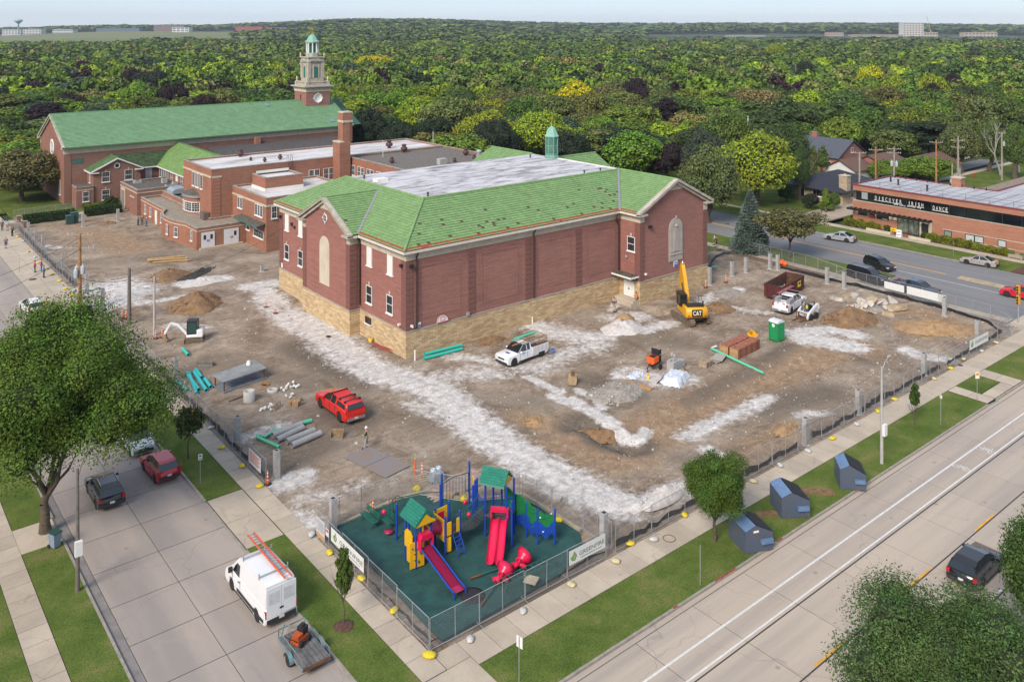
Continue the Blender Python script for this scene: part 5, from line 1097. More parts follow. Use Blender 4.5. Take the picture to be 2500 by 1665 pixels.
def ptree(v,X,Y,Wd,h,col,shape='round',kind='mid',label=None,ch=None,name='tree',cat='tree'):
 """tree whose crown top shows at (X,Y) in a view and is Wd view-pixels wide; h its real height"""
 global NT
 p=px(v,X,Y);D=FPX*(CAMH-h)/(p[1]-66);r_=ray(*p);rad=Wd/VW[v][2]*D/FPX/2;NT+=1
 x,y=r_[0]*D,r_[1]*D;TREES.append((x,y,rad))
 t=tree(name,label,x,y,h,rad,tuple(c*rnd.uniform(.9,1.1)for c in PAL[col]),shape,0,NT,kind,crown_h=ch,cat=cat);return t
L_=[('k',760,170,260,14,'black','round','blackish green dense tree just right of the tall brick chimney'),('k',985,250,320,11,'black','wide','low blackish green tree beside the chimney tree, above the white school roof'),('k',1590,240,340,12.5,'black','round','blackish green round tree left of the copper cupola'),('k',2050,320,300,11,'black','round','blackish green round tree right behind the copper cupola'),('k',1130,110,380,14,'lime','wide','lime-green broad tree above the school roof, between two dark trees'),('k',1540,175,420,14,'lime','round','bright green tree behind the dark one left of the cupola'),('k',1880,195,430,13,'lime','round','bright lime tree right behind the cupola cross'),('k',2110,0,300,16,'yellow','round','yellow-topped tree up and right of the cupola cross'),('i',640,318,330,17,'yellow','round','big golden yellow tree right of the clock tower'),('a',420,75,230,12,'purple','round','dark purple tree behind the left end of the church roof'),('h',890,375,150,17,'purple','round','dark purple round tree in the wood above the church roof'),('h',1040,395,300,17,'black','round','big blackish green tree above the church roof'),('h',1840,440,280,15,'lime','round','lime-green tree immediately left of the clock tower'),('a',80,390,130,5,'blue','round','pale flowering bush at the left near the garage'),('t',880,400,1150,14,'lime','round','big bright green maple in front of the dark-roofed bungalow'),('t',180,620,850,13,'olive','round','yellow-spotted tree behind the right end of the hall'),('t',480,50,800,16,'mid','round','large green tree behind the big bright maple'),('t',130,290,600,14,'blue','round','grey-green tree left above the bright maple'),('t',1280,245,720,13,'deep','round','dark green tree right behind the bright maple'),('t',1680,620,130,7.5,'mid','column','left narrow cypress beside the slate-roofed house'),('t',1810,545,170,8,'mid','column','right narrow cypress beside the slate-roofed house'),('t',1685,515,110,8.5,'mid','column','rear narrow cypress beside the slate-roofed house'),('t',1500,560,250,11,'deep','round','dark tree left of the narrow cypresses'),('t',1300,1140,250,3.2,'deep','round','round dark bush left of the bungalow'),('t',1640,1250,230,3.0,'black','round','dark purple-green bush in front of the bungalow'),('t',1860,1140,110,5.0,'fresh','column','slim green arborvitae by the bungalow corner'),('t',1980,1240,170,3.2,'mid','round','rounded green shrub at the bungalow corner'),('t',1880,1380,200,1.6,'fresh','round','low green shrub at the foot of the arborvitae'),('j',110,380,170,16,'purple','round','dark purple tree in the wood above the hall right end'),('j',1820,420,190,15,'purple','round','dark purple round tree in the right wood'),('j',1940,350,110,17,'purple','round','smaller purple tree up and right of the purple one'),('j',1470,310,180,18,'yellow','round','yellow tree in the far right wood'),('j',1610,365,180,17,'lime','round','lime-yellow tree right of the yellow tree'),('j',1830,360,170,17,'lime','wide','yellow-green tree near the purple trees'),('j',930,185,120,20,'lime','round','pale green tree far out'),('j',1100,280,100,18,'black','round','dark round tree by the far rooftops'),('u',1050,580,720,5.5,'fresh','wide','long green hedge-like tree behind the office roof'),('u',500,610,520,5.0,'fresh','wide','green bushy tree behind the left office roof'),('u',1500,100,520,12,'olive','round','olive-brown tree behind the tall power pole'),('u',1900,100,420,12,'mid','round','green tree right of the tall power pole'),('u',2250,120,350,13,'mid','round','green tree behind the dead white tree')]
for(v,X,Y,Wd,h,col,shp,lab)in L_:
 pp=px(v,X,Y);D=FPX*(CAMH-h)/(pp[1]-66)
 ptree(v,X,Y,Wd,h,col,shp,'mid' if D<260 else'far',lab,ch=h*(.92 if h<6 else.86),name='bush' if h<5.3 and shp!='column' else'tree',cat='bush' if h<5.3 and shp!='column' else'tree')
def ntr(label,x,y,h,rad,col,shape,leaves,leaf,fork,tr,cz,blobs=110,seed=3,ch=None,trunk_m=None,rough=.3,off=(0,0)):
 V,F,cen,rd=cra(seed,shape,blobs,leaves,leaf,rough);t=Th('tree',label,'tree',(x,y,0));hh={'round':1.72,'tall':2.5,'wide':1.3,'column':2.7}[shape];ch=ch or h-cz
 V=V*np.array([rad,rad,ch/hh]);me=np_mesh('crown',V,F);me.materials.append(Mv);c=bpy.data.objects.new('crown',me);Lk(c);c.parent=t;c.location=(off[0],off[1],cz);c.color=(*PAL[col],1)if isinstance(col,str)else(*col,1)
 mb=MB();rn=random.Random(3)
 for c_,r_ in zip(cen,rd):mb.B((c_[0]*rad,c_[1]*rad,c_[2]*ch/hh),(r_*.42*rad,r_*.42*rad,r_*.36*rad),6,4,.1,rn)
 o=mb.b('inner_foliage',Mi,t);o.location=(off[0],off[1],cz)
 o=link('trunk',trunk_mesh(fork,tr,5,seed,.55,levels=2,top=1.1),trunk_m or M_bark,t);return t
bt=G('l',290,1560)
ntr('big broad dark green maple beside the side street, nearest at left',bt.x,bt.y,15.2,6.3,(.085,.150,.022),'round',230000,.0215,2.6,.36,4.3,blobs=120,seed=4,rough=.6,off=(.35,-.3))
ntr('leafy light green tree top behind the big maple at left',17.5,82.0,8.2,3.0,(.085,.15,.02),'round',24000,.06,3.2,.25,2.6,blobs=60,seed=9)
p_=G('e',578,640);ntr('round green maple on the main road verge left of the dumpsters',p_.x,p_.y,6.0,2.2,(.070,.125,.020),'round',60000,.036,1.5,.13,1.7,blobs=40,seed=6,rough=.5)
p_=G('p',270,1265);ntr('young narrow tree in a mulch ring beside the playground fence',p_.x,p_.y,4.6,.72,(.06,.105,.018),'tall',5000,.15,1.3,.05,1.15,blobs=30,seed=7)
p_=G('l',1205,1095);ntr('thin young tree on the side street verge by the red hatchback',p_.x,p_.y,4.2,1.25,(.055,.08,.022),'round',2600,.14,1.8,.06,1.6,blobs=22,seed=8)
p_=G('s',1783,830);ntr('young narrow tree on the main road verge by the street lamp',p_.x,p_.y,4.0,.62,(.045,.085,.016),'tall',3600,.15,1.0,.05,1.05,blobs=24,seed=11)
q=at_h('o',2345,1500,8.6);ntr('big green maple across the main road at bottom right',q.x,q.y,8.6,4.4,(.066,.118,.034),'round',170000,.024,3.2,.3,2.4,blobs=110,seed=12,rough=.6)
q=at_h('o',2570,1262,8.2);ntr('maple cut by the right edge beside the main road',q.x,q.y,8.2,2.7,(.060,.112,.026),'round',40000,.046,3.0,.2,1.8,blobs=80,seed=13)
p_=G('z',1850,970);ntr('open-crowned thin olive tree by the east street fence',p_.x,p_.y,8.2,4.7,(.13,.125,.05),'round',9000,.070,2.4,.16,2.4,blobs=34,seed=14,rough=.5)
for t_,q_ in(('m',None),):
 mb=MB();g_=G('p',270,1290);mb.B((g_.x,g_.y,-.02),(.65,.65,.09),12,5,.12);tag(mb.b('mulch_ring',M_mulch),'round brown mulch ring under the young tree by the playground','mulch')
def spruce(x,y,h,rad):
 t=Th('spruce_tree','tall blue spruce beside the grey fence near the east street','tree',(x,y,0));r_=np.random.default_rng(5);n=26000
 tier=r_.integers(0,24,n);f=(tier+r_.random(n)*.5)/24;rr=(1-f)**.8*rad;lob=9;th0=r_.integers(0,lob,n)*2*PI/lob+tier*1.3;th=th0+r_.normal(0,.20,n);k=r_.random(n)**.45
 R_=rr*k*(1+.13*np.sin(tier*7.1+th0*3));z=.5+f*(h-.5)-k*rr*.22+r_.normal(0,.07,n);P_=np.stack([np.cos(th)*R_,np.sin(th)*R_,z],1)
 d=np.stack([np.cos(th),np.sin(th),-.15+0*th],1);s=.17*(.6+.8*r_.random(n))[:,None];a=d*s;b=np.cross(d,np.array([0,0,1.]))*s*.45+np.stack([0*th,0*th,r_.normal(0,.05,n)],1)
 V=np.stack([P_-a*.6,P_-b,P_+a,P_+b],1).reshape(-1,3);me=np_mesh('crown',V,np.arange(n*4).reshape(-1,4));me.materials.append(Mv);c=bpy.data.objects.new('crown',me);Lk(c);c.parent=t;c.color=(.125,.175,.150,1)
 mb=MB();mb.L([(rad*.5,.8),(rad*.32,h*.4),(.1,h*.92)],n=8);mb.b('inner_foliage',Mi,t);MB().c((0,0,-.3),(0,0,h*.95),.22,.04,8).b('trunk',M_bark,t)
p_=G('z',1610,950);spruce(p_.x+1.2,p_.y+2.0,9.6,3.2)
def bare(label,x,y,h,m,seed,spread=.5,n=4,name='bare_tree'):
 rn=random.Random(seed);mb=MB()
 def grow(p,d,L,r_,lv):
  q=p;pts=[p];rs=[r_]
  for j in Rg(3):d=(d+Vc((Ru(rn,-.22,.22),Ru(rn,-.22,.22),.08))).normalized();q=q+d*L/3;pts.append(q);rs.append(r_*(1-.2*(j+1)))
  mb.T(pts,rs,5 if lv>1 else 7)
  if lv<4:
   for k in Rg(n if lv==0 else 3):d2=(d+Vc((Ru(rn,-1,1),Ru(rn,-1,1),Ru(rn,-.1,.7)))*spread).normalized();grow(pts[rn.choice((2,3))],d2,L*.66,r_*.45,lv+1)
 grow(Vc((0,0,-.2)),Vc((0,0,1)),h*.38,h*.022,0);t=Th(name,label,'bare tree',(x,y,0));mb.b('trunk',m,t);TREES.append((x,y,h*.25));return t
q=at_h('i',1230,395,15);bare('bare grey-brown leafless tree in the wood behind the school',q.x,q.y,15,mat('grey_twigs',(.17,.135,.12),.9),5,.8,5)
q=at_h('u',2040,-40,15);bare('dead white leafless tree standing near the back street',q.x,q.y,14,M_bark2,8,.45,4);q=at_h('u',2290,20,13.5);bare('slanting dead white branches at the right edge near the back street',q.x,q.y,12,M_bark2,12,.6,3)
COLS=['mid','fresh','mid','fresh','mid','olive','lime','deep','mid','mid','mid','fresh','fresh','olive','deep','lime','mid','olive','blue','tan','purple','fresh','mid','deep','black','olive']
def free(x,y):
 D=x*_s+y*_c;X=x*_c-y*_s;p=1250+FPX*X/D
 if D<90:return False
 if 26<x<111 and y<178 and not(x>101 and y>118):return False
 if x<29 and y<190:return False
 if 13-5<x<23+5 and y<260:return False
 if 34<x<112 and 178<y<219:return False
 if 115<x<138 and y<175:return False
 if x>112 and y<84:return False
 if 132<x<207 and y<127:return False
 if x>178 and y<100 and x<330:return False
 if-40<x<30 and y<205:return False
 if abs(p-560)<420 and D>1000 and D<2200 and hillfield(p,D):return False
 return True
def hillfield(p,D):return p<900 and 1250<D<2500
cand=[]
r_=np.random.default_rng(21)
def scatter(D0,D1,step,jit=.42):
 out=[];D=D0
 while D<D1:
  half=.62*D;n=int(2*half/step)
  for i in Rg(n):
   X=-half+(i+.5)*step+r_.normal()*step*jit*.6;DD=D+r_.normal()*step*jit*.6;out.append((X*_c+DD*_s,-X*_s+DD*_c,DD,X))
  D+=step*(.9 if D<700 else.9)
 return out
rowA=scatter(150,560,11.5)
near=[]
for x,y,D,X in rowA:
 if not free(x,y):continue
 if any((x-a)**2+(y-b)**2<(c*.9+3.6)**2 for a,b,c in TREES):continue
 near.append((D,x,y,X))
near.sort()
keep=near[:255];rest=[(x,y,D,X)for D,x,y,X in near[255:]]
def where(p):
 for a,b,w in((-400,120,'left of the church'),(120,260,'behind the church gable'),(260,420,'behind the left church roof'),(420,580,'behind the middle church roof'),(580,700,'left of the clock tower'),(700,790,'behind the clock tower'),(790,880,'behind the chimney'),(880,1020,'behind the school roof'),(1020,1180,'behind the gravel roof'),(1180,1290,'left of the cupola'),(1290,1400,'behind the cupola'),(1400,1520,'right of the cupola'),(1520,1660,'behind the right wing'),(1660,1800,'left of the bright maple'),(1800,1950,'behind the bright maple'),(1950,2080,'behind the bungalow'),(2080,2200,'behind the office corner'),(2200,2330,'behind the power poles'),(2330,2900,'at the right edge')):
  if a<=p<b:return w
 return'in the wood'
for D,x,y,X in keep:
 cn_=COLS[int(r_.integers(0,len(COLS)))];h=Ru(r_,8,11.5)if D<240 else Ru(r_,11,15.5);cn_=cn_ if not(D<330 and 820<1250+FPX*X/D<1560 and r_.random()<.6)else['lime','fresh','fresh','olive'][int(r_.integers(0,4))];rad=Ru(r_,5.4,8.0)*(1 if cn_!='purple' else.75);shp=['round','round','wide','tall'][int(r_.integers(0,4))];NT+=1
 band='in the front rows' if D<215 else('in the middle rows' if D<270 else'deep in the wood')
 sz='tall ' if h>14.3 else('low ' if h<12.4 else'')
 lab=f"{sz}{WORD[cn_]} {'upright' if shp == 'tall' else ('spreading' if shp == 'wide' else 'rounded')} tree {band} {where(1250+FPX*X/D)}"
 tree('tree',lab,x,y,h,rad,tuple(c*Ru(r_,.85,1.15)for c in PAL[cn_]),shp,0,NT,'far' if D>180 else'mid',group='trees of the town wood')
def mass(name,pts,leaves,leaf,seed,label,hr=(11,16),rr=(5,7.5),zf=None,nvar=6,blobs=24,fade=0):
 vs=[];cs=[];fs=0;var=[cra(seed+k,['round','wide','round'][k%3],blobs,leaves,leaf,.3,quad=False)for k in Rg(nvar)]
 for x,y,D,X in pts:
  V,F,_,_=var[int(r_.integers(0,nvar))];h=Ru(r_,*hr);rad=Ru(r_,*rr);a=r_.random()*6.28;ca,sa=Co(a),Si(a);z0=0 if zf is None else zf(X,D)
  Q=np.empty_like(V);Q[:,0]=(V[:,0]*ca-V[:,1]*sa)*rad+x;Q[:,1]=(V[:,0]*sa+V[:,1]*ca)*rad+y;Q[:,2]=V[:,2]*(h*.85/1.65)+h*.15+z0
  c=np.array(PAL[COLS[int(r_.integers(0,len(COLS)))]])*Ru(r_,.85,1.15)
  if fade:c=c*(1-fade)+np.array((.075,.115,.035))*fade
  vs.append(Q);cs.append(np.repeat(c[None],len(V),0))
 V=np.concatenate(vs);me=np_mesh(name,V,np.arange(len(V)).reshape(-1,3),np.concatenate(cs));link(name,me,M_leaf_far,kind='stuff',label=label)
mass('woodland',rest,620,.21,40,'dense green wood stretching away behind the town')
hz=lambda X,D:float(hill(Nf(X/D),Nf(D)))-.3
B_=[q for q in scatter(560,1250,15.5)if free(q[0],q[1])]
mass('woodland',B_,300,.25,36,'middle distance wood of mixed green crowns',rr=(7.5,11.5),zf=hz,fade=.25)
Cc=[q for q in scatter(1250,2300,27)if not(1250+FPX*q[3]/q[2]>1560 and q[2]>1330)and not(hillfield(1250+FPX*q[3]/q[2],q[2])and 1250+FPX*q[3]/q[2]<560+260*vnoise(Nf(q[2]/170),Nf(3.),8)+(0 if q[2]>1500 else-500*vnoise(Nf(q[3]/90),Nf(1.),5)))]
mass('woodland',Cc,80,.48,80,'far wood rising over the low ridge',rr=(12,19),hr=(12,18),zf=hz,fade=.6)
Dd=[q for q in scatter(2300,5200,58)if not(1250+FPX*q[3]/q[2]>1560 and q[2]<2850)and not(1250+FPX*q[3]/q[2]<740 and q[2]<3150)]
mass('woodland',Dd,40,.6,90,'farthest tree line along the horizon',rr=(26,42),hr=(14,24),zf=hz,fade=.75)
Ee=[q for q in scatter(1340,2560,34)if 1250+FPX*q[3]/q[2]>1560]
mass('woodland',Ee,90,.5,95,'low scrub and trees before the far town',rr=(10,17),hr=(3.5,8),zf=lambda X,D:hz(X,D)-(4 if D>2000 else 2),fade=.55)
def patch(name,p0,p1,D0,D1,m,n=24,k=8,zo=.6,label=None):
 mb=MB();vs=[];fs=[]
 for j in Rg(k+1):
  for i in Rg(n+1):
   D=D0+(D1-D0)*j/k;p=p0+(p1-p0)*i/n;X=(p-1250)/FPX*D;vs.append((X*_c+D*_s,-X*_s+D*_c,hz(X,D)+zo))
 for j in Rg(k):
  for i in Rg(n):q=j*(n+1)+i;fs.append((q,q+1,q+n+2,q+n+1))
 mb.add(vs,fs,True);return mb.b(name,m,kind='structure')
patch('field',-250,880,1250,2600,mat('dry_meadow',(.17,.17,.07),.95,.35,.004,col2=(.10,.13,.04)),zo=4)
def text_mesh(s,size,ext=.01,align='CENTER',bold=0.0):
 cu=bpy.data.curves.new('lettering','FONT');cu.body=s;cu.size=size;cu.extrude=ext;cu.align_x=align;cu.align_y='CENTER';cu.offset=bold
 cu.resolution_u=3
 o=bpy.data.objects.new('tmp',cu);Lk(o);bpy.context.view_layer.update();dg=bpy.context.evaluated_depsgraph_get();me=bpy.data.meshes.new_from_object(o.evaluated_get(dg));bpy.data.objects.remove(o);me.materials.clear();return me
def letr(s,p,w,h,face,m,parent,name='lettering',ext=.01,bold=0.0):
 """letters w metres wide and h tall (cap height) centred at p on a wall facing S/W or at an angle"""
 me=text_mesh(s,1.0,ext,'CENTER',bold);xs=[v.co.x for v in me.vertices];ys=[v.co.y for v in me.vertices]
 sx=w/(max(xs)-min(xs));sy=h/(max(ys)-min(ys));mx=(max(xs)+min(xs))/2;my=(max(ys)+min(ys))/2
 for v in me.vertices:v.co=((v.co.x-mx)*sx,-v.co.z,(v.co.y-my)*sy)
 rz={'S':0,'W':-PI/2}.get(face,face);return link(name,me,m,parent,loc=Vc(p)-Vc(parent.location)if parent and parent.parent is None else p,rz=rz)
off=Th('office_building','long low orange brick office with a black window band across the street','building',(150,66,0))
OX=143.2
mb=MB();mb.k(OX,20,-.5,156.4,80.3,4.36);mb.k(OX+.5,20,4.36,156.4,80.0,6.09);mb.k(156.41,20,-.5,168,61.6,6.9);mb.k(OX,20,6.09,156.4,80.3,6.95)
for q_,m_ in zip(mb.pieces(),(Mb4,)*4):P(q_,'wall',m_,off)
P(Bo(OX-.06,20,4.3,OX,80.36,4.42).k(OX-.06,80.3,4.3,156,80.36,4.42),'stone_band',Ml,off)
P(Bo(OX-.08,20,6.95,OX+.25,80.38,7.15).k(OX+.25,80.1,6.95,156.5,80.38,7.15).k(156.2,61.7,6.95,156.5,80.1,7.15).k(156.5,61.4,6.95,168,61.7,7.15),'coping',mat('maroon_coping',(.20,.04,.045),.6),off)
rf=P(Bo(OX+.26,20,6.96,156.19,80.09,7.0),'flat_roof',M_grey_roof,off)
me=Bo(0,-.03,0,12.8,.03,.035).mesh('roof_seam')
for i in Rg(30):link('roof_seam',me,mat('dark_roof_seam',(.10,.10,.12),.8),rf,loc=(OX+.3,22+i*2.0,7.0))
P(Bo(156.4,20,6.9,168,61.5,6.95),'flat_roof',M_grey_roof,off)
Og2=mat('black_office_glass',(.010,.014,.018),.08,.4,.5,spec=1.0)
y_=80.0;edges=[79.8,77.3,75.8,73.2,70.7,69.0,66.5,63.6,61.2,58.6,55.6,52.8,50,47.2,44.4]
for a_,b_ in zip(edges[:-1],edges[1:]):P(Bo(OX+.12,b_+.04,4.43,OX+.16,a_-.04,6.08),'window_pane',Og2,off);P(Bo(OX+.02,b_-.05,4.42,OX+.14,b_+.05,6.08),'mullion',Mk,off)
P(Bo(OX+.08,77.6,4.75,OX+.11,78.7,5.95),'window_poster',mat('pale_poster',(.30,.33,.33),.6),off)
for s_,ya,yb,z_ in(('DISCOVER',76.4,71.4,5.1),('IRISH',70.5,67.75,5.1),('DANCE',66.4,63.8,5.0)):
 for i_,ch_c in En(s_):letr(ch_c,(OX+.08,ya-(ya-yb)*(i_+.5)/len(s_),z_+.2),.30 if ch_c!='I' else.08,.62,'W',Mw,off,name='letter')
 P(Bo(OX+.06,yb,z_-.24,OX+.1,ya,z_-.17),'underline',Mw,off)
for s_,ya,yb in(('www',72.9,72.1),('cashel',71.9,70.9),('dennehy',70.6,69.15),('org',68.9,68.25)):letr(s_,(OX+.08,(ya+yb)/2,4.72),ya-yb,.24,'W',Mw,off,bold=.0)
cn=P(Bo(OX-1.35,66.3,2.78,OX-1.2,80.75,3.0).k(OX-.2,66.3,2.78,OX-.05,80.75,3.0),'canopy_beam',Mk,off)
me=Bo(-1.5,-.18,-.05,0,.18,.06).mesh('canopy_slat')
for i in Rg(17):link('canopy_slat',me,Mk,off,loc=Vc((OX-.02,66.6+i*.87,3.06))-Vc(off.location))
P(Bo(OX-.05,68.5,.05,OX-.01,72.2,2.66),'door_surround',Mk,off)
M_int=mat('lit_lobby_glass',(.20,.24,.19),.25,.4,1.2)
for a_,b_ in((68.6,69.3),(69.4,70.2),(70.3,71.0),(71.1,72.1)):P(Bo(OX-.08,a_,.2,OX-.05,b_,2.55),'window_pane',M_int,off)
P(Bo(OX-.06,66.4,0,OX-.02,68.4,2.7).k(OX-.06,72.3,2.0,OX-.02,73.7,2.7),'stone_panel',Ml,off);s_=P(Bo(OX-.12,66.95,.9,OX-.06,68.1,2.4),'directory_sign',Mk,off)
for k_ in Rg(4):Bo(OX-.14-off.location.x,67.02-off.location.y,1.0+k_*.34,OX-.12-off.location.x,68.03-off.location.y,1.26+k_*.34).b('sign_print',Mw,s_)
for ya,yb,za,zb in((79.3,77.6,1.9,2.75),(77.2,76.2,1.75,2.55),(75.9,73.7,1.75,2.6)):P(Bo(OX-.05,yb,za,OX-.01,ya,zb),'window_pane',Og2,off)
P(Bo(OX-.07,76.35,1.85,OX-.05,77.05,2.15),'window_sign',mat('red_sign',(.5,.02,.03),.5),off);letr('Curves',(OX-.08,74.4,1.95),.9,.3,'W',Mw,off)
for ya,yb in((64.4,63.2),):win(off,'W',(OX-.02,(ya+yb)/2,.85),ya-yb,1.0,1,1,'',glass=mat('green_grey_blind',(.22,.28,.25),.4),m=Mk,sill=False)
for ya,yb in((61.1,59.7),(59.68,58.3),(56.2,55.0),(50.5,49.2)):win(off,'W',(OX-.02,(ya+yb)/2,.85),ya-yb,1.05,1,1,'',glass=mat('white_blind',(.50,.54,.53),.5),m=Mk,sill=False)
P(Bo(OX-.04,48,1.95,OX,64.6,2.06).k(OX-.04,48,.7,OX,64.6,.8),'stone_band',Ml,off)
oc=P(Bo(155.2,67.0,6.8,156.9,68.6,8.5),'chimney',Mb4,off);Bo(155.1,66.9,8.5,157.0,68.7,8.62).b('chimney_cap',Ml,oc).location=(0,0,0)
for o_ in oc.children:o_.location=(0,0,0)
def rail(pts,h=1.0,n=2,post=3.6,name='roof_railing',parent=off,m=None):
 mb=MB()
 for a,b in zip(pts[:-1],pts[1:]):
  a=Vc(a);b=Vc(b);k=max(1,round((b-a).length/post))
  for i in Rg(k+1):p=a+(b-a)*i/k;mb.c(p,p+Vc((0,0,h)),.03,n=5)
  for j in Rg(n):z=Vc((0,0,h*(j+1)/n));mb.c(a+z,b+z,.022,n=5)
 P(mb,name,m or mat('grey_blue_rail',(.10,.11,.14),.6),parent)
rail([(OX+.9,22,7.0),(OX+.9,79.4,7.0),(155.6,79.4,7.0)],1.0);
for q_ in((149.0,75),(147.5,69.2),(151.2,77.5)):P(MB().c((q_[0],q_[1],7),(q_[0],q_[1],7.9),.16,n=8).c((q_[0],q_[1],7.9),(q_[0],q_[1],8.0),.24,n=8),'roof_vent',Dm2,off)
for i in Rg(9):P(MB().c((155.7,79-i*2.0,7),(155.7,79-i*2.0,7.5),.1,n=6),'roof_vent',Mk,off)
P(Bo(159.5,52.5,7,162.5,56,8.4),'air_unit',M_ac,off);P(Bo(160.5,57,7,162,58.6,7.8),'air_unit',M_ac,off)
def He(name,label,x0,y0,x1,y1,h,col,n=4200,grp=None):
 r2=np.random.default_rng(int(y0*10));t=Th(name,label,'hedge',((x0+x1)/2,(y0+y1)/2,0),0,grp);L1,L2=(x1-x0)/2,(y1-y0)/2
 u=r2.uniform(-1,1,(n,3));k=r2.integers(0,3,n);s=np.sign(r2.normal(size=n));u[np.arange(n),k]=s*(1-abs(r2.normal(0,.04,n)));u[:,2]=abs(u[:,2])
 w=1+.12*np.sin(u[:,1]*L2*3.1)[:,None]*np.array([1,0,1]);P_=u*np.array([L1,L2,h])*w;nn=r2.normal(size=(n,3));nn/=np.linalg.norm(nn,axis=1)[:,None];a=np.cross(nn,r2.normal(size=nn.shape));a/=np.linalg.norm(a,axis=1)[:,None];b=np.cross(nn,a);s=.15
 V=np.stack([P_-a*s,P_-b*s*.6,P_+a*s,P_+b*s*.6],1).reshape(-1,3);me=np_mesh('foliage',V,np.arange(n*4).reshape(-1,4));me.materials.append(Mv);o=bpy.data.objects.new('foliage',me);Lk(o);o.parent=t;o.color=(*col,1)
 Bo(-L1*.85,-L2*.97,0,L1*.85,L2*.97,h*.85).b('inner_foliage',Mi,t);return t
HC=(.15,.17,.018)
He('hedge','clipped yellow-green hedge left of the office entrance',141.2,74.9,142.6,80.9,1.15,HC);He('hedge','clipped yellow-green hedge right of the office entrance',141.2,59.9,142.5,66.6,1.1,HC,4500);He('hedge','low yellow-green hedge under the white-blind office windows',141.3,53.6,142.4,59.4,.85,HC)
for y_,lab in((73.4,'round clipped bush left of the office door'),(67.0,'round clipped bush right of the office door')):tree('bush',lab,142.0,y_,1.25,.7,(.06,.10,.02),'round',0,3,'small',crown_h=1.2,cat='bush')
for a_,b_,lab in((72.3,76.6,'low pale stone wall left of the office door'),(65.6,69.2,'low pale stone wall right of the office door')):
 t_=Th('garden_wall',lab,'wall',(141.0,(a_+b_)/2,0));Bo(-.12,-(b_-a_)/2,0,.12,(b_-a_)/2,.38).k(.12,-(b_-a_)/2,0,1.2,-(b_-a_)/2+.22,.38).b('stone_wall',Ml,t_)
rect('brick_landing',140.95,69.3,143.1,72.2,.05,mat('brick_paving',(.30,.13,.08),.9,.2,4),t=.1)
t_=Th('arrow_sign','bright yellow arrow sign by the office hedge','sign',(141.5,72.2,0));Bo(-.05,-.5,.5,.05,.35,1.05).X([(-.5,.35),(-.95,.78),(-.5,1.2)],-.05,.05).c((0,-.2,0),(0,-.2,.5),.03).b('board',mat('signal_yellow',(.75,.48,.02),.5),t_);Bo(-.07,-.3,.72,-.05,.15,.82).b('print',Mk,t_)
t_=Th('sandwich_board','white a-frame sign standing before the office door','sign',(140.6,70.6,0));MB().Y([(-.3,0),(-.05,1.15),(.05,1.15),(.3,0),(.22,0),(0,1.0),(-.22,0)],-.4,.4).b('board',Mw,t_);Bo(-.24,-.34,.3,-.2,.34,.4).b('print',mat('purple_print',(.12,.06,.3),.5),t_);Bo(-.13,-.3,.75,-.10,.3,.9).b('print',mat('red_sign',0),t_)
t_=Th('planter','wooden planter box with green plants at the office lawn end','planter',(141.0,52.8,0));Bo(-.4,-1,.15,.4,1,.65).b('box',mat('grey_wood',(.33,.28,.22),.9),t_)
for sx in(-.35,.35):
 for sy in(-.9,.9):Bo(sx-.05,sy-.05,0,sx+.05,sy+.05,.15).b('leg',mat('grey_wood',0),t_)
mb=MB();[mb.B((rnd.uniform(-.25,.25),rnd.uniform(-.85,.85),.75),(.25,.25,.25),6,4,.3)for _ in Rg(9)];mb.b('plants',mat('planter_leaves',(.06,.11,.02),.9),t_)
def Hs(name,label,x0,y0,x1,y1,he,hr,axis,wallm,roofm,hip=0.0,over=.5,wins=(),chim=None,trim=True):
 t=Th(name,label,'house',((x0+x1)/2,(y0+y1)/2,0));mb=MB();mb.k(x0,y0,-.5,x1,y1,he)
 cx,cy_=(x0+x1)/2,(y0+y1)/2
 if not hip:
  (mb.X([(y0,he),(y1,he),(cy_,hr-.2)],x0,x1)if axis=='x' else mb.Y([(x0,he),(x1,he),(cx,hr-.2)],y0,y1))
 m_=P(mb,'house_wall',wallm,t);X0,X1,Y0,Y1=x0-over,x1+over,y0-over,y1+over;z0=he-.15;r_=[]
 if axis=='x':
  a,b=(X0+hip,cy_,hr),(X1-hip,cy_,hr);F=[[(X0,Y0,z0),(X1,Y0,z0),b,a],[(X1,Y1,z0),(X0,Y1,z0),a,b]];E_=[[(X0,Y1,z0),(X0,Y0,z0),a],[(X1,Y0,z0),(X1,Y1,z0),b]]
 else:
  a,b=(cx,Y0+hip,hr),(cx,Y1-hip,hr);F=[[(X0,Y1,z0),(X0,Y0,z0),a,b],[(X1,Y0,z0),(X1,Y1,z0),b,a]];E_=[[(X0,Y0,z0),(X1,Y0,z0),a],[(X1,Y1,z0),(X0,Y1,z0),b]]
 if hip:F+=E_
 mb=MB()
 for f in F:
  n=len(f);mb.add([(p[0],p[1],p[2])for p in f]+[(p[0],p[1],p[2]-.16)for p in f],[tuple(Rg(n))]+[(i,i+n,(i+1)%n+n,(i+1)%n)for i in Rg(n)])
 rf=P(mb,'roof',roofm,t)
 if chim:c_=Bo(chim[0]-.45,chim[1]-.7,he,chim[0]+.45,chim[1]+.7,chim[2]).b('chimney',chim[3],rf)
 for w_ in wins:win(t,*w_)
 return t
Sa2=mat('grey_shingle',(.085,.095,.125),.9,.15,3,.01,12);M_dkroof=mat('charcoal_shingle',(.030,.035,.055),.9,.2,3,.01,12);Br2=mat('brown_shingle',(.15,.085,.065),.9,.2,3);M_grroof=mat('pale_grey_shingle',(.25,.25,.28),.9,.15,3)
M_fstone=brick_mat('pale_fieldstone',(.46,.38,.27),(.34,.27,.19),(.30,.25,.20),bw=.5,bh=.2,dirt=.3);Ms=mat('white_siding',(.66,.66,.66),.8,.1,2)
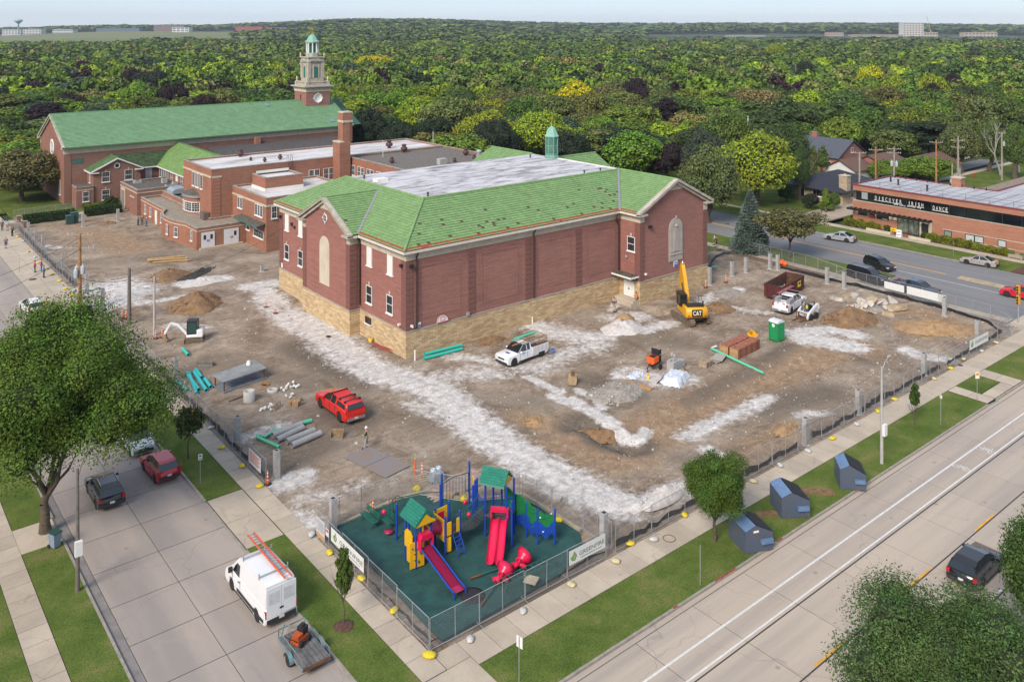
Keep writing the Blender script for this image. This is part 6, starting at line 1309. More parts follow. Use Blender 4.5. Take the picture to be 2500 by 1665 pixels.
bg_=Hs('bungalow','single-storey stone bungalow with a charcoal hip roof beside the office',157,90.2,172,103,2.75,5.2,'x',M_fstone,M_dkroof,hip=6.5,over=1.1,wins=(('W',(156.97,99.0,.2),1.0,2.0,1,1,''),('W',(156.97,95.5,.9),2.4,1.3,3,1,''),('W',(156.97,101.8,.9),1.2,1.3,2,1,''),('S',(160.5,90.17,1.0),1.2,1.1,2,1,'')))
c_=P(Bo(157.4,89.5,2,158.8,91.2,5.6),'chimney',M_fstone,bg_);P(Bo(157.3,89.4,5.6,158.9,91.3,5.72).c((158.1,90.3,5.7),(158.1,90.3,6.0),.2),'chimney_cap',Ml,bg_)
Hs('house','red brick house with a slate-grey gable roof behind the cypresses',191,111,204,124,3.6,7.3,'y',Mb,Sa2,wins=(('W',(190.97,113.5,.9),1.6,1.5,2,2,''),('S',(197.5,110.97,4.2),.9,1.2,2,2,''),('S',(194,110.97,1),1.2,1.3,2,2,'')),chim=(197.5,121,8.4,Mb))
Hs('garage','white gabled garage with a brown roof right of the slate-roofed house',182,101.5,192,108.8,2.6,4.7,'x',Ms,Br2,wins=())
q=at_h('t',860,340,6.2)
q=at_h('z',900,110,6.5);Hs('house','house with a pale grey roof behind the hall right wing',q.x-5,q.y-6,q.x+5,q.y+6,3.4,6.8,'y',Ms,M_grroof,wins=(('W',(q.x-5.03,q.y,1),1.2,1.3,2,2,''),))
q=at_h('u',1030,545,5);Hs('house','brown-roofed house left of the orange power pole',q.x-5,q.y-5,q.x+6,q.y+5,3,5.2,'x',Ms,Br2);q=at_h('u',380,540,5);Hs('house','brown roof house behind the left power poles',q.x-5,q.y-5,q.x+5,q.y+5,3,5.2,'x',Mb,Br2)
q=at_h('u',1640,200,7)
q=at_h('j',870,345,9);Hs('house','brown-roofed house in the far clearing at left',q.x-7,q.y-7,q.x+7,q.y+7,6,10,'x',Mb,Br2);q=at_h('j',970,345,9);Hs('house','grey-roofed house in the far clearing, middle one',q.x-8,q.y-7,q.x+8,q.y+7,6,10,'y',Ms,M_grroof,chim=(q.x,q.y+3,11.2,Mb));q=at_h('j',1095,350,8.5);Hs('house','white and grey house in the far clearing at right',q.x-5,q.y-6,q.x+6,q.y+6,6,9.3,'y',Ms,M_grroof)
q=at_h('j',510,300,9);q=at_h('j',15,500,7.5);Hs('house','red brick house with brown roof behind the hall right end',q.x-5,q.y-5,q.x+5,q.y+5,5,8,'y',Mb,Br2,wins=(('W',(q.x-5.03,q.y,1.5),1.4,1.3,2,2,''),))
q=at_h('a',50,200,4.8);Hs('house','house with a dark roof at the left edge behind the church',q.x-9,q.y-4,q.x+2,q.y+4,2.9,5.2,'x',Mb,M_dkroof,wins=(('S',(q.x-6,q.y-4.03,.8),1.2,1.4,2,2,''),));q=at_h('a',195,225,4.8);Hs('garage','small garage with a dark roof near the purple tree',q.x-4,q.y-4,q.x+3,q.y+3,2.5,4.6,'x',Ms,M_dkroof);q=at_h('a',90,160,6)
q=at_h('a',190,450,4.4);Hs('garage','low garage with a dull green roof beside the church gable',q.x-3,q.y-5,q.x+9,q.y+4,2.6,4.5,'y',Ms,mat('faded_green_roof',(.10,.13,.10),.9,.2,2));q=at_h('a',100,290,4.4)
q=at_h('u',1690,10,9);ch_=Th('chimney','red brick chimney poking from the trees near the dead white tree','chimney',(q.x,q.y,0));Bo(-.7,-.6,0,.7,.6,9).b('stack',Mb4,ch_)
q=at_h('i',838,585,8);ch_=Th('chimney','small brick chimney among trees right of the clock tower','chimney',(q.x,q.y,0));Bo(-.6,-.6,0,.6,.6,8).b('stack',Mb,ch_)
t_=Th('garage','long low beige building with flat tan roof at the parking lot','building',(185,66,0));P(Bo(177.5,62,0,210,73,3.0),'wall',mat('cream_wall',(.60,.54,.42),.9),t_);P(Bo(177.3,61.8,3.0,210.2,73.2,3.2),'flat_roof',mat('tan_gravel_roof',(.27,.22,.17),.95,.2,2),t_)
rect('back_street',205,93.5,240,98.5,.03,Mas,t=.1);rect('back_pavement',196,90,240,91.6,.04,Mo,t=.1);rect('back_pavement',215,101,260,102.6,.04,Mo,t=.1)
Mf=mat('far_white_wall',(.62,.62,.62),.8);M_farb=mat('far_brown_wall',(.25,.16,.12),.9);Mf2=mat('far_tan_wall',(.50,.42,.32),.9);M_farg=mat('far_glass',(.12,.16,.20),.3);M_farr=mat('far_red_roof',(.34,.10,.07),.9)
def Fb(label,p0,p1,ytop,ybot,D,m,dep=30,floors=3,bays=8,name='far_building',hasw=True,glass=None):
 """a building between image columns p0,p1; top and foot given by their heights seen at distance D"""
 a=atD(p0,ytop,D);b=atD(p1,ytop,D);zt=a.z;zb=atD(p0,ybot,D).z-12;c=(a+b)/2;w=(b-a).length;t=Th(name,label,'building',(c.x,c.y,zb),-HEAD);H_=zt-zb;hv=zt-atD(p0,ybot,D).z
 Bo(-w/2,0,0,w/2,dep,H_).b('wall',m,t);Bo(-w/2-.5,-.5,H_,w/2+.5,dep,H_+.6).b('roof',Mf2 if m is Mf else m,t)
 if hasw:
  me=Bo(-w/bays*.34,-.3,0,w/bays*.34,-.05,hv/floors*.55).mesh('window')
  for i in Rg(bays):
   for j in Rg(floors):link('window',me,glass or M_farg,t,loc=(-w/2+w*(i+.5)/bays,0,H_-hv+hv*(j+.28)/floors))
 return t
Fb('white and tan apartment block left of the water tower',5,50,73,86,2700,Mf,bays=6);Fb('white apartment block right under the water tower',56,100,72,86,2700,Mf,bays=6);Fb('white low office with window bands on the far field',128,178,73,85,2700,Mf,bays=9,floors=2)
Fb('low blue-green glass building on the skyline at left',235,340,70,78,3000,M_farg,hasw=False);Fb('brown slab building on the skyline',375,450,62,76,3000,M_farb,bays=14,floors=4);Fb('white blocky building at the end of the field',420,461,68,84,2500,Mf,floors=3,bays=4)
Fb('red gabled apartments left of the clock tower',575,640,66,82,2400,M_farr,floors=3,bays=9);Fb('red apartments further right, left of the clock tower',655,700,68,78,2700,M_farr,floors=2,bays=7)
Fb('white and green high-rise under construction',2205,2255,57,96,2600,Mf,floors=9,bays=7,glass=mat('open_floor',(.22,.17,.14),.9));Fb('low grey wing of the high-rise',2080,2205,86,94,2600,Mf2,floors=2,bays=20);Fb('tan block right of the high-rise',2256,2290,80,96,2600,Mf2,floors=2,bays=5)
Fb('tan brutalist block at far right',2355,2435,80,94,2600,Mf2,floors=2,bays=9);Fb('peach hotel in the far trees',2022,2060,80,92,2600,M_farr if 0 else mat('peach_far',(.5,.36,.26),.9),floors=3,bays=7)
Fb('pale industrial row in the middle distance',1775,1870,88,93,2500,Mf2,floors=1,bays=14)
mb=MB();
def far_tower(label,p,ytop,ybot,D,wpx,kind):
 a=atD(p,ytop,D);zb=atD(p,ybot,D).z-10;k=D/FPX;t=Th('water_tower',label,'water tower',(a.x,a.y,zb));H_=a.z-zb;r_=wpx*k/2
 if kind=='mush':MB().L([(r_*.18,0),(r_*.16,H_-r_*1.3),(r_*.5,H_-r_*.95),(r_*.98,H_-r_*.55),(r_,H_-r_*.4),(r_*.7,H_-r_*.1),(0,H_)],n=16).b('tank',mat('pale_blue_tank',(.32,.46,.50),.5),t)
 else:
  MB().L([(r_*.5,H_-r_),(r_,H_-r_*.75),(r_,H_-r_*.3),(r_*.6,H_-r_*.05),(0,H_)],n=16).b('tank',mat('white_tank',(.6,.64,.66),.5),t)
  for i in Rg(6):q=(Co(i*PI/3)*r_*.8,Si(i*PI/3)*r_*.8);MB().c((*q,0),(*q,H_-r_*.6),r_*.05,n=5).b('leg',Mf,t)
far_tower('blue mushroom-shaped water tower on the left skyline',45,47,74,2700,20,'mush');far_tower('white legged water tower behind the clock tower',760,46,62,3400,13,'leg')
a=atD(2272,75,2620);b=atD(2262,40,2620);t_=Th('tower_crane','thin crane jib leaning over the high-rise','crane',(a.x,a.y,-5));MB().c((0,0,0),(0,0,a.z+5),1.2,n=5).T([(0,0,a.z+5),(b.x-a.x,b.y-a.y,b.z+5)],.8,5).b('jib',Mf2,t_)
hzb=MB();hzb.k(-6500,-3500,-2.9,7600,7600,125);hb=hzb.b('haze',None,kind='stuff')
hm=bpy.data.materials.new('haze_air');hm.use_nodes=True;ht=hm.node_tree;ht.nodes.clear();hp=ht.nodes.new('ShaderNodeVolumePrincipled');Dv(hp,'Color',(.80,.88,1.0,1));Dv(hp,'Density',.00008);Dv(hp,'Anisotropy',.2)
ho=ht.nodes.new('ShaderNodeOutputMaterial');ht.links.new(hp.outputs[0],ho.inputs['Volume']);hb.data.materials.append(hm)
Me=mat('weathered_pole',(.36,.31,.27),.9,.2,2);M_poleo=mat('new_orange_pole',(.40,.20,.075),.9,.25,2);M_wire=mat('wire',(.035,.045,.045),.7);M_trafo=mat('pale_transformer',(.40,.45,.50),.5,.1,3)
def pole(label,x,y,h,m,arms=(),trafo=(),name='power_pole',r_=.16,z=0,rz=0,extra=None):
 t=Th(name,label,'power pole',(x,y,z),rz);MB().c((0,0,-.3),(0,0,h),r_*1.15,r_*.8,8).b('pole',m,t)
 for z_,L in arms:
  a_=Bo(-L/2,-.06,z_-.06,L/2,.06,z_+.06).b('crossarm',Me,t)
  for k in(-.47,-.3,.3,.47):MB().c((L*k,0,z_+.06),(L*k,0,z_+.28),.03,.02,5).b('insulator',Mw,a_)
  MB().T([(-L*.3,.07,z_),(0,.09,z_-.6),(L*.3,.07,z_)],.02,4).b('arm_brace',Me,t)
 for a_,z_ in trafo:c_=MB().L([(.26,-.5),(.28,.35),(.24,.45),(.08,.5),(.05,.75)],(.45*Co(a_),.45*Si(a_),z_),10).b('transformer',M_trafo,t)
 return t
PL=[('grey power pole nearest the bungalow chimney',155.8,86.0,11,Me,((10.8,2.4),),()),('orange-brown power pole, left of the transformer pole',164.7,87.5,11,M_poleo,((10.4,2.6),),()),('power pole with three transformers behind the office',167.6,85.2,11,Me,((10.6,2.6),(9.8,2.6)),((0,7.6),(1.6,7.6),(3.1,7.7))),('orange power pole with a small street lamp arm',184.8,84.8,11,M_poleo,((10.5,2.6),),()),('tallest power pole with double crossarms by the office chimney',194.7,84.6,11,Me,((10.1,2.8),(8.6,2.8)),()),('power pole with a transformer before the dead white tree',210.5,81.8,11,Me,((10.7,1.6),),((0,8.3),))]
for lab,x,y,h,m,arms,tr in PL:pole(lab,x,y,h,m,arms,tr,r_=.2,rz=-.9)
pole('short pole with a meter box behind the office',180.5,79.6,7,Me,(),((3.2,3.4),),r_=.18)
p0=at_h('j',523,278,16);t_=pole('lone pole rising in the far wood',p0.x,p0.y,16,Me);p0=at_h('j',1042,300,15);pole('pole rising by the far rooftops',p0.x,p0.y,15,Me);p0=at_h('o',1826,284,12);pole('white post top in the trees above the bright maple',p0.x,p0.y,12,Ms)
def wire(a,b,sag=.6,r_=.018,name='power_line',label=None,n=9,m=None):
 a=Vc(a);b=Vc(b);pts=[a+(b-a)*i/n-Vc((0,0,sag*4*(i/n)*(1-i/n)))for i in Rg(n+1)];mb=MB();mb.T(pts,r_,4);return mb,pts
def wires(lst,label,name='power_line',m=None):
 for i,(a,b,s_,r_)in En(lst):
  mb,_=wire(a,b,s_,r_);o=mb.b(name,m or M_wire);tag(o,label if isinstance(label,str)else label[i],'cable','overhead cables')
q1=[(x,y)for _,x,y,*_ in PL]
def paint(name,col,rough=.28,metal=0.0,coat=.6):return mat(name,col,rough,.03,.5,metal=metal,coat=coat,col2=tuple(c*.92 for c in col[:3]))
Mty=mat('tyre_rubber',(.022,.021,.021),.9,.2,6);M_rim=mat('alloy_rim',(.42,.43,.45),.35,.1,5,metal=.6);Mn=mat('car_glass',(.012,.018,.022),.06,.2,.5,spec=1.0)
Mp=mat('black_plastic',(.025,.025,.027),.6);M_chrome=mat('chrome_trim',(.55,.56,.58),.25,metal=.8);M_tail=mat('tail_lamp_red',(.45,.015,.02),.25);M_lampw=mat('head_lamp',(.62,.64,.66),.15);M_plate=mat('number_plate',(.62,.63,.62),.5)
def shell(outline,w,bev=.07,wtop=None,zt=None):
 """closed side outline (x,z) -> body with rounded shoulders; width tapers in above zt"""
 mb=MB();n=len(outline);ar=sum(outline[i][0]*outline[(i+1)%n][1]-outline[(i+1)%n][0]*outline[i][1]for i in Rg(n))
 if ar<0:outline=outline[::-1]
 o3=[Vc((p[0],p[1],0))for p in outline];ins=[]
 for i in Rg(n):
  a,b,c=o3[i-1],o3[i],o3[(i+1)%n];u=(b-a);v=(c-b);u=u.normalized()if u.length else Vc((1,0,0));v=v.normalized()if v.length else u
  m_=Vc((-u.y-v.y,u.x+v.x,0));k=m_.length_squared;m_=m_*(2/k)*bev if k>.6 else m_.normalized()*bev if k>1e-4 else Vc()
  ins.append((b.x+m_.x,b.y+m_.y))
 def hw(z):return w/2 if wtop is None or z<zt else w/2-(w-wtop)/2*min(1,(z-zt)/max(.01,max(p[1]for p in outline)-zt))
 L=[]
 for s_ in(1,-1):
  L.append([(p[0],s_*(hw(p[1])-bev*.75),p[1])for p in outline]);L.append([(p[0],s_*hw(p[1]),p[1])for p in ins])
 A,B,Cc_,D=L;vs=A+B+Cc_+D;fs=[]
 for i in Rg(n):
  j=(i+1)%n;fs+=[(j,i,n+i,n+j),(2*n+i,2*n+j,3*n+j,3*n+i),(i,j,2*n+j,2*n+i)]
 mb.add(vs,fs,True);mb.add(B,[tuple(Rg(n))[::-1]],False);mb.add(D,[tuple(Rg(n))],False);return mb
CARS={'suv':dict(L=4.6,W=1.86,af=.9,wb=2.72,wr=.36,hood=[(0,.45),(.04,.78),(.22,.93),(1.25,1.06)],rear=[(4.45,1.10),(4.56,.75),(4.6,.45)],gh=[(1.2,1.05),(1.98,1.55),(2.5,1.66),(3.7,1.66),(4.25,1.52),(4.5,1.08)],b=.24),'bigsuv':dict(L=5.6,W=2.03,af=1.0,wb=3.3,wr=.41,hood=[(0,.5),(.03,.95),(.2,1.1),(1.5,1.2)],rear=[(5.52,1.25),(5.6,.8),(5.6,.5)],gh=[(1.45,1.2),(2.1,1.72),(2.6,1.86),(4.9,1.87),(5.3,1.78),(5.53,1.24)],b=.3),'hatch':dict(L=4.1,W=1.8,af=.8,wb=2.57,wr=.33,hood=[(0,.42),(.03,.75),(.2,.9),(1.05,1.03)],rear=[(4.03,1.05),(4.1,.7),(4.1,.42)],gh=[(1.0,1.02),(1.6,1.48),(2.1,1.60),(3.5,1.57),(3.85,1.5),(4.04,1.04)],b=.2),'sedan':dict(L=4.9,W=1.85,af=.93,wb=2.83,wr=.34,hood=[(0,.4),(.05,.62),(.3,.78),(1.5,.95)],rear=[(4.2,1.03),(4.8,.98),(4.88,.7),(4.9,.42)],gh=[(1.4,.94),(2.15,1.36),(2.7,1.45),(3.3,1.42),(3.85,1.26),(4.35,1.02)],b=.18),'pickup':dict(L=5.95,W=2.0,af=.98,wb=3.68,wr=.42,hood=[(0,.5),(.03,1.0),(.2,1.15),(1.55,1.24)],rear=[(3.95,1.28),(5.9,1.26),(5.95,.8),(5.95,.55)],gh=[(1.5,1.23),(2.2,1.76),(2.65,1.9),(3.6,1.9),(3.85,1.8),(3.92,1.26)],b=.33),'van':dict(L=5.98,W=2.06,af=1.02,wb=3.75,wr=.36,hood=[(0,.45),(.02,.85),(.15,1.05),(.85,1.3)],rear=[(5.93,1.3),(5.98,.8),(5.98,.42)],gh=[(.8,1.28),(1.5,2.0),(1.95,2.4),(2.4,2.52),(5.5,2.55),(5.85,2.48),(5.94,1.28)],b=.25),}
def wheel(parent,x,y,r,wd=.24,steel=False):
 s_=1 if y>0 else-1;T=TL((x,y,r))@RO(-s_*PI/2,4,'X')
 w_=MB().L([(r*.62,-wd),(r*.93,-wd),(r,-wd*.8),(r,-.04),(r*.93,0),(r*.66,.0)],n=18,M=T).b('wheel',Mty,parent)
 mb=MB();mb.L([(r*.66,-.03),(r*.62,-.005),(r*.58,-.05),(0,-.055)],n=18,M=T,caps=False)
 for k in Rg(5 if not steel else 8):mb.k(-.045,.08,-.06,.045,r*.6,-.012,T@RO(k*2*PI/(5 if not steel else 8),4,'Z'))
 mb.L([(.07,-.06),(.07,-.005),(0,0)],n=8,M=T);mb.b('rim',M_rim,w_);return w_
def car(name,label,kind,x,y,heading,col_m,cat='car',z=RZ,parts=(),roofm=None,group=None,glass=None,L=None,rz_off=0):
 k=CARS[kind];Ln,Wd=k['L'],k['W'];t=Th(name,label,cat,(x,y,z),heading,group);X=lambda v:Ln/2-v
 af,ar,wr=k['af'],k['af']+k['wb'],k['wr'];ra=wr*1.16;b=k['b']
 low=[(X(p[0]),p[1])for p in k['hood']];low+=[(X(p[0]),p[1])for p in k['rear']]
 if kind not in('sedan','pickup'):low.insert(len(k['hood']),(X(k['gh'][-1][0]-.3),k['gh'][-1][1]))
 bot=[(X(Ln-.12),b+.06)]+[(X(ar)+ra*Co(a_),wr+ra*Si(a_))for a_ in[PI+.35-(PI+.7)*i/8 for i in Rg(9)]]+[(X((af+ar)/2),b)]+[(X(af)+ra*Co(a_),wr+ra*Si(a_))for a_ in[PI+.35-(PI+.7)*i/8 for i in Rg(9)]]+[(X(.1),b+.04)]
 body=shell(low+bot,Wd,.06,Wd-.1,.75).b('body',col_m,t)
 Bo(-Ln/2+.5,-Wd/2+.12,b+.05,Ln/2-.5,Wd/2-.12,k['hood'][-1][1]-.25).b('chassis',Mp,t)
 g=[(X(p[0]),p[1])for p in k['gh']];zb=g[0][1];zt=max(p[1]for p in g);hwB=Wd/2-.06;hwT=Wd/2-(.30 if kind not in('van',)else.16)
 def hw(z):return hwB-(hwB-hwT)*min(1,max(0,(z-zb)/(zt-zb)))
 n=len(g);mb=MB();Lv=[(p[0],hw(p[1]),p[1])for p in g];Rv=[(p[0],-hw(p[1]),p[1])for p in g];mb.add(Lv,[tuple(Rg(n))[::-1]]);mb.add(Rv,[tuple(Rg(n))]);vs=Lv+Rv;mb.add(vs,[(i,i+1,n+i+1,n+i)for i in Rg(n-1)]);
 van=kind=='van'
 G_=mb.b('cabin',col_m if van else(glass or Mn),t)
 def pt(i,s_,f=0,dz=0,out=.012):return Vc((g[i][0],s_*(hw(g[i][1])+out),g[i][1]+dz))
 mb=MB();mid=[i for i in Rg(n)if g[i][1]>zt-.17]
 mb.add([Vc((g[i][0],hw(g[i][1])+.01,g[i][1]+.012))for i in mid]+[Vc((g[i][0],-hw(g[i][1])-.01,g[i][1]+.012))for i in mid]+[Vc((g[i][0],hw(g[i][1])+.012,g[i][1]-.05))for i in mid]+[Vc((g[i][0],-hw(g[i][1])-.012,g[i][1]-.05))for i in mid],[(i,i+1,len(mid)+i+1,len(mid)+i)for i in Rg(len(mid)-1)]+[(i+1,i,2*len(mid)+i,2*len(mid)+i+1)for i in Rg(len(mid)-1)]+[(len(mid)+i,len(mid)+i+1,3*len(mid)+i+1,3*len(mid)+i)for i in Rg(len(mid)-1)])
 mb.b('roof_panel',roofm or col_m,t)
 if not van:
  def pillar(xb,xt,wd_,name='pillar'):
   for s_ in LR:
    zt_=zt-.06;mb=MB();a=Vc((xb,s_*(hw(zb)+.008),zb));c=Vc((xt,s_*(hw(zt_)+.008),zt_));d=Vc((wd_/2,0,0));mb.q(*((a-d,a+d,c+d,c-d)if s_<0 else(a+d,a-d,c-d,c+d)));mb.b(name,col_m,t)
  pillar(g[0][0]-.04,g[mid[0]][0]+.02,.09);pillar(g[-1][0]+.08,g[mid[-1]][0]-.02 if g[mid[-1]][0]>g[-1][0]else g[-1][0]+.1,.16)
  xm=(g[mid[0]][0]+g[mid[-1]][0])/2;pillar(xm+.08,xm+.06,.08)
  if kind in('suv','bigsuv','hatch'):pillar(g[-1][0]+.85 if kind!='hatch' else g[-1][0]+.5,g[mid[-1]][0]+.55 if kind!='hatch' else g[mid[-1]][0]+.25,.08)
 else:
  f_=lambda z:hw(z)+.012
  mb=MB();a,c=g[0],g[2];mb.add([(a[0]-.04,f_(a[1])-.1,a[1]+.05),(a[0]-.04,-f_(a[1])+.1,a[1]+.05),(g[1][0]+.02,-f_(g[1][1])+.1,g[1][1]+.03),(g[1][0]+.02,f_(g[1][1])-.1,g[1][1]+.03),(c[0]+.1,-f_(c[1])+.12,c[1]-.09),(c[0]+.1,f_(c[1])-.12,c[1]-.09)],[(0,1,2,3),(3,2,4,5)]);o=mb.b('windscreen',Mn,t);o.location=(.03,0,.01)
  for s_ in LR:
   mb=MB();q_=[(X(1.15),1.32),(X(2.15),1.3),(X(2.15),2.0),(X(1.75),2.02),(X(1.45),1.75)];pl=[(p[0],s_*(hw(p[1])+.012),p[1])for p in q_];mb.poly(pl if s_<0 else pl[::-1]);mb.b('side_window',Mn,t)
 for ax in(af,ar):
  for s_ in LR:wheel(t,X(ax),s_*(Wd/2-.01),wr)
 zh=k['hood'][1][1]
 for s_ in LR:
  MB().C((Ln/2-.12,s_*(Wd/2-.26),zh-.08),(.24,.42,.16)).b('headlight',M_lampw,t);zr=k['rear'][-2][1]+.1 if kind not in('sedan','pickup')else k['rear'][-3][1]-.15
  hgt={'van':.45,'pickup':.34,'suv':.26,'bigsuv':.5,'hatch':.42,'sedan':.16}[kind]
  MB().C((-Ln/2+.07,s_*(Wd/2-.13),zr+.05),(.14,.20 if kind!='sedan' else.36,hgt)).b('taillight',M_tail,t)
  MB().C((g[0][0]-.35 if not van else X(1.1),s_*(Wd/2+.10),zb+.08),(.14,.22,.16 if not van else.3)).b('mirror',col_m if not van else Mp,t)
 MB().C((-Ln/2+.02,0,.52),(.12,Wd*.88,.24)).b('rear_bumper',Mp if kind!='pickup' else M_chrome,t);MB().C((Ln/2-.03,0,.48),(.12,Wd*.86,.22)).b('front_bumper',Mp,t)
 MB().C((-Ln/2-.045,0,.66 if kind in('suv','hatch','sedan')else.58),(.02,.32,.15)).b('number_plate',M_plate,t)
 MB().C((Ln/2-.01,0,zh-.14),(.06,Wd*.45,.16)).b('grille',Mp,t)
 seams={'suv':(1.5,2.55,3.5),'bigsuv':(1.75,2.9,4.0),'hatch':(1.3,2.4,3.3),'sedan':(1.65,2.75,3.75),'pickup':(1.8,2.85,3.85),'van':(1.2,2.35)}[kind]
 for s_ in LR:
  for xs in seams:Bo(X(xs)-.009,min(s_*(Wd/2-.01),s_*(Wd/2+.003)),b+.12,X(xs)+.009,max(s_*(Wd/2-.01),s_*(Wd/2+.003)),zb-.05).b('door_seam',Mp,t)
  for xs in seams[1:]:Bo(X(xs)+.08,min(s_*Wd/2,s_*(Wd/2+.03)),zb-.22,X(xs)+.26,max(s_*Wd/2,s_*(Wd/2+.03)),zb-.18).b('door_handle',col_m if not van else Mp,t)
  Bo(X(ar)+ra+.05,min(s_*(Wd/2-.02),s_*(Wd/2+.012)),b-.01,X(af)-ra-.05,max(s_*(Wd/2-.02),s_*(Wd/2+.012)),b+.1).b('sill',Mp,t)
 for p_ in parts:p_(t,k,g,hw)
 return t
def rails(col=None):
 def f(t,k,g,hw):
  zt=max(p[1]for p in g)
  for s_ in LR:MB().T([(k['L']/2-k['gh'][2][0]+.0,s_*(hw(zt)-.02),zt),(k['L']/2-k['gh'][2][0]-.1,s_*(hw(zt)-.02),zt+.07),(k['L']/2-k['gh'][3][0]-.1,s_*(hw(zt)-.02),zt+.06),(k['L']/2-k['gh'][3][0]-.2,s_*(hw(zt)-.02),zt)],.022,5).b('roof_rail',col or M_chrome,t)
 return f
P_red=paint('bright_red_paint',(.62,.018,.015));P_red2=paint('crimson_paint',(.50,.01,.03));P_blk=paint('black_paint',(.012,.012,.015),.2);P_nav=paint('navy_paint',(.02,.035,.07),.2);P_sil=paint('silver_paint',(.50,.51,.53),.3,.5);P_champ=paint('champagne_paint',(.50,.46,.42),.3,.5);Pw2=paint('white_paint_gloss',(.74,.75,.77),.3)
def vplace(v,f,r,side,W_,z=RZ):
 a=G(v,*f,z);b=G(v,*r,z);d=(a-b).normalized();n=Vc((-d.y,d.x,0));m=(a+b)/2+(-n if side=='L' else n)*(W_/2-.05);return m.x,m.y,math.atan2(d.y,d.x)
def cx_(kind):k=CARS[kind];return k['L']/2-(k['af']+k['wb']/2)
def put(name,label,kind,v,f,r,side,m,**kw):
 z=kw.pop('zz',RZ);x,y,a=vplace(v,f,r,side,CARS[kind]['W'],z);s_=-cx_(kind);return car(name,label,kind,x+Co(a)*s_,y+Si(a)*s_,a,m,z=kw.pop('z',z),**kw)
def cap(t,k,g,hw):
 L=k['L'];X=lambda v:L/2-v;o=[(X(3.95),1.27),(X(3.98),1.86),(X(5.7),1.80),(X(5.92),1.27)];c_=shell(o,1.9,.05,1.62,1.3).b('canopy',P_red,t)
 for s_ in LR:
  mb=MB();q=[(X(4.1),1.36),(X(5.6),1.36),(X(5.5),1.70),(X(4.12),1.74)];pl=[(p[0],s_*(.955-(p[1]-1.3)*.24),p[1])for p in q];mb.poly(pl if s_<0 else pl[::-1]);mb.b('canopy_window',Mn,c_)
 mb=MB();mb.q((X(5.885)-.02,.8,1.35),(X(5.885)-.02,-.8,1.35),(X(5.72)-.03,-.72,1.76),(X(5.72)-.03,.72,1.76));mb.b('rear_window',Mn,c_)
 for xx in(2.9,4.4,5.3):Bo(X(xx)-.04,-.8,1.93,X(xx)+.04,.8,1.99).k(X(xx)-.1,-.82,1.82,X(xx)+.1,-.7,1.95).k(X(xx)-.1,.7,1.82,X(xx)+.1,.82,1.95).b('roof_bar',Mk,t)
 Bo(-L/2-.02,-.9,.85,-L/2+.02,.9,1.24).k(-L/2-.035,-.1,.98,-L/2-.02,.1,1.06).b('tailgate',P_red,t)
put('pickup_truck','bright red pickup with a matching canopy parked on the dirt','pickup','m',(228,838),(372,945),'L',P_red,z=0.0,zz=0,cat='pickup',parts=(cap,))
M_ladr=mat('orange_ladder',(.70,.10,.03),.5);Ma=mat('bare_aluminium',(.50,.51,.53),.4,metal=.6)
def ladder(name,label,p,L,w,rz,m_side=M_ladr,m_rung=Ma,M=None,rungs=None,parent=None):
 t=Th(name,label,'ladder',p)if label else None
 mb=MB();mb.k(0,-w/2-.03,-.04,L,-w/2+.03,.04);a=mb.mesh('rail');n=rungs or int(L/.3)
 par=t or parent
 for y_ in(0,w):link('rail',a,m_side,par,loc=(0,y_,0))
 me=MB().c((0,-w/2,0),(0,w/2,0),.02,n=5).mesh('rung')
 for i in Rg(n):link('rung',me,m_rung,par,loc=((i+.5)*L/n,0,0))
 if t is not None:
  if M is not None:t.matrix_world=M
  else:t.rotation_euler=(0,0,rz)
 return t
def vanparts(t,k,g,hw):
 L=k['L'];X=lambda v:L/2-v
 for s_ in LR:Bo(X(5.75),s_*1.035-.02,.42,X(1.9),s_*1.035+.02,.62).b('side_moulding',Mp,t)
 for xx in(2.6,4.9):
  Bo(X(xx)-.03,-.92,2.62,X(xx)+.03,.92,2.68).b('roof_bar',Ma,t)
  for s_ in LR:Bo(X(xx)-.03,s_*.9-.03,2.5,X(xx)+.03,s_*.9+.03,2.85).b('bar_post',Ma,t)
 for s_ in LR:
  d_=Bo(-L/2-.015,min(0,s_*.93)+.01,.75,-L/2+.03,max(0,s_*.93)-.01,2.42).b('rear_door',Pw2,t);Bo(-L/2-.022,min(s_*.12,s_*.8),1.45,-L/2-.014,max(s_*.12,s_*.8),2.15).b('door_panel',mat('van_panel_white',(.62,.63,.66),.4),d_)
 Bo(-L/2-.03,-.12,1.05,-L/2-.01,.12,1.15).b('door_handle',Mk,t)
vn=put('cargo_van','white high-roof cargo van with an orange ladder on top','van','w',(1672,858),(1842,1075),'L',Pw2,cat='van',parts=(vanparts,))
lp=Vc(vn.location);ladder('ladder','orange extension ladder lying on the white van roof',(lp.x+.42,lp.y-3.1,RZ+2.74),5.6,.42,PI/2,rungs=18);ladder('ladder','lower silver section of ladder on the white van roof',(lp.x+.42,lp.y-2.4,RZ+2.66),5.0,.36,PI/2,m_side=Ma,rungs=16)
tr=Th('utility_trailer','rusty turquoise utility trailer hitched behind the white van','trailer',(21.25,44.55,RZ),PI/2);M_tq=mat('worn_turquoise',(.06,.30,.38),.7,.3,3,col2=(.22,.10,.05));Mr=mat('rusty_steel',(.20,.085,.04),.9,.3,4)
Bo(-1.55,-.78,.50,1.55,.78,.56).b('deck',mat('worn_plank_deck',(.13,.125,.125),.9,.25,2),tr)
me=Bo(-1.54,-.11,0,1.54,.11,.03).mesh('plank')
for i in Rg(6):link('plank',me,mat('worn_plank',(.17,.165,.165),.9,.3,2,isl=.2),tr,loc=(0,-.65+i*.26,.56))
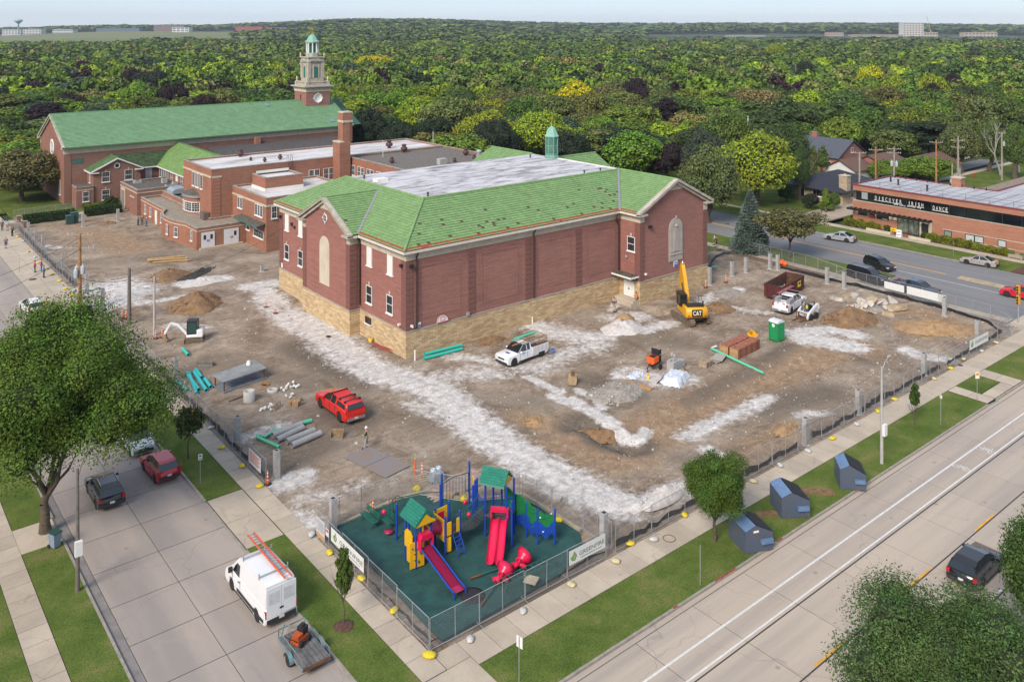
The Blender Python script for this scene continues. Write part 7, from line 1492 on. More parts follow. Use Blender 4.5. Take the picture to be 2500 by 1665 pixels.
for s_ in LR:MB().T([(-1.55,s_*.8,.55),(-1.55,s_*.8,1.0),(1.55,s_*.8,1.0),(1.55,s_*.8,.55)],.025,5).k(-1.55,s_*.8-.03,.42,1.55,s_*.8+.03,.56).b('side_rail',M_tq,tr);MB().c((0,s_*.8,.55),(0,s_*.8,1.0),.02,n=5).b('rail_post',M_tq,tr)
MB().T([(1.55,-.8,.55),(1.55,-.8,1.05),(1.55,.8,1.05),(1.55,.8,.55)],.025,5).b('front_rail',M_tq,tr);Bo(-1.6,-.8,.42,-1.52,.8,.56).b('rear_beam',Mr,tr)
for s_ in LR:MB().T([(1.5,s_*.7,.45),(2.6,0,.42)],.04,5).b('drawbar',M_tq,tr);wheel(tr,-.1,s_*1.02,.32,.2,True);fm=MB();fm.add([(-.1+.42*Co(a_),s_*.84,.32+.42*Si(a_))for a_ in[PI*i/8 for i in Rg(9)]]+[(-.1+.42*Co(a_),s_*1.08,.32+.42*Si(a_))for a_ in[PI*i/8 for i in Rg(9)]],[(i,i+1,10+i,9+i)for i in Rg(8)]);fm.b('mudguard',M_tq,tr)
mc=Th('plate_tamper','orange and black trenching machine strapped on the turquoise trailer','machine',(21.25,45.0,RZ+.59),.4)
Bo(-.5,-.3,.15,.3,.3,.4).k(-.45,-.25,.4,-.05,.2,.62).b('chassis',mat('machine_orange',(.50,.09,.02),.5,.2,4),mc);Bo(0,-.2,.4,.42,.25,.8).c((.2,0,.8),(.2,0,.95),.12,n=8).b('engine',Mk,mc);MB().T([(-.5,-.2,.35),(-1.0,-.25,.85),(-1.0,.25,.85),(-.5,.2,.35)],.025,5).b('handlebar',Mk,mc)
for s_ in LR:
 for xx in(-.3,.3):MB().c((xx,s_*.3,.17),(xx,s_*.42,.17),.17,n=10).b('wheel',Mty,mc)
put('suv','black suv with a silver-railed roof driving up the side street','suv','w',(625,150),(695,282),'L',P_blk,parts=(rails(),),cat='suv')
put('hatchback','crimson boxy hatchback parked at the side street kerb','hatch','l',(913,1168),(992,1258),'L',P_red2)
car('compact_car','white compact car half hidden under the big maple','hatch',21.0,75.6,-PI/2,Pw2)
car('suv','white suv parked by the plaza near the vest-wearing worker','suv',20.95,119.9,PI/2+.05,Pw2,parts=(rails(),),cat='suv')
put('sedan','silver sedan parked left of the office lawn on the east street','sedan','r',(383,898),(527,920),'L',P_sil);put('sedan','champagne-silver sedan parked near the mulch bed on the east street','sedan','r',(1437,1082),(1607,1112),'L',P_champ)
put('suv','black crossover suv passing in the middle of the east street','suv','r',(805,1144),(678,1100),'R',P_blk,parts=(rails(),),cat='suv')
put('large_suv','long black suv standing beside the site fence','bigsuv','r',(750,1245),(570,1195),'R',P_blk,parts=(rails(),),cat='suv')
car('pickup_truck','dark blue pickup queued behind the white fence banners','pickup',112.45,54.2,-PI/2-.06,P_nav,cat='pickup');car('suv','red suv turning in from the right edge of the east street','suv',121.45,44.9,PI/2+.08,P_red2,cat='suv',parts=(rails(Mk),))
put('crossover_car','black crossover with lit brake lights on the main road','hatch' if 0 else'suv','e',(2215,815),(2115,918),'R',P_blk,cat='suv')
car('pickup_truck','dark pickup in the lot behind the office','pickup',172,71.0,.4,P_blk,cat='pickup',z=.02);car('sedan','pale blue sedan far back in the lot behind the office','sedan',186.5,77.5,.5,P_sil,z=.02)
def utility(t,k,g,hw):
 L=k['L'];X=lambda v:L/2-v
 Bo(X(5.9),-1.03,.62,X(3.5),-.6,1.38).b('tool_body',Pw2,t);Bo(X(5.9),.6,.62,X(3.5),1.03,1.38).b('tool_body',Pw2,t);Bo(X(5.9),-.6,.7,X(3.5),.6,.85).b('bed',Mp,t)
 for s_ in LR:Bo(X(5.88),s_*.815-.2,1.38,X(3.52),s_*.815+.2,1.42).b('tool_body_top',Mr,t)
 for i in Rg(4):Bo(X(4.1+i*.55),1.025,.7,X(3.62+i*.55),1.04,1.3).b('locker_door',mat('locker_white',(.62,.62,.62),.5),t);Bo(X(4.1+i*.55),-1.04,.7,X(3.62+i*.55),-1.025,1.3).b('locker_door',mat('locker_white',(.62,.62,.62)),t)
 for xx in(5.7,3.7):
  for s_ in LR:MB().c((X(xx),s_*.95,1.4),(X(xx),s_*.95,2.1),.025,n=5).b('rack_post',Mr,t)
  MB().c((X(xx),-.95,2.1),(X(xx),.95,2.1),.025,n=5).b('rack_bar',Mr,t)
 MB().T([(X(5.7),-.95,2.1),(X(1.6),-.95,2.1)],.025,5).T([(X(5.7),.95,2.1),(X(1.6),.95,2.1)],.025,5).b('rack_rail',Mr,t);MB().c((X(1.7),-.95,2.1),(X(1.7),.95,2.1),.025,n=5).b('rack_bar',Mr,t)
 Bo(X(2.6),.965,.95,X(2.15),.975,1.1).k(X(2.9),.965,.78,X(2.2),.975,.85).b('door_logo',mat('logo_blue',(.05,.10,.35),.5),t);Bo(X(1.05),-.25,1.215,X(.75),.3,1.222).b('hood_logo',mat('logo_blue',(.05,.10,.35)),t)
CARS['utility']=dict(CARS['pickup'],L=5.9,wb=4.0,gh=[(1.5,1.23),(2.0,1.72),(2.4,1.88),(3.2,1.9),(3.38,1.85),(3.42,1.26)],rear=[(3.45,1.28),(3.48,.9),(5.85,.85),(5.9,.6)])
CARS['utility']['hood']=[(0,.5),(.03,1.0),(.2,1.15),(1.55,1.24)]
_old=car
x,y,a=vplace('m',(1572,562),(1785,483),'L',2.0,0.0)
CARSK={'utility':'pickup'}
_k=CARS['utility']
def carx(name,label,x,y,h,m,parts):
 CARS['_p']=CARS['pickup'];CARS['pickup']=_k;t=car(name,label,'pickup',x,y,h,m,cat='truck',z=.0,parts=parts);CARS['pickup']=CARS['_p'];return t
ut=carx('utility_truck','white utility truck with pipe rack and tool lockers on the gravel',x,y,a,Pw2,(utility,));Mmi=mat('mint_pvc',(.10,.52,.33),.45,.05,2);Mte=mat('teal_pvc',(.03,.45,.36),.4,.06,2);Mu=mat('raw_lumber',(.48,.27,.12),.8,.2,3)
def lgb(name,label,a,b,r_,m,cat,n=10,hollow=False,group=None):
 a=Vc(a);b=Vc(b);t=MB();t.c(a,b,r_,n=n,caps=not hollow)
 if hollow:
  d=(b-a).normalized();t.c(b,a,r_*.86,n=n,caps=False)
  u=d.orthogonal().normalized();w=d.cross(u)
  for e_ in(a,b):
   vs=[e_+(u*Co(2*PI*i/n)+w*Si(2*PI*i/n))*r_*k_ for k_ in(1,.86)for i in Rg(n)];t.add(vs,[(i,(i+1)%n,n+(i+1)%n,n+i)for i in Rg(n)])
 c=(a+b)/2
 for i,v_ in En(t.v):t.v[i]=(v_[0]-c.x,v_[1]-c.y,v_[2]-c.z)
 o=t.b(name,m);o.location=c;return tag(o,label,cat,group)
ux,uy=Co(a),Si(a);T_=lambda f,s_,z:(x+ux*f-uy*s_,y+uy*f+ux*s_,z)
lgb('pvc_pipe','mint green pipe carried on the utility truck rack',T_(-2.4,-.35,2.22),T_(.9,-.35,2.22),.13,Mmi,'pipe',hollow=True);lgb('timber','long lumber beam on the near side of the truck rack',T_(-2.6,.85,2.2),T_(2.2,.85,2.2),.06,Mu,'timber',4)
for i in Rg(3):lgb('timber',['topmost','middle','lowest'][i]+' board lying across the utility truck lockers',T_(-2.7+i*.2,.7-.12*i,1.62-.06*i),T_(-.3,.72-.12*i,1.62-.06*i),.06,Mu,'timber',4)
def rack2(t,k,g,hw):
 L=k['L'];X=lambda v:L/2-v
 Bo(X(5.3),-.98,1.27,X(4.0),-.55,1.75).b('tool_chest',Ma,t);Bo(X(5.3),.55,1.27,X(4.0),.98,1.75).b('tool_chest',Ma,t)
 for xx in(5.8,3.9,2.2):MB().T([(X(xx),-.95,1.2 if xx>3 else 1.9),(X(xx),-.9,2.15),(X(xx),.9,2.15),(X(xx),.95,1.2 if xx>3 else 1.9)],.025,5).b('rack_hoop',Ma,t)
 mb=MB();rn=random.Random(4);[mb.B((X(Ru(rn,4.2,5.8)),Ru(rn,-.45,.45),1.2),(.2,.2,.15),6,4,.3,rn)for _ in Rg(9)];mb.b('cargo',mat('mixed_cargo',(.35,.28,.18),.9,.4,4),t)
wp=car('pickup_truck','white work pickup with a ladder rack beside the maroon dumpster','pickup',94.1,61.1,R(10),Pw2,cat='pickup',z=.02,parts=(rack2,))
M_=TL((92.0,61.3,2.3))@RO(R(10),4,'Z');ladder('ladder','red fibreglass ladder on the white work pickup rack',(0,0,0),4.2,.42,0,m_side=mat('red_ladder',(.42,.06,.05),.6),M=M_,rungs=13)
Ct2=mat('machine_yellow',(.72,.36,.015),.45,.1,2);Mtk=mat('dusty_steel_track',(.17,.135,.105),.85,.3,5);Md=mat('dusty_tan_steel',(.34,.24,.14),.9,.25,3)
def track(parent,y,L,h,w,name='track',x0=0):
 mb=MB();r_=h/2;pts=[]
 for i in Rg(7):t_=PI/2+PI*i/6;pts.append((-L/2+r_+r_*Co(t_),r_+r_*Si(t_)))
 for i in Rg(7):t_=-PI/2+PI*i/6;pts.append((L/2-r_+r_*Co(t_),r_+r_*Si(t_)))
 mb.Y([(p[0]*.96+x0,.05+p[1]*.94)for p in pts],y-w/2+.04,y+w/2-.04);o=mb.b(name,Mtk,parent)
 pts2=pts+[pts[0]];seg=[];me=Bo(-.07,-w/2,-.02,.07,w/2,.025).mesh('track_shoe')
 for a_,b_ in zip(pts2[:-1],pts2[1:]):
  a_=Vc((a_[0],0,a_[1]));b_=Vc((b_[0],0,b_[1]));n=max(1,int((b_-a_).length/.17))
  for i in Rg(n):
   p=a_+(b_-a_)*(i+.5)/n;ang=math.atan2(b_.z-a_.z,b_.x-a_.x);s=link('track_shoe',me,Md,o,loc=(p.x+x0,y,p.z));s.rotation_euler=(0,-ang,0)
 mb=MB()
 for k in Rg(5):xx=-L/2+.45+k*(L-.9)/4;mb.c((xx+x0,y-w/2+.01,r_*.75),(xx+x0,y+w/2-.01,r_*.75),r_*.42,n=8)
 mb.b('track_roller',Mtk,o,kind='stuff');return o
ea=R(74);ex=Th('excavator','large yellow excavator working at the right end of the hall','excavator',(81.2,66.15,.02),ea)
for y_ in(-1.15,1.15):track(ex,y_,4.4,.95,.6)
Bo(-1.3,-.95,.35,1.3,.95,.85).c((0,0,.85),(0,0,1.05),.8,n=16).b('undercarriage',Mtk,ex)
hs_=Th('tmp','','')if 0 else None
hso=shell([(-2.45,1.1),(-2.6,1.35),(-2.55,2.0),(-2.3,2.28),(-.9,2.3),(-.85,1.75),(1.3,1.7),(1.3,1.1)],2.6,.1).b('engine_house',Ct2,ex);hso.rotation_euler=(0,0,R(-18))
def hp_(mb,name,m):o=mb.b(name,m,hso);return o
hp_(Bo(-2.2,-.95,2.3,-1.0,1.05,2.42),'engine_cover',Mk);
hp_(Bo(-2.63,-.62,1.3,-2.60,.62,2.12),'logo_panel',Mk)
me=text_mesh('CAT',1,.008,'CENTER',.02);xs=[v.co.x for v in me.vertices];ys=[v.co.y for v in me.vertices]
for v in me.vertices:v.co=(-2.645-v.co.z,-(v.co.x-(max(xs)+min(xs))/2)*1.02/(max(xs)-min(xs)),1.72+(v.co.y-(max(ys)+min(ys))/2)*.52/(max(ys)-min(ys)))
link('logo_letters',me,Mw,hso);mb=MB();mb.add([(-2.66,.24,1.48),(-2.66,-.24,1.48),(-2.66,0,1.68)],[(0,1,2)]);mb.b('logo_triangle',Ct2,hso)
for s_ in LR:hp_(Bo(-2.63,s_*1.0-.09,1.35,-2.6,s_*1.0+.09,1.45),'taillight',M_tail)
cb=hp_(Bo(-.05,.45,1.7,1.45,1.3,1.8).k(-.05,.45,1.8,.05,.55,3.05).k(-.05,1.2,1.8,.05,1.3,3.05).k(1.35,.45,1.8,1.45,.55,3.0).k(1.35,1.2,1.8,1.45,1.3,3.0).k(-.08,.42,3.0,1.48,1.33,3.12),'cab',Mk);Bo(0.0,.5,1.8,1.4,1.25,3.0).b('cab_glass',Mn,cb)
Bo(.3,.7,3.12,1.0,1.1,3.16).b('roof_window',Mn,cb)
def beam(name,pts,w,m,parent,y=0):
 """boom piece: side outline extruded across w"""
 mb=MB();mb.Y(pts,y-w/2,y+w/2);return mb.b(name,m,parent)
beam('boom',[(.9,1.6),(1.2,1.35),(2.3,3.0),(3.0,4.4),(3.5,5.75),(3.2,5.85),(2.3,4.55),(1.5,3.0)],.42,Ct2,hso)
st_=beam('dipper_arm',[(3.05,5.95),(3.55,5.95),(3.95,5.4),(4.35,3.6),(4.15,2.6),(3.95,2.6),(3.75,3.6),(3.35,5.2)],.34,Ct2,hso)
bk=beam('bucket',[(3.6,2.65),(4.35,2.75),(4.75,2.2),(4.65,1.5),(4.1,1.15),(3.6,1.25),(3.85,1.7),(3.75,2.2)],1.0,Md,hso)
for i in Rg(4):Bo(3.35,-.45+i*.27,1.18,3.7,-.37+i*.27,1.3).b('bucket_tooth',Md,bk)
hp_(MB().c((1.5,.28,1.9),(2.7,.28,3.7),.09,n=8).c((1.5,-.28,1.9),(2.7,-.28,3.7),.09,n=8),'boom_cylinder',Mk);hp_(MB().c((2.7,0,4.75),(3.4,0,6.1),.09,n=8),'arm_cylinder',M_chrome);hp_(MB().c((3.75,0,5.6),(4.5,0,3.3),.08,n=8),'bucket_cylinder',Mk)
hp_(MB().T([(-.3,-1.2,2.2),(-.3,-1.2,3.2)],.02,4).T([(.9,-1.25,1.8),(.9,-1.25,2.6),(.5,-1.25,2.7)],.03,4),'mirror_bracket',Mk);hp_(MB().c((-1.9,-.9,2.4),(-1.9,-.9,2.9),.09,n=8),'exhaust',Mk)
p_=SG('l',1245,345);mx_=Th('mini_excavator','white and grey mini excavator with a glazed cab on the left of the site','excavator',p_,R(150))
for y_ in(-.62,.62):track(mx_,y_,1.9,.5,.34)
Bo(-.6,-.5,.2,.8,.5,.45).b('undercarriage',Mtk,mx_);Bo(1.0,-.95,.05,1.1,.95,.42).k(.3,-.5,.2,1.05,-.4,.3).k(.3,.4,.2,1.05,.5,.3).b('dozer_blade',Md,mx_)
shell([(-.95,.6),(-1.0,1.0),(-.85,1.4),(-.3,1.45),(-.3,.95),(.8,.9),(.8,.6)],1.5,.07).b('engine_house',Pw2,mx_)
cb=Bo(-.35,-.35,.95,.75,.7,1.02).k(-.37,-.37,2.32,.77,.72,2.42).k(-.35,-.35,1,-.28,-.28,2.35).k(.68,-.35,1,.75,-.28,2.35).k(-.35,.63,1,-.28,.7,2.35).k(.68,.63,1,.75,.7,2.35).b('cab',Mk,mx_);Bo(-.32,-.32,1.02,.72,.67,2.32).b('cab_glass',mat('green_cab_glass',(.03,.07,.065),.1),cb)
beam('boom',[(.8,.75),(1.05,.7),(1.9,1.7),(2.6,2.0),(2.55,2.15),(1.8,1.95),(1.0,1.1)],.16,Pw2,mx_,-.15);beam('dipper_arm',[(2.5,2.2),(2.7,2.1),(3.3,1.2),(3.35,.8),(3.2,.8),(3.05,1.1)],.13,Pw2,mx_,-.15);bk=beam('bucket',[(3.1,.9),(3.4,.85),(3.5,.4),(3.15,.1),(2.85,.3),(3.05,.5)],.5,Md,mx_,-.15)
p_=G('Z' if 0 else'z',1975,1380);VW['Z']=(1630,620,5.8875);VW['Y']=(1490,780,5.744);VW['D']=(1760,1070,2.889);VW['G']=(960,1110,2.804)
sk_=Th('skid_steer','white skid-steer loader with pallet forks beside the work pickup','loader',(93.0,57.9,sh(93,57.9)),R(178))
for xx in(-.5,.6):
 for s_ in LR:wl=wheel(sk_,xx,s_*.88,.40,.28,True);wl.children[0].data.materials.clear();wl.children[0].data.materials.append(Ct2)
Bo(-1.2,-.6,.35,.9,.6,.85).k(-1.25,-.62,.85,-.5,.62,1.4).b('body',Pw2,sk_)
for s_ in LR:beam('lift_arm',[(-1.2,1.1),(-1.1,1.75),(-.7,1.8),(.8,1.05),(1.35,.45),(1.35,.2),(1.15,.2),(.7,.8),(-.8,1.5),(-.95,1.1)],.14,Pw2,sk_,s_*.72)
cg=Bo(-.6,-.5,1.95,.6,.5,2.05).b('cab_roof',mat('brown_dusty_roof',(.20,.15,.12),.9),sk_)
for xx in(-.55,.55):
 for s_ in LR:Bo(xx-.04,s_*.47-.04,.85,xx+.04,s_*.47+.04,1.95).b('cab_post',Mk,sk_)
Bo(-.45,-.3,.85,.05,.3,.98).k(-.5,-.3,.95,-.38,.3,1.5).b('seat',Mk,sk_)
fk=Bo(1.35,-.75,.2,1.45,.75,.35).k(1.35,-.75,.85,1.42,.75,.95).b('fork_frame',Mr,sk_)
for y_ in(-.65,-.4,.4,.65):Bo(1.36,y_-.04,.2,1.43,y_+.04,.95).b('frame_bar',Mr,fk)
for y_ in(-.45,.45):Bo(1.4,y_-.06,.1,2.5,y_+.06,.16).b('fork',Mr,fk)
ro=Th('roll_off_container','open maroon roll-off dumpster with debris inside','dumpster',(98.85,65.0,.05),R(10.5));M_mar=mat('maroon_steel',(.10,.018,.022),.7,.25,2);M_rin=mat('rusty_inside',(.13,.06,.035),.95,.3,2)
for b_ in((-3.5,-1.25,.25,3.5,-1.17,1.8),(-3.5,1.17,.25,3.5,1.25,1.8),(-3.5,-1.17,.25,-3.42,1.17,1.8),(3.42,-1.17,.25,3.5,1.17,1.8)):Bo(*b_).b('side_wall',M_mar,ro)
for b_ in((-3.41,-1.165,.3,3.41,-1.13,1.76),(-3.41,1.13,.3,3.41,1.165,1.76),(-3.41,-1.13,.3,-3.38,1.13,1.76),(3.38,-1.13,.3,3.41,1.13,1.76),(-3.4,-1.13,.25,3.4,1.13,.35)):Bo(*b_).b('inner_wall',M_rin,ro)
me=Bo(-.05,-.07,.25,.05,0,1.7).mesh('rib');
for i in Rg(9):link('rib',me,M_mar,ro,loc=(-3.2+i*.8,-1.25,0))
for i in Rg(3):o=link('rib',me,M_mar,ro,loc=(-3.5,-.8+i*.8,0),rz=-PI/2)
Bo(-3.55,-1.3,1.76,3.55,-1.16,1.86).k(-3.55,1.16,1.76,3.55,1.3,1.86).k(-3.55,-1.16,1.76,-3.4,1.16,1.86).k(3.4,-1.16,1.76,3.55,1.16,1.86).b('top_rim',M_mar,ro)
Bo(1.2,-1.33,.75,2.2,-1.31,1.5).b('yellow_sign',mat('sign_yellow',(.70,.60,.03),.6),ro);Bo(1.4,-1.345,1.1,2.0,-1.33,1.35).b('sign_print',Mk,ro)
for s_ in LR:Bo(-3.3,s_*.5-.08,.0,3.3,s_*.5+.08,.25).b('skid_rail',Mr,ro)
mb=MB();rn=random.Random(9)
for _ in Rg(40):c_=Vc((Ru(rn,-2.8,2.6),Ru(rn,-.9,.9),Ru(rn,.4,.75)));mb.C(c_,(Ru(rn,.1,1.2),.1,.06),M=RO(Ru(rn,0,3),4,'Z')@RO(Ru(rn,-.4,.4),4,'Y'))
w2=TL((98.85,65.0,.05))@RO(R(10.5),4,'Z');o=mb.b('debris',mat('wood_debris',(.42,.33,.22),.9,.3,3));o.matrix_world=w2;tag(o,'broken boards and rubbish heaped inside the maroon dumpster','debris',kind='stuff')
tp_=MB().B((-.9,.3,.75),(.6,.5,.3),10,6,.2).b('teal_sheet',Mte);tp_.matrix_world=w2;tag(tp_,'crumpled teal sheet on the debris in the maroon dumpster','sheet')
M_db=mat('blue_dumpster_paint',(.050,.085,.150),.6,.3,1.6,.006,20,col2=(.085,.085,.10));M_db2=mat('lighter_blue_panel',(.13,.22,.38),.5,.15,2)
def dumpster(label,x,y,rz):
 t=Th('dumpster',label,'dumpster',(x,y,.02),rz,'blue dumpsters on the main road verge')
 pr_=[(0,0),(2.1,0),(2.1,1.15),(.78,1.78),(0,1.46)];MB().Y(pr_,0,2.1).b('bin_body',M_db,t)
 MB().add([(.0,-.02,1.49),(.76,-.02,1.81),(.76,2.12,1.81),(.0,2.12,1.49)],[(0,1,2,3)]).b('back_panel',M_db2,t)
 for k in Rg(2):
  y0=.05+k*1.02;ld=MB().add([(.8,y0,1.83),(2.14,y0,1.19),(2.14,y0+.98,1.19),(.8,y0+.98,1.83),(.8,y0,1.78),(2.14,y0,1.14),(2.14,y0+.98,1.14),(.8,y0+.98,1.78)],[(0,1,2,3),(4,5,1,0),(1,5,6,2),(7,6,5,4),(3,2,6,7)]).b('lid',mat('black_lid',(.02,.024,.034),.5),t)
  for j in Rg(5):yy=y0+.1+j*.18;MB().add([(.86,yy,1.84),(2.08,yy,1.26),(2.08,yy+.06,1.26),(.86,yy+.06,1.84),(.86,yy+.03,1.88),(2.08,yy+.03,1.30)],[(0,1,5,4),(4,5,2,3)]).b('lid_rib',Mk,ld)
 for s_,y_ in((-1,-.001),(1,2.101)):mb=MB();mb.k(1.15,min(y_,y_+s_*.22),.55,2.0,max(y_,y_+s_*.22),.82);mb.b('fork_pocket',M_db2,t)
 return t
dumpster('blue dumpster partly under the round verge maple, leftmost of three',48.0,34.5,R(-22));dumpster('middle blue dumpster of three on the verge',53.5,35.4,R(-33));d3=dumpster('rightmost blue dumpster of three, most turned, nearest the street lamp',60.4,34.9,R(-48));d3.scale=(.9,.95,1)
d0=[o for o in C.objects if o.get('label','').startswith('blue dumpster partly')][0];Bo(.6,-.02,1.32,1.0,-.005,1.45).b('sticker',Mw,d0)
for(x0,y0,x1,y1,w_,lab)in((58.0,36.6,59.6,34.9,.9,'bare straw-brown patch between the blue dumpsters'),(52.6,36.9,53.9,36.0,.8,'bare brown patch left of the middle dumpster')):
 mb=MB();d=Vc((x1-x0,y1-y0,0));n=Vc((-d.y,d.x,0)).normalized()*w_/2;a_=Vc((x0,y0,.004));b_=Vc((x1,y1,.004));mb.q(a_-n,b_-n,b_+n,a_+n);o=mb.b('bare_patch',mat('straw_patch',(.26,.15,.07),.95,.35,3),kind='structure')
Mg=mat('galvanised_tube',(.40,.41,.43),.5,.15,3,metal=.3);M_galvd=mat('dark_chain_wire',(.22,.23,.25),.6,.1,3);M_silt=mat('black_silt_fabric',(.018,.018,.022),.8,.2,3)
FP={}
def fence_meshes(L,h,dark=False):
 k=(round(L,1),h)
 if k in FP:return FP[k]
 L=k[0];fr=MB();r_=.022
 for p in((0,0,.08,0,0,h),(L,0,.08,L,0,h),(0,0,h,L,0,h),(0,0,.1,L,0,.1),(L/2,0,.1,L/2,0,h)):fr.c(p[:3],p[3:],r_,n=5)
 w=MB();t=.0045;s=.085;n=int((L+h)/s)
 for i in Rg(n):
  for sg in(1,-1):
   a=i*s;x0,z0,x1,z1=(a,0,a-h,h)if sg>0 else(a-h,0,a,h)
   if x1<0 and sg>0:z1=z0+(x0-0);x1=0
   if x0>L and sg>0:z0=x0-L;x0=L
   if sg<0:
    if x0<0:z0=-x0;x0=0
    if x1>L:z1=z1-(x1-L);x1=L
   if z1-z0<.03:continue
   z0+=.1;z1=min(z1+.1,h);w.add([(x0-t,0,z0),(x0+t,0,z0),(x1+t,0,z1),(x1-t,0,z1)],[(0,1,2,3)])
 FP[k]=(fr.mesh('frame'),w.mesh('chain_mesh'),MB().c((-.0,-.45,.04),(0,.45,.04),.02,n=5).c((0,-.45,.02),(.3,-.45,.02),.015,n=4).c((0,.45,.02),(.3,.45,.02),.015,n=4).mesh('foot'));return FP[k]
def fence_run(pts,lab,grp,h=1.85,plen=3.5,m=None,wob=.06,feet=True,start=0,zf=None):
 i0=start
 for a,b in zip(pts[:-1],pts[1:]):
  a=Vc((*a,0));b=Vc((*b,0));n=max(1,round((b-a).length/plen));L=(b-a).length/n;ang=math.atan2(b.y-a.y,b.x-a.x)
  for i in Rg(n):
   p=a+(b-a)*i/n;fr,w,ft=fence_meshes(L-.04,h);t=Th('fence_panel',f"{ORD[i0 % 35]} chain-link panel {lab}",'fence panel',(p.x,p.y,zf if zf is not None else max(0,sh(p.x,p.y))if SX0<p.x<SX1 and SY0<p.y<SY1 else.02),ang,grp)
   t.rotation_euler=(rnd.uniform(-wob,wob)*.5,0,ang+rnd.uniform(-.01,.01));link('frame',fr,m or Mg,t);link('chain_mesh',w,M_galvd,t,kind='stuff')
   if feet:link('foot',ft,Mg,t)
   i0+=1
 return i0
G1='site fence panels'
fence_run([(26.9,54.3),(26.85,40.35)],'on the side street edge of the playground, from the gate',G1);fence_run([(26.85,40.3),(40.6,40.1)],'before the playground on the main road side, from the corner',G1)
fence_run([(26.95,54.5),(30.7,55.0),(34.9,54.6),(37.3,51.3),(40.7,49.2)],'behind the playground, from the left corner',G1,plen=3.4);fence_run([(40.8,49.0),(41.6,43.3),(41.4,40.4)],'right of the playground, from the back corner',G1,plen=3.0)
fence_run([(41.5,40.15),(106.2,40.35)],'along the main road pavement right of the playground',G1,wob=.09);fence_run([(106.2,40.4),(108.6,43.5),(109.5,52),(109.6,61),(111.7,68),(112.0,80)],'along the east street, from the corner',G1,wob=.05)
fence_run([(26.9,63.0),(26.9,124.6)],'along the side street pavement, from the site gate',G1,wob=.09);fence_run([(27.2,126.5),(26.9,150),(27.3,171.5)],'along the plaza by the strollers, from the gate',G1,wob=.09)
M_grnf=mat('green_fence_tube',(.10,.19,.17),.6,.1,3);fence_run([(28.2,177.6),(38.5,177.9)],'green one at the church lawn','green lawn fence panels',m=M_grnf,feet=False);fence_run([(97,79.4),(104.3,81.4),(111.5,81.6)],'between the hall corner and the east pavement','panels behind the hall corner',m=M_grnf,h=1.8)
def silt(pts,label,h=.55,seed=2,mud=0.0):
 rn=random.Random(seed);mb=MB();P_=[Vc((*p,0))for p in pts];out=[]
 for a,b in zip(P_[:-1],P_[1:]):
  n=max(1,int((b-a).length/.6))
  for i in Rg(n):out.append(a+(b-a)*i/n)
 out.append(P_[-1]);vs=[]
 for i,p in En(out):
  j=Vc((Ru(rn,-.12,.12),Ru(rn,-.12,.12),0));hh=h*(.55+.6*vnoise(Nf(i*.35),Nf(seed*3.3),4));z0=max(-.02,sh(p.x,p.y))-.05;q=p+j;lean=Vc((Ru(rn,-.15,.15),Ru(rn,-.15,.15),0))
  vs+=[(q.x,q.y,z0),((q+lean*.5).x,(q+lean*.5).y,z0+hh*.5),((q+lean).x,(q+lean).y,z0+hh)]
 n=len(out);mb.add(vs,[(3*i+k,3*i+3+k,3*i+4+k,3*i+1+k)for i in Rg(n-1)for k in(0,1)],False);o=mb.b('silt_fence',M_silt);return tag(o,label,'silt fence','black silt fence lengths')
silt([(41.8,40.5),(58,40.55),(64,40.7)],'sagging black silt fabric behind the dumpsters, along the main road fence');silt([(66,40.6),(78,40.7),(90,40.8)],'black silt fabric behind the street lamp stretch of fence',seed=5);silt([(91,40.8),(105.5,41.0),(107.9,43.8),(109.0,52),(109.1,61),(108.8,72)],'black silt fabric around the far right site corner',seed=7);silt([(27.3,63.5),(27.25,80),(27.3,96)],'black silt fabric along the side street fence',seed=9);silt([(27.5,127),(27.2,148),(27.7,170)],'black silt fabric along the plaza fence',seed=12,h=.7);silt([(27.3,53.5),(27.3,41.0),(36,40.7),(41.0,40.7)],'low black fabric at the playground fence foot',h=.18,seed=14)
SB={}
def Sb(v,X,Y,col,label,s_=1.0):
 p=G(v,X,Y);c={'y':mat('yellow_sandbag',(.72,.56,.03),.8,.2,6),'w':mat('white_sandbag',(.55,.55,.54),.85,.2,6),'p':mat('pale_yellow_sandbag',(.60,.54,.32),.85,.2,6)}[col];i=len(SB)%3
 if i not in SB or len(SB)<3:SB[len(SB)]=1;mb=MB();mb.B((0,0,.09),(.30,.21,.11),10,6,.13);SB[('m',i)]=mb.mesh('sandbag')
 SB[len(SB)+100]=1
 me=SB.get(('m',i))or SB[('m',0)];o=bpy.data.objects.new('sandbag',me);Lk(o)
 if not me.materials:me.materials.append(c)
 o.material_slots[0].link='OBJECT';o.material_slots[0].material=c;o.location=(p.x,p.y,.02);o.rotation_euler=(0,0,rnd.uniform(0,3));o.scale=(s_,s_,s_);return tag(o,label,'sandbag','sandbags holding the fence feet')
CW={'y':'yellow','w':'white','p':'pale yellow'}
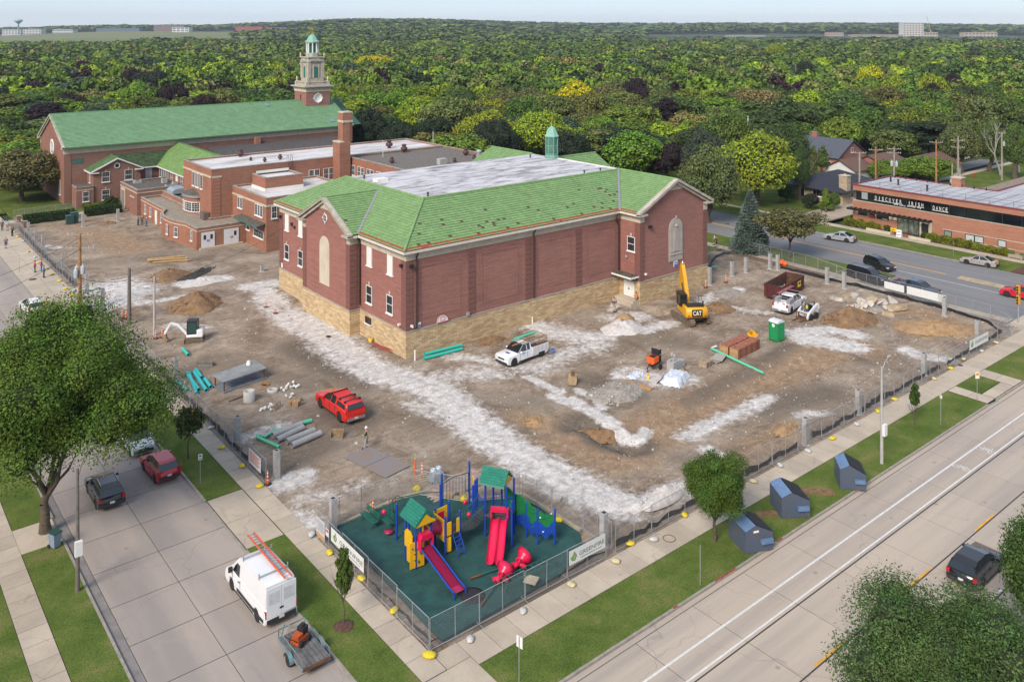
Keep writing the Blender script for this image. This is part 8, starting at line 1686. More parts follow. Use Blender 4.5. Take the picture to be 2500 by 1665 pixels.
for lst,where_ in(([('p',165,760,'y'),('p',400,950,'y'),('p',640,1185,'y'),('p',900,1520,'y')],'on the left playground pavement'),([('p',1200,1400,'w'),('p',1590,1190,'w'),('p',1945,995,'p')],'on the front playground pavement'),([('l',1230,808,'y'),('l',1418,1033,'y'),('l',1548,1150,'y'),('l',1660,1278,'y'),('l',1348,905,'w')],'on the side street pavement'),([('e',8,760,'p'),('e',95,660,'y'),('e',228,635,'w'),('e',405,495,'y'),('s',942,1130,'p'),('s',1080,1045,'w'),('s',1225,970,'w'),('s',1355,905,'y'),('s',1480,830,'w'),('s',1590,762,'y'),('s',1680,700,'y'),('s',1885,592,'p'),('s',1973,538,'y'),('s',2040,490,'p'),('s',2135,448,'w'),('s',2210,403,'p')],'along the main road fence'),([('n',180,460,'y'),('n',222,520,'y'),('n',300,575,'w'),('n',360,712,'y'),('n',445,780,'w'),('n',490,855,'y'),('n',600,930,'y'),('n',665,1000,'y'),('n',760,1085,'y'),('n',835,1183,'y'),('n',925,1258,'y')],'along the plaza fence')):
 for i,(v,X,Y,c)in En(lst):Sb(v,X,Y,c,f"{CW[c]} sandbag, {ORD[i]} of the row {where_}",1.35 if(v,X)==('p',900)else 1.1)
Sb('p',35,625,'w','white sandbag at the playground gate corner',1.2);Sb('p',1850,520,'y','yellow sandbag on the right back playground kerb',1.2);Sb('p',465,410,'y','yellow sandbag behind the green benches',.8);Sb('n',1550,175,'y','yellow sandbag at the church entrance walk, left one',.9);Sb('n',1625,185,'y','yellow sandbag at the church entrance walk, right one',.9)
Mm=mat('grey_block',(.40,.39,.385),.95,.15,4,.006,20);PM=None
def pier(v,X,Y,h,label,z=None,w=.42,foot=True,cap=False):
 p=SG(v,X,Y)if z is None else G(v,X,Y);t=Th('block_pier',label,'pier',(p.x,p.y,(p.z if z is None else z)),rnd.uniform(-.05,.05),'concrete block piers');global PM
 if PM is None:PM=Bo(-.21,-.21,.006,.21,.21,.196).mesh('block');
 for i in Rg(int(round(h/.2))):link('block',PM,Mm,t,loc=(rnd.uniform(-.006,.006),rnd.uniform(-.006,.006),i*.2),rz=(i%2)*PI/2)
 Bo(-.13,-.13,h-.0,.13,.13,h+.004).b('core_hole',Mk,t)
 if foot:MB().L([(.42,-.1),(.40,.03),(.25,.05)],n=8).b('footing',Mm,t)
for i,(v,X,Y,h)in En([('z',1272,1165,2.4),('z',1435,1105,2.1),('z',1535,1080,2.2),('z',1708,1050,2.2),('z',1763,1060,2.2),('z',2118,1155,2.2),('z',2240,1190,2.2),('s',1940,262,2.3),('s',2112,388,2.2),('s',1832,570,2.2),('s',1490,770,2.2),('s',1213,928,2.2)]):pier(v,X,Y,h,f"{ORD[i]} grey block pier on the right side, from the hall")
for i,(v,X,Y,h)in En([('p',2185,690,2.2),('p',190,590,2.4),('l',1765,1222,2.2),('l',1515,982,2.1),('l',1122,595,2.2),('n',1310,1395,2.2),('n',1108,1215,2.2),('n',802,920,2.2),('n',548,668,2.2),('n',455,572,2.1),('n',362,492,2.2),('n',1060,380,2.2),('n',1505,318,2.2)]):pier(v,X,Y,h,f"{ORD[i]} grey block pier counted up the left side from the playground")
pier('a',1672,1208,.9,'short block stub standing alone near the hall west corner');
for(v,X,Y,h,lab)in(('n',238,330,1.1,'brown brick gate post with a flat cap, left one'),('n',325,400,1.1,'brown brick gate post with a flat cap, right one')):
 p=G(v,X,Y);t=Th('gate_post',lab,'post',(p.x,p.y,0));Bo(-.3,-.3,0,.3,.3,h).b('shaft',Mb3,t);Bo(-.36,-.36,h,.36,.36,h+.12).b('cap',Mc,t)
M_or=mat('safety_orange',(.80,.13,.015),.5,.08,4);cone0=None
def cone(v,X,Y,label,tilt=0,z=None):
 global cone0
 p=SG(v,X,Y)
 if cone0 is None:
  cone0=Th('traffic_cone',label,'traffic cone',p);MB().L([(.30,0),(.30,.06),(.12,.08)],n=8).b('base',Mk,cone0);MB().L([(.10,.07),(.045,1.02),(.03,1.1)],n=10).b('cone_body',M_or,cone0)
  for z_ in(.32,.62,.88):k=.10-(z_)*.056;MB().L([(k+.006,z_-.06),(k,z_+.07)],n=10,caps=False).b('reflective_band',Mw,cone0)
  t=cone0
 else:t=dup(cone0,p,rnd.random(),label)
 t['group']='orange site cones';t.rotation_euler=(tilt,tilt*.3,rnd.random()*6);return t
for a_ in(('p',485,458,'striped orange cone between the green benches'),('p',847,198,'striped cone behind the pallet at the playground back'),('l',1708,1258,'striped cone at the open site gate'),('l',805,208,'striped cone beside the grey post, left of the mini excavator'),('l',780,203,'orange cone left of its striped twin near the grey post'),('l',1035,325,'striped cone beside the mini excavator boom'),('l',995,332,'orange cone half behind the big tree by the mini excavator'),('l',1697,132,'orange cone toppled with a barrier near the pit'),('l',1758,173,'striped cone on white gravel before the pit'),('l',1875,50,'striped cone against the hall wall above the pit'),('l',1947,127,'striped cone at the right lip of the pit'),('z',1390,1150,'striped cone standing before the block piers',),('z',1245,1187,'orange cone nearest the hall corner'),('z',1217,1172,'tilted striped cone at the hall corner')):cone(*a_[:4],tilt=.12 if'tilted' in a_[3]or'toppled' in a_[3]else 0)
o_=SG('p',795,190);t=Th('marker_post','plain orange marker post beside the striped cone behind the playground','marker post',o_);MB().c((0,0,0),(0,0,1.3),.09,.06,8).b('post',M_or,t);Bo(-.02,-.02,1.3,.02,.02,1.75).b('lath',mat('lime_tape',(.5,.65,.05),.7),t)
def Mu2(name,label,v,X,Y,rx,ry,h,m,seed=1,n=30,z=-.08,cat='pile',rz=0,rough=.34,xy=None,rocks=0,rockm=None):
 p=SG(v,X,Y)if xy is None else Vc((xy[0],xy[1],sh(*xy)));t=Th(name,label,cat,(p.x,p.y,p.z),rz);mb=MB();vs=[];N2=15
 for j in Rg(N2+1):
  f=j/N2
  for i in Rg(n):
   a=2*PI*i/n;e=1+.28*(vnoise(Nf(Co(a)*1.7+seed*3),Nf(Si(a)*1.7+9),seed)-.5)*2;x=Co(a)*f*rx*e;y=Si(a)*f*ry*e
   hh=h*max(0,(1-f)**.9*(1.12 if f>.12 else 1.0))*(1+rough*2*(fbm(Nf(x*1.1+seed),Nf(y*1.1),seed,3)-.5))+(fbm(Nf(x*3),Nf(y*3+seed),9,3)-.5)*rough*1.1*(1-f)
   vs.append((x,y,z+(hh if j<N2 else-.12)))
 fs=[(j*n+i,j*n+(i+1)%n,(j+1)*n+(i+1)%n,(j+1)*n+i)for j in Rg(N2)for i in Rg(n)];mb.add(vs,[f[::-1]for f in fs],True);mb.b('heap',m,t)
 if rocks:
  rn=random.Random(seed);mb=MB()
  for _ in Rg(rocks):a=rn.random()*6.28;f=rn.random()**.6*1.05;s_=Ru(rn,.05,.13)+(.14*rn.random()if rn.random()<.12 else 0);mb.B((Co(a)*f*rx,Si(a)*f*ry,z+h*max(0,1-f)*1.02+s_*.2),(s_,s_*Ru(rn,.6,1),s_*.6),5,3,.3,rn)
  mb.b('clods',rockm or m,t,kind='stuff')
 return t
My=mat('brown_fill_dirt',(.27,.165,.085),.95,.35,1.6,.08,6,col2=(.13,.075,.042));M_gry=mat('grey_road_base',(.34,.31,.28),.95,.3,1.5,.06,8,col2=(.19,.165,.14));M_tan=mat('tan_subsoil',(.40,.26,.135),.95,.3,1.4,.08,6,col2=(.21,.13,.07));M_wgr=mat('white_crushed_stone',(.60,.57,.55),.95,.2,2.5,.05,12,col2=(.40,.37,.35));M_asc=mat('broken_asphalt',(.055,.052,.052),.95,.3,3)
Mu2('dirt_pile','big brown dirt pile left of the hall near the cones','a',1255,1430,3.9,3.3,1.75,My,3,rocks=120);Mu2('dirt_pile','brown dirt pile with broken asphalt by the log stack','a',1075,1245,3.4,2.6,1.2,My,5,rocks=90);Mu2('asphalt_rubble','black broken asphalt heap beside the log stack','a',1260,1225,4.2,1.3,.45,M_asc,6,rough=.6,rocks=90,rz=.6);Mu2('gravel_pile','white gravel pile right of the broken asphalt','a',1300,1278,3.6,1.8,.5,M_wgr,7)
Mu2('gravel_pile','pale gravel pile topped with brown dirt before the hall door','z',650,1480,2.6,2.2,1.1,M_wgr,8,rocks=120,rockm=mat('mixed_stone',(.40,.30,.25),.9,.4,3,isl=.3));Mu2('dirt_pile','small brown cap on the gravel pile before the hall door','z',665,1440,1.2,1.0,.9,M_tan,9,z=.45);Mu2('dirt_pile','rounded brown pile right of the yellow excavator','z',1335,1345,2.3,1.9,1.0,My,10,rocks=80);Mu2('gravel_pile','low grey gravel mound behind the brown pile','z',1395,1225,2.6,1.8,.7,M_gry,11,rocks=60)
Mu2('dirt_pile','large tan pile before the broken concrete','s',1440,285,3.8,2.7,1.5,My,12,rocks=140,rz=-.4);Mu2('dirt_pile','long brown mound at the right of the site','s',1900,330,4.6,2.4,.8,M_tan,13,rocks=100,rz=-.9);Mu2('dirt_pile','dark excavated dirt bank in the site middle','s',130,850,2.6,1.5,.55,My,14,rocks=100,rz=-.7)
Mu2('gravel_pile','grey crushed stone slope below the mortar mixer','s',230,660,3.2,2.4,.55,M_gry,16,rocks=160,rockm=mat('pale_stone',(.42,.39,.36)));Mu2('dirt_pile','brown dirt by the teal pipe at the hall wall','m',1430,380,2.0,1.1,.55,My,17,rocks=50);Mu2('dirt_pile','orange-brown low mound left of the white gravel track end','m',1720,920,1.6,1.0,.4,M_tan,19,rocks=40)
Mu2('dirt_pile','tan rubble heap by the third pier along the main road','s',1110,870,1.4,.8,.4,M_tan,20,rocks=60);Mu2('dirt_pile','brown clod heap by the church walk','a',690,905,1.7,1.0,.5,My,23,rocks=40);Mu2('dirt_pile','grey stone heap between two piers by the round maple','s',480,1215,2.4,.8,.6,M_wgr,25,rocks=120,rz=.0)
M_slab=mat('broken_concrete',(.55,.50,.45),.95,.2,1.2,.01,12);M_slabt=mat('tan_broken_concrete',(.50,.38,.25),.95,.25,1.2)
t=Th('concrete_rubble','heap of tilted broken concrete slabs behind the tan pile','rubble',SG('s',1560,215));rn=random.Random(31)
for i in Rg(34):
 n=rn.randint(4,6);s_=Ru(rn,.35,1.0);pl=[(Co(2*PI*k/n)*s_*Ru(rn,.7,1.1),Si(2*PI*k/n)*s_*.8*Ru(rn,.7,1.1))for k in Rg(n)];a_=rn.gauss(0,1.5);b_=rn.gauss(0,.8);M_=TL((a_*1.2+.6*b_,b_-.5*a_,max(.1,.95-abs(a_)*.35-abs(b_)*.3+Ru(rn,-.1,.2))))@RO(Ru(rn,-.8,.8),4,'X')@RO(Ru(rn,-.8,.8),4,'Y')@RO(Ru(rn,0,6),4,'Z');MB().p(pl,-.09,.09,M_).b('concrete_chunk',M_slab if rn.random()<.75 else M_slabt,t)
Mu2('dirt_pile','dirt core under the broken concrete heap','s',1560,215,2.8,1.8,.75,M_gry,33)
for i,(v,X,Y,s_)in En([('s',1390,175,1.0),('s',1430,165,.8),('s',1470,160,.9),('s',1640,255,.9),('s',1690,225,1.6),('p',1835,360,.5),('s',1880,470,.5),('s',1355,170,.5)]):
 p=SG(v,X,Y);mb=MB();rn=random.Random(i+50);n=6;pl=[(Co(2*PI*k/n)*s_*Ru(rn,.7,1.1),Si(2*PI*k/n)*s_*.7*Ru(rn,.7,1.1))for k in Rg(n)];mb.p(pl,-.12,.22*s_+.1,RO(Ru(rn,-.25,.25),4,'X'));o=mb.b('concrete_chunk',M_slabt if i in(1,3,4)else M_slab);o.location=p;o.rotation_euler=(0,0,rn.random()*6)
 tag(o,['large pale slab left end of the concrete heap','tan slab left of the concrete heap','grey slab left of the concrete heap, near the skid steer side','tan block lying right of the concrete heap','long tan block at the right end of the concrete heap','pale boulder just behind the playground fence','small pale slab lying near the fourth pier','small broken slab nearest the skid steer'][i],'concrete chunk')
base=SG('a',1045,1150)
for i in Rg(7):a_=rnd.uniform(-.25,.1);c_=base+Vc((rnd.uniform(-.5,.5)+.6,.9-i*.28,.15+(.28 if i%3==1 else 0)));d_=Vc((Co(-.35+a_),Si(-.35+a_),0))*2.6;lgb('log',f"{ORD[i]} tan log of the stack on the left lot, counted from the back",c_-d_,c_+d_,.14,mat('debarked_log',(.46,.30,.14),.9,.2,3),'log',7,group='logs stacked on the left lot')
def rod(v,p,q,r_,m,name,label,cat='pipe',z=None,hollow=True,group=None,z2=None):
 a_=SG(v,*p);b_=SG(v,*q);a_.z+=r_ if z is None else z;b_.z+=r_ if z is None else(z if z2 is None else z2);return lgb(name,label,a_,b_,r_,m,cat,12,hollow,group)
rod('m',(955,508),(1220,440),.17,Mte,'pvc_pipe','front teal pipe lying at the foot of the hall south wall');rod('m',(958,493),(1219,428),.17,Mte,'pvc_pipe','rear teal pipe against the hall south wall',z=.4)
for i,(a_,b_)in En([((1190,560),(1270,665)),((1205,555),(1255,690)),((1240,555),(1318,672)),((1250,540),(1288,590)),((1308,600),(1346,648)),((1120,610),(1195,672)),((1165,405),(1203,443))]):rod('l',a_,b_,.17,mat('aqua_pvc',(.02,.42,.44),.4,.06,2)if i<6 else Mte,'pvc_pipe',['aqua pipe, left of the leaning pair by the fence','aqua pipe with the lowest end of the fence stack','longest right aqua pipe of the fence stack','short aqua pipe at the top of the fence stack','short aqua pipe right of the fence stack','aqua pipe touching the side street fence','short green pipe piece below the mini excavator'][i])
for i,(a_,b_)in En([((1738,972),(1925,895)),((1765,1000),(1935,918)),((1828,1005),(2005,932)),((1860,1030),(2045,952))]):rod('l',a_,b_,.27,mat('grey_concrete_pipe',(.36,.36,.36),.9,.1,2),'concrete_pipe',f"{['rearmost', 'second from the back', 'third from the back', 'front'][i]} grey concrete pipe of four on the site")
for i,(a_,b_)in En([((1640,972),(1785,1048)),((1640,968),(1665,960)),((1680,978),(1745,940)),((1745,938),(1925,892)),((1925,885),(1988,868))]):rod('l',a_,b_,.13 if i<4 else.17,Mmi,'pvc_pipe',['mint pipe running down right beside the concrete pipes','short mint elbow at the left tip of the green pipes','mint pipe joint behind the concrete pipes','long mint pipe behind the concrete pipes','bright green pipe end beyond the concrete pipes'][i],z=.2)
rod('s',(722,445),(995,562),.13,Mmi,'pvc_pipe','long mint green pipe before the brick pallets',z=.25);rod('s',(722,442),(748,434),.1,Mw,'pvc_pipe','white elbow end of the long mint pipe',z=.28)
rod('l',(1460,735),(1575,690),.05,Mr,'pipe','thin rusty pipe on the ground left of the concrete ring',hollow=False);rod('z',(1290,1065),(1325,1055),.12,Mmi,'pvc_pipe','short mint pipe at the pier by the hall corner',z=.5)
a_=SG('z',1275,1050);mb=MB();mb.T([a_+Vc((0,0,.3)),a_+Vc((1.8,1.2,.4)),a_+Vc((3.2,1.4,1.0)),a_+Vc((4.0,.6,1.5)),a_+Vc((4.9,.1,1.5))],.16,8);tag(mb.b('flexible_hose',mat('black_corrugated',(.03,.04,.05),.6)),'black corrugated hose rising by the hall corner pier','hose')
for i,(v,X,Y,h)in En([('m',893,512,1.0),('m',508,318,.6),('m',1710,255,.7)]):p=SG(v,X,Y);tag(MB().c((0,0,0),(0,0,h),.09,n=8).c((0,0,h),(0,0,h+.06),.13,n=8).b('riser_pipe',Mw),['white riser pipe standing before the hall south corner','short white riser pipe at the west pavilion corner','white riser pipe at the middle of the hall south wall'][i],'pipe').location=p
ts=Th('trench_shield','steel trench shield lying flat, two plates with posts between','trench shield',(32.6,82.6,sh(32.6,82.6)));Mst=mat('dull_steel_plate',(.33,.34,.34),.6,.2,1.2,metal=.3)
tp4=[(-2.45,.75),(-2.2,-1.55),(2.4,-.85),(2.3,1.85)]
MB().p(tp4,1.0,1.09).b('top_plate',Mst,ts);MB().p([(x+.05,y)for x,y in tp4],.02,.1).b('bottom_plate',mat('bluish_steel_plate',(.26,.29,.33),.6,.2,1.2,metal=.3),ts)
for x_,y_ in((-2.25,.5),(-2.05,-1.3),(2.2,-.7),(2.15,1.6)):MB().c((x_,y_,.1),(x_,y_,1.0),.08,n=8).b('spreader',Mr,ts)
p=Vc((33.9,83.6,sh(33.9,83.6)+1.09));tag(MB().L([(.22,0),(.22,.25),(.17,.25),(.17,.42)],n=10).b('pipe_fitting',Mw),'white pipe fitting standing on the trench shield','fitting').location=p
p=SG('l',1590,728);mb=MB();mb.L([(.52,0),(.52,1.0),(.43,1.0),(.43,.1),(0,.08)],n=20);tag(mb.b('concrete_ring',mat('pale_concrete_ring',(.50,.49,.46),.9,.12,2)),'tall pale concrete manhole ring on the site','concrete ring').location=p
p=SG('l',1740,668);tag(MB().L([(.5,0),(.5,.22),(.3,.22),(.3,.05)],n=18).b('concrete_ring',mat('pale_concrete_ring',0)),'low concrete ring behind the tall one','concrete ring').location=p
p=SG('l',1690,630);tag(MB().L([(.42,0),(.45,.1),(.32,.12),(.28,0)],n=16).b('orange_coil',mat('rust_orange_coil',(.42,.19,.05),.8,.3,6)),'rust-orange coil by the trench shield','coil').location=p
rn=random.Random(5)
def fittings(v,X,Y,n,sx,label):
 p=SG(v,X,Y)
 for i in Rg(n):
  q=p+Vc((Ru(rn,-sx,sx),Ru(rn,-sx,sx)*.7,.12+.14*(i%3==0)));d_=Vc((Ru(rn,-1,1),Ru(rn,-1,1),Ru(rn,-.2,.6))).normalized()*.16;mb=MB();mb.T([-d_,Vc(),Vc((d_.y,-d_.x,d_.z))*.8],.10,8);o=mb.b('pipe_fitting',Mw);o.location=q;tag(o,label,'fitting','white pipe fittings')
fittings('l',1835,645,12,.75,'white plastic pipe fitting in the pile behind the cardboard boxes');fittings('l',1710,780,12,.7,'white plastic pipe fitting scattered before the leaning pallet');fittings('l',1850,712,4,.4,'white fitting tossed beside the boxes');fittings('l',1908,640,1,.1,'lone white fitting right of the fitting pile')
M_card=mat('cardboard',(.42,.27,.14),.9,.15,3)
def Pt(v,X,Y,label,rz=0,n=1,tilt=0,m=None,z=0,p=None,w=1.2,l=1.0):
 p=(SG(v,X,Y)if p is None else p)+Vc((0,0,z))
 for k in Rg(n):
  t=Th('pallet',label if n==1 else f"{['lowest', 'second', 'third', 'top', 'uppermost'][k]} {label}",'pallet',p+Vc((0,0,k*.14)),rz+rnd.uniform(-.03,.03));t.rotation_euler=(tilt,0,rz+rnd.uniform(-.03,.03))
  me=Bo(-w/2,-.05,.11,w/2,.05,.13).mesh('slat')
  for i in Rg(7):link('slat',me,m or mat('pallet_wood',(.44,.34,.24),.9,.25,3,isl=.2),t,loc=(0,-l/2+.05+i*(l-.1)/6,0))
  for i in Rg(3):Bo(-w/2+i*(w-.08)/2,-l/2,0,-w/2+i*(w-.08)/2+.08,l/2,.11).b('runner',m or mat('pallet_wood',(.44,.34,.24)),t)
Pt('l',1770,775,'wooden crate pallet leaning upright among the white fittings',.6,tilt=R(68));Pt('p',835,235,'grey wooden pallet leaning at the back playground fence',-.2,tilt=R(60));Pt('s',690,520,'wooden pallet of the small stack by the mint pipe',.1,n=4);Pt('Y',1060,740,'brown pallet leaning against the block stack',1.0,tilt=R(70),m=mat('brown_pallet_wood',(.22,.15,.10),.9))
for i,(v,X,Y,s_)in En([('l',1890,755,.6),('l',1850,745,.4),('l',1910,725,.35),('p',1050,340,.55),('p',1150,345,.6),('p',1195,345,.5)]):p=SG(v,X,Y);t=Th('cardboard_box',['opened cardboard box in front of the white fittings','small cardboard box left of the opened one','smallest cardboard box of the fitting pile','left brown paper sack row behind the climbing frame','middle brown box behind the climbing frame','right brown box behind the climbing frame'][i],'box',p,rnd.random());Bo(-s_/2,-s_/2,0,s_/2,s_/2,s_*.7).b('box_body',M_card,t);MB().add([(-s_/2,-s_/2,s_*.7),(s_/2,-s_/2,s_*.7),(s_/2,-s_*.8,s_*.95),(-s_/2,-s_*.8,s_*.95)],[(0,1,2,3)]).b('flap',M_card,t)
def dbucket(v,X,Y,label,w,rz,m):
 t=Th('loader_bucket',label,'bucket',SG(v,X,Y),rz);mb=MB();mb.add([(-w/2,0,.05),(w/2,0,.05),(w/2,.75,.03),(-w/2,.75,.03),(-w/2,.95,.55),(w/2,.95,.55),(-w/2,.06,.12),(w/2,.06,.12)],[(0,1,2,3),(3,2,5,4)]);mb.X([(0,.03),(.78,.03),(.97,.56),(.7,.5)],-w/2-.03,-w/2+.01).X([(0,.03),(.78,.03),(.97,.56),(.7,.5)],w/2-.01,w/2+.03).k(-w/2,.72,.03,w/2,.8,.5);mb.b('bucket_shell',m,t);Bo(-w/2,-.04,0,w/2,.06,.06).b('cutting_edge',Mst,t)
dbucket('l',1330,490,'grey steel loader bucket lying below the mini excavator',1.5,2.4,Mst);dbucket('m',345,1065,'muddy bucket lying right of the concrete pipes',1.0,-.6,Md);dbucket('s',960,370,'yellow loader bucket behind the brick pallets',1.2,.3,Ct2)
t=Th('digging_bucket','tan toothed digging bucket standing on the open ground','bucket',SG('m',1990,680),.7);MB().Y([(-.55,.1),(-.2,0),(.45,.1),(.6,.55),(.3,.95),(.1,.9),(-.1,.45)],-.42,.42).b('bucket_shell',Md,t);Bo(.0,-.15,.8,.3,.15,1.15).b('hitch',Mr,t)
M_bstk=mat('stacked_new_brick',(.42,.155,.095),.9,.3,5,isl=.2);M_bside=mat('tan_brick_side',(.45,.28,.14),.9,.2,4)
o0=G('Y',1795,570);u_=(G('Y',2215,360)-o0);L_b=u_.length;u_.normalize();w_=Vc((-u_.y,u_.x,0));ang=math.atan2(u_.y,u_.x);k=0
bm_=None
for j in Rg(2):
 for i in Rg(4):
  c_=o0+u_*(.55+i*1.12)+w_*(.55+j*1.2);t=Th('brick_pallet',f"{ORD[i]} stack of new red bricks in the {['front', 'rear'][j]} row, from the left",'brick stack',(c_.x,c_.y,sh(c_.x,c_.y)),ang+rnd.uniform(-.03,.03),'stacks of new bricks')
  if bm_ is None:bm_=Bo(-.115,-.165,.004,.115,.165,.092).mesh('brick')
  for z_ in Rg(10):
   if z_ in(9,):rows=[(a_,b_)for a_ in Rg(4)for b_ in Rg(3)]
   else:rows=[(a_,b_)for a_ in Rg(4)for b_ in Rg(3)if a_ in(0,3)or b_ in(0,2)]
   if z_<9 and(z_%3):continue
   for a_,b_ in rows:link('brick',bm_,M_bstk,t,loc=(-.39+a_*.26,-.35+b_*.35,.1+z_*.1))
  Bo(-.505,-.515,.06,.505,.515,.99).b('brick_core',M_bstk,t);Bo(-.53,-.52,0,.53,.52,.06).b('pallet_base',mat('pallet_wood',(.44,.34,.24)),t);Bo(-.02,-.54,.05,.02,.54,1.10).b('strap',Mk,t);Bo(-.535,-.5,.1,-.51,.5,1.02).b('tan_end',M_bside,t)if i==0 else None
mt=Th('scrap_sheets','weathered grey sheets of plywood beside the pallet stack','plywood',SG('s',745,492),.2);
for i in Rg(3):MB().C((i*.1,-i*.12,.15+.1*i),(1.9,1.1,.04),M=RO(.1*i,4,'Z')@RO(.05,4,'X')).b('plywood_sheet',mat('grey_ply',(.38,.35,.31),.9),mt)
mx2=Th('mortar_mixer','orange towable mortar mixer with a tilted black hood','mixer',SG('Y',600,700),.15);MB().L([(.35,-.45),(.42,-.3),(.42,.3),(.35,.45)],n=12,M=TL((0,0,.95))@RO(PI/2,4,'Y')).k(-.5,-.45,.8,.4,.45,1.35).b('drum',mat('mixer_orange',(.80,.12,.015),.45,.1,3),mx2);Bo(-.35,-.3,1.35,.25,.3,1.38).b('grate',Mk,mx2);Bo(.5,-.35,.6,1.0,.35,1.2).b('engine',Mk,mx2);Bo(.3,-.5,1.4,.34,.4,2.05).k(.3,-.5,1.5,.75,-.46,2.0).b('open_hood',Mk,mx2);MB().T([(-.5,0,.75),(-1.1,0,.4)],.05,5).T([(-1.0,0,.45),(-1.0,0,0)],.05,5).k(-.5,-.3,.5,.9,.3,.6).b('tow_frame',Mk,mx2)
for s_ in LR:wheel(mx2,.5,s_*.62,.28,.16,True)
bl=Th('block_stack','grey concrete blocks piled beside the mortar mixer','block stack',SG('Y',920,690),.1);me=Bo(-.2,-.1,0,.2,.1,.19).mesh('block')
for i in Rg(5):
 for j in Rg(4):
  for k_ in Rg(6):
   if k_<(5 if i<3 else 4)+(1 if(i,j)in((1,1),(1,2),(0,2))else 0):link('block',me,Mm,bl,loc=(-.8+i*.41,-.3+j*.21,k_*.195))
for i,q_ in En([(-.1,.1,1.3),(-.25,.3,1.45)]):link('block',me,Mm,bl,loc=q_,rz=.5)
def draped(name,label,v,X,Y,lx,ly,h,rz,m,seed=3,z=0):
 p=SG(v,X,Y);n=26;vs=[];fs=[]
 for j in Rg(n+1):
  for i in Rg(n+1):
   a_,b_=-1.25+2.5*i/n,-1.25+2.5*j/n;e=max(abs(a_),abs(b_));zz=h if e<.9 else h*max(0,(1.25-e)/.35);zz+=.14*(vnoise(Nf(i*.55),Nf(j*.55),seed)-.5)*(1.5 if e>.8 else 1)+(.12*vnoise(Nf(i*.25),Nf(j*.25),seed+1));r2=1+.12*(vnoise(Nf(math.atan2(b_,a_)*4),Nf(2.),seed)-.5)*(e>1);vs.append((a_*lx/2*r2*.9,b_*ly/2*r2*.9,max(.02,zz)))
 for j in Rg(n):
  for i in Rg(n):q=j*(n+1)+i;fs.append((q,q+1,q+n+2,q+n+1))
 mb=MB();mb.add(vs,fs,True);o=mb.b(name,m);o.location=p+Vc((0,0,z));o.rotation_euler=(0,0,rz);return tag(o,label,'tarpaulin')
draped('plastic_sheet','white plastic sheeting over a pallet below the block stack','Y',900,850,2.9,1.9,.62,.35,mat('white_plastic_film',(.62,.66,.74),.3,.12,3));t=Th('foam_board','pale board leaning on the plastic-covered pallet','board',SG('Y',650,890),.5);Bo(-.45,0,0,.45,.05,1.1,RO(.6,4,'X')).b('board',mat('pale_board',(.62,.58,.53),.8),t)
draped('plastic_sheet','crumpled white sheet flat on the ground left of the plastic-covered pallet','Y',350,790,1.8,1.0,.12,.2,mat('white_plastic_film',0),5)
for i,(X,Y)in En([(533,845),]):p=SG('Y',X,Y);t=Th('bucket','small yellow bucket before the mortar mixer','bucket',p);MB().L([(.14,0),(.17,.36),(.15,.36),(.13,.03)],n=12).b('bucket_body',mat('bucket_yellow',(.75,.50,.03),.5),t);MB().T([(-.16,0,.34),(0,0,.5),(.16,0,.34)],.012,4).b('handle',Mk,t)
p=SG('m',583,390);t=Th('bucket','yellow mop bucket with a handle by the hall west wall','bucket',p);MB().L([(.2,0),(.25,.42),(.2,.42)],n=12).b('bucket_body',mat('bucket_yellow',0),t);MB().c((0,0,.3),(.1,0,1.4),.02,n=5).b('handle',Mu,t)
p=SG('m',1855,462);t=Th('bucket','small blue bucket behind the utility truck','bucket',p);MB().L([(.14,0),(.17,.36),(.15,.36)],n=12).b('bucket_body',mat('bucket_blue',(.03,.12,.55),.5),t);MB().T([(-.16,0,.34),(0,0,.5),(.16,0,.34)],.012,4).b('handle',Mk,t)
p=SG('Y',940,722);t=Th('bucket','green bin lid beside the plastic-covered pallet','lid',p);MB().L([(.25,0),(.28,.1),(.1,.14)],n=12).b('lid',mat('bright_green_plastic',(.02,.5,.2),.5),t)
for i,(a_,b_,w)in En([((165,860),(590,990),.28),((235,900),(575,1010),.2)]):pa=SG('Y',*a_);pb=SG('Y',*b_);c_=(pa+pb)/2;d_=pb-pa;o=MB().C((0,0,.1),(d_.length,w,.16)).b('timber',Mu);o.location=c_;o.rotation_euler=(0,0,math.atan2(d_.y,d_.x));tag(o,['longer lumber beam on the gravel left of the mixer','shorter lumber beam beside the longer one'][i],'timber')
pa=SG('m',600,408);pb=SG('m',735,462);d_=pb-pa;ladder('ladder','red ladder lying on the ground at the hall west wall',(pa.x,pa.y,pa.z+.1),d_.length,.4,math.atan2(d_.y,d_.x),m_side=mat('red_ladder',0),m_rung=mat('red_ladder',0))
pt=Th('portable_toilet','green portable toilet with a white domed roof','portable toilet',(83.65,56.0,sh(83.6,56)),R(-3));M_pg=mat('toilet_green',(.01,.26,.085),.45,.06,2)
Bo(-.56,-.56,.08,.56,.56,2.05).b('cabin',M_pg,pt);Bo(-.6,-.6,0,.6,.6,.08).b('base',Mk,pt)
for xx in(-.56,.56):
 for yy in(-.56,.56):Bo(xx-.05,yy-.05,.08,xx+.05,yy+.05,2.1).b('corner_post',M_pg,pt)
for i in Rg(6):Bo(-.45+i*.16,-.585,.2,-.38+i*.16,-.56,1.95).b('wall_rib',M_pg,pt)
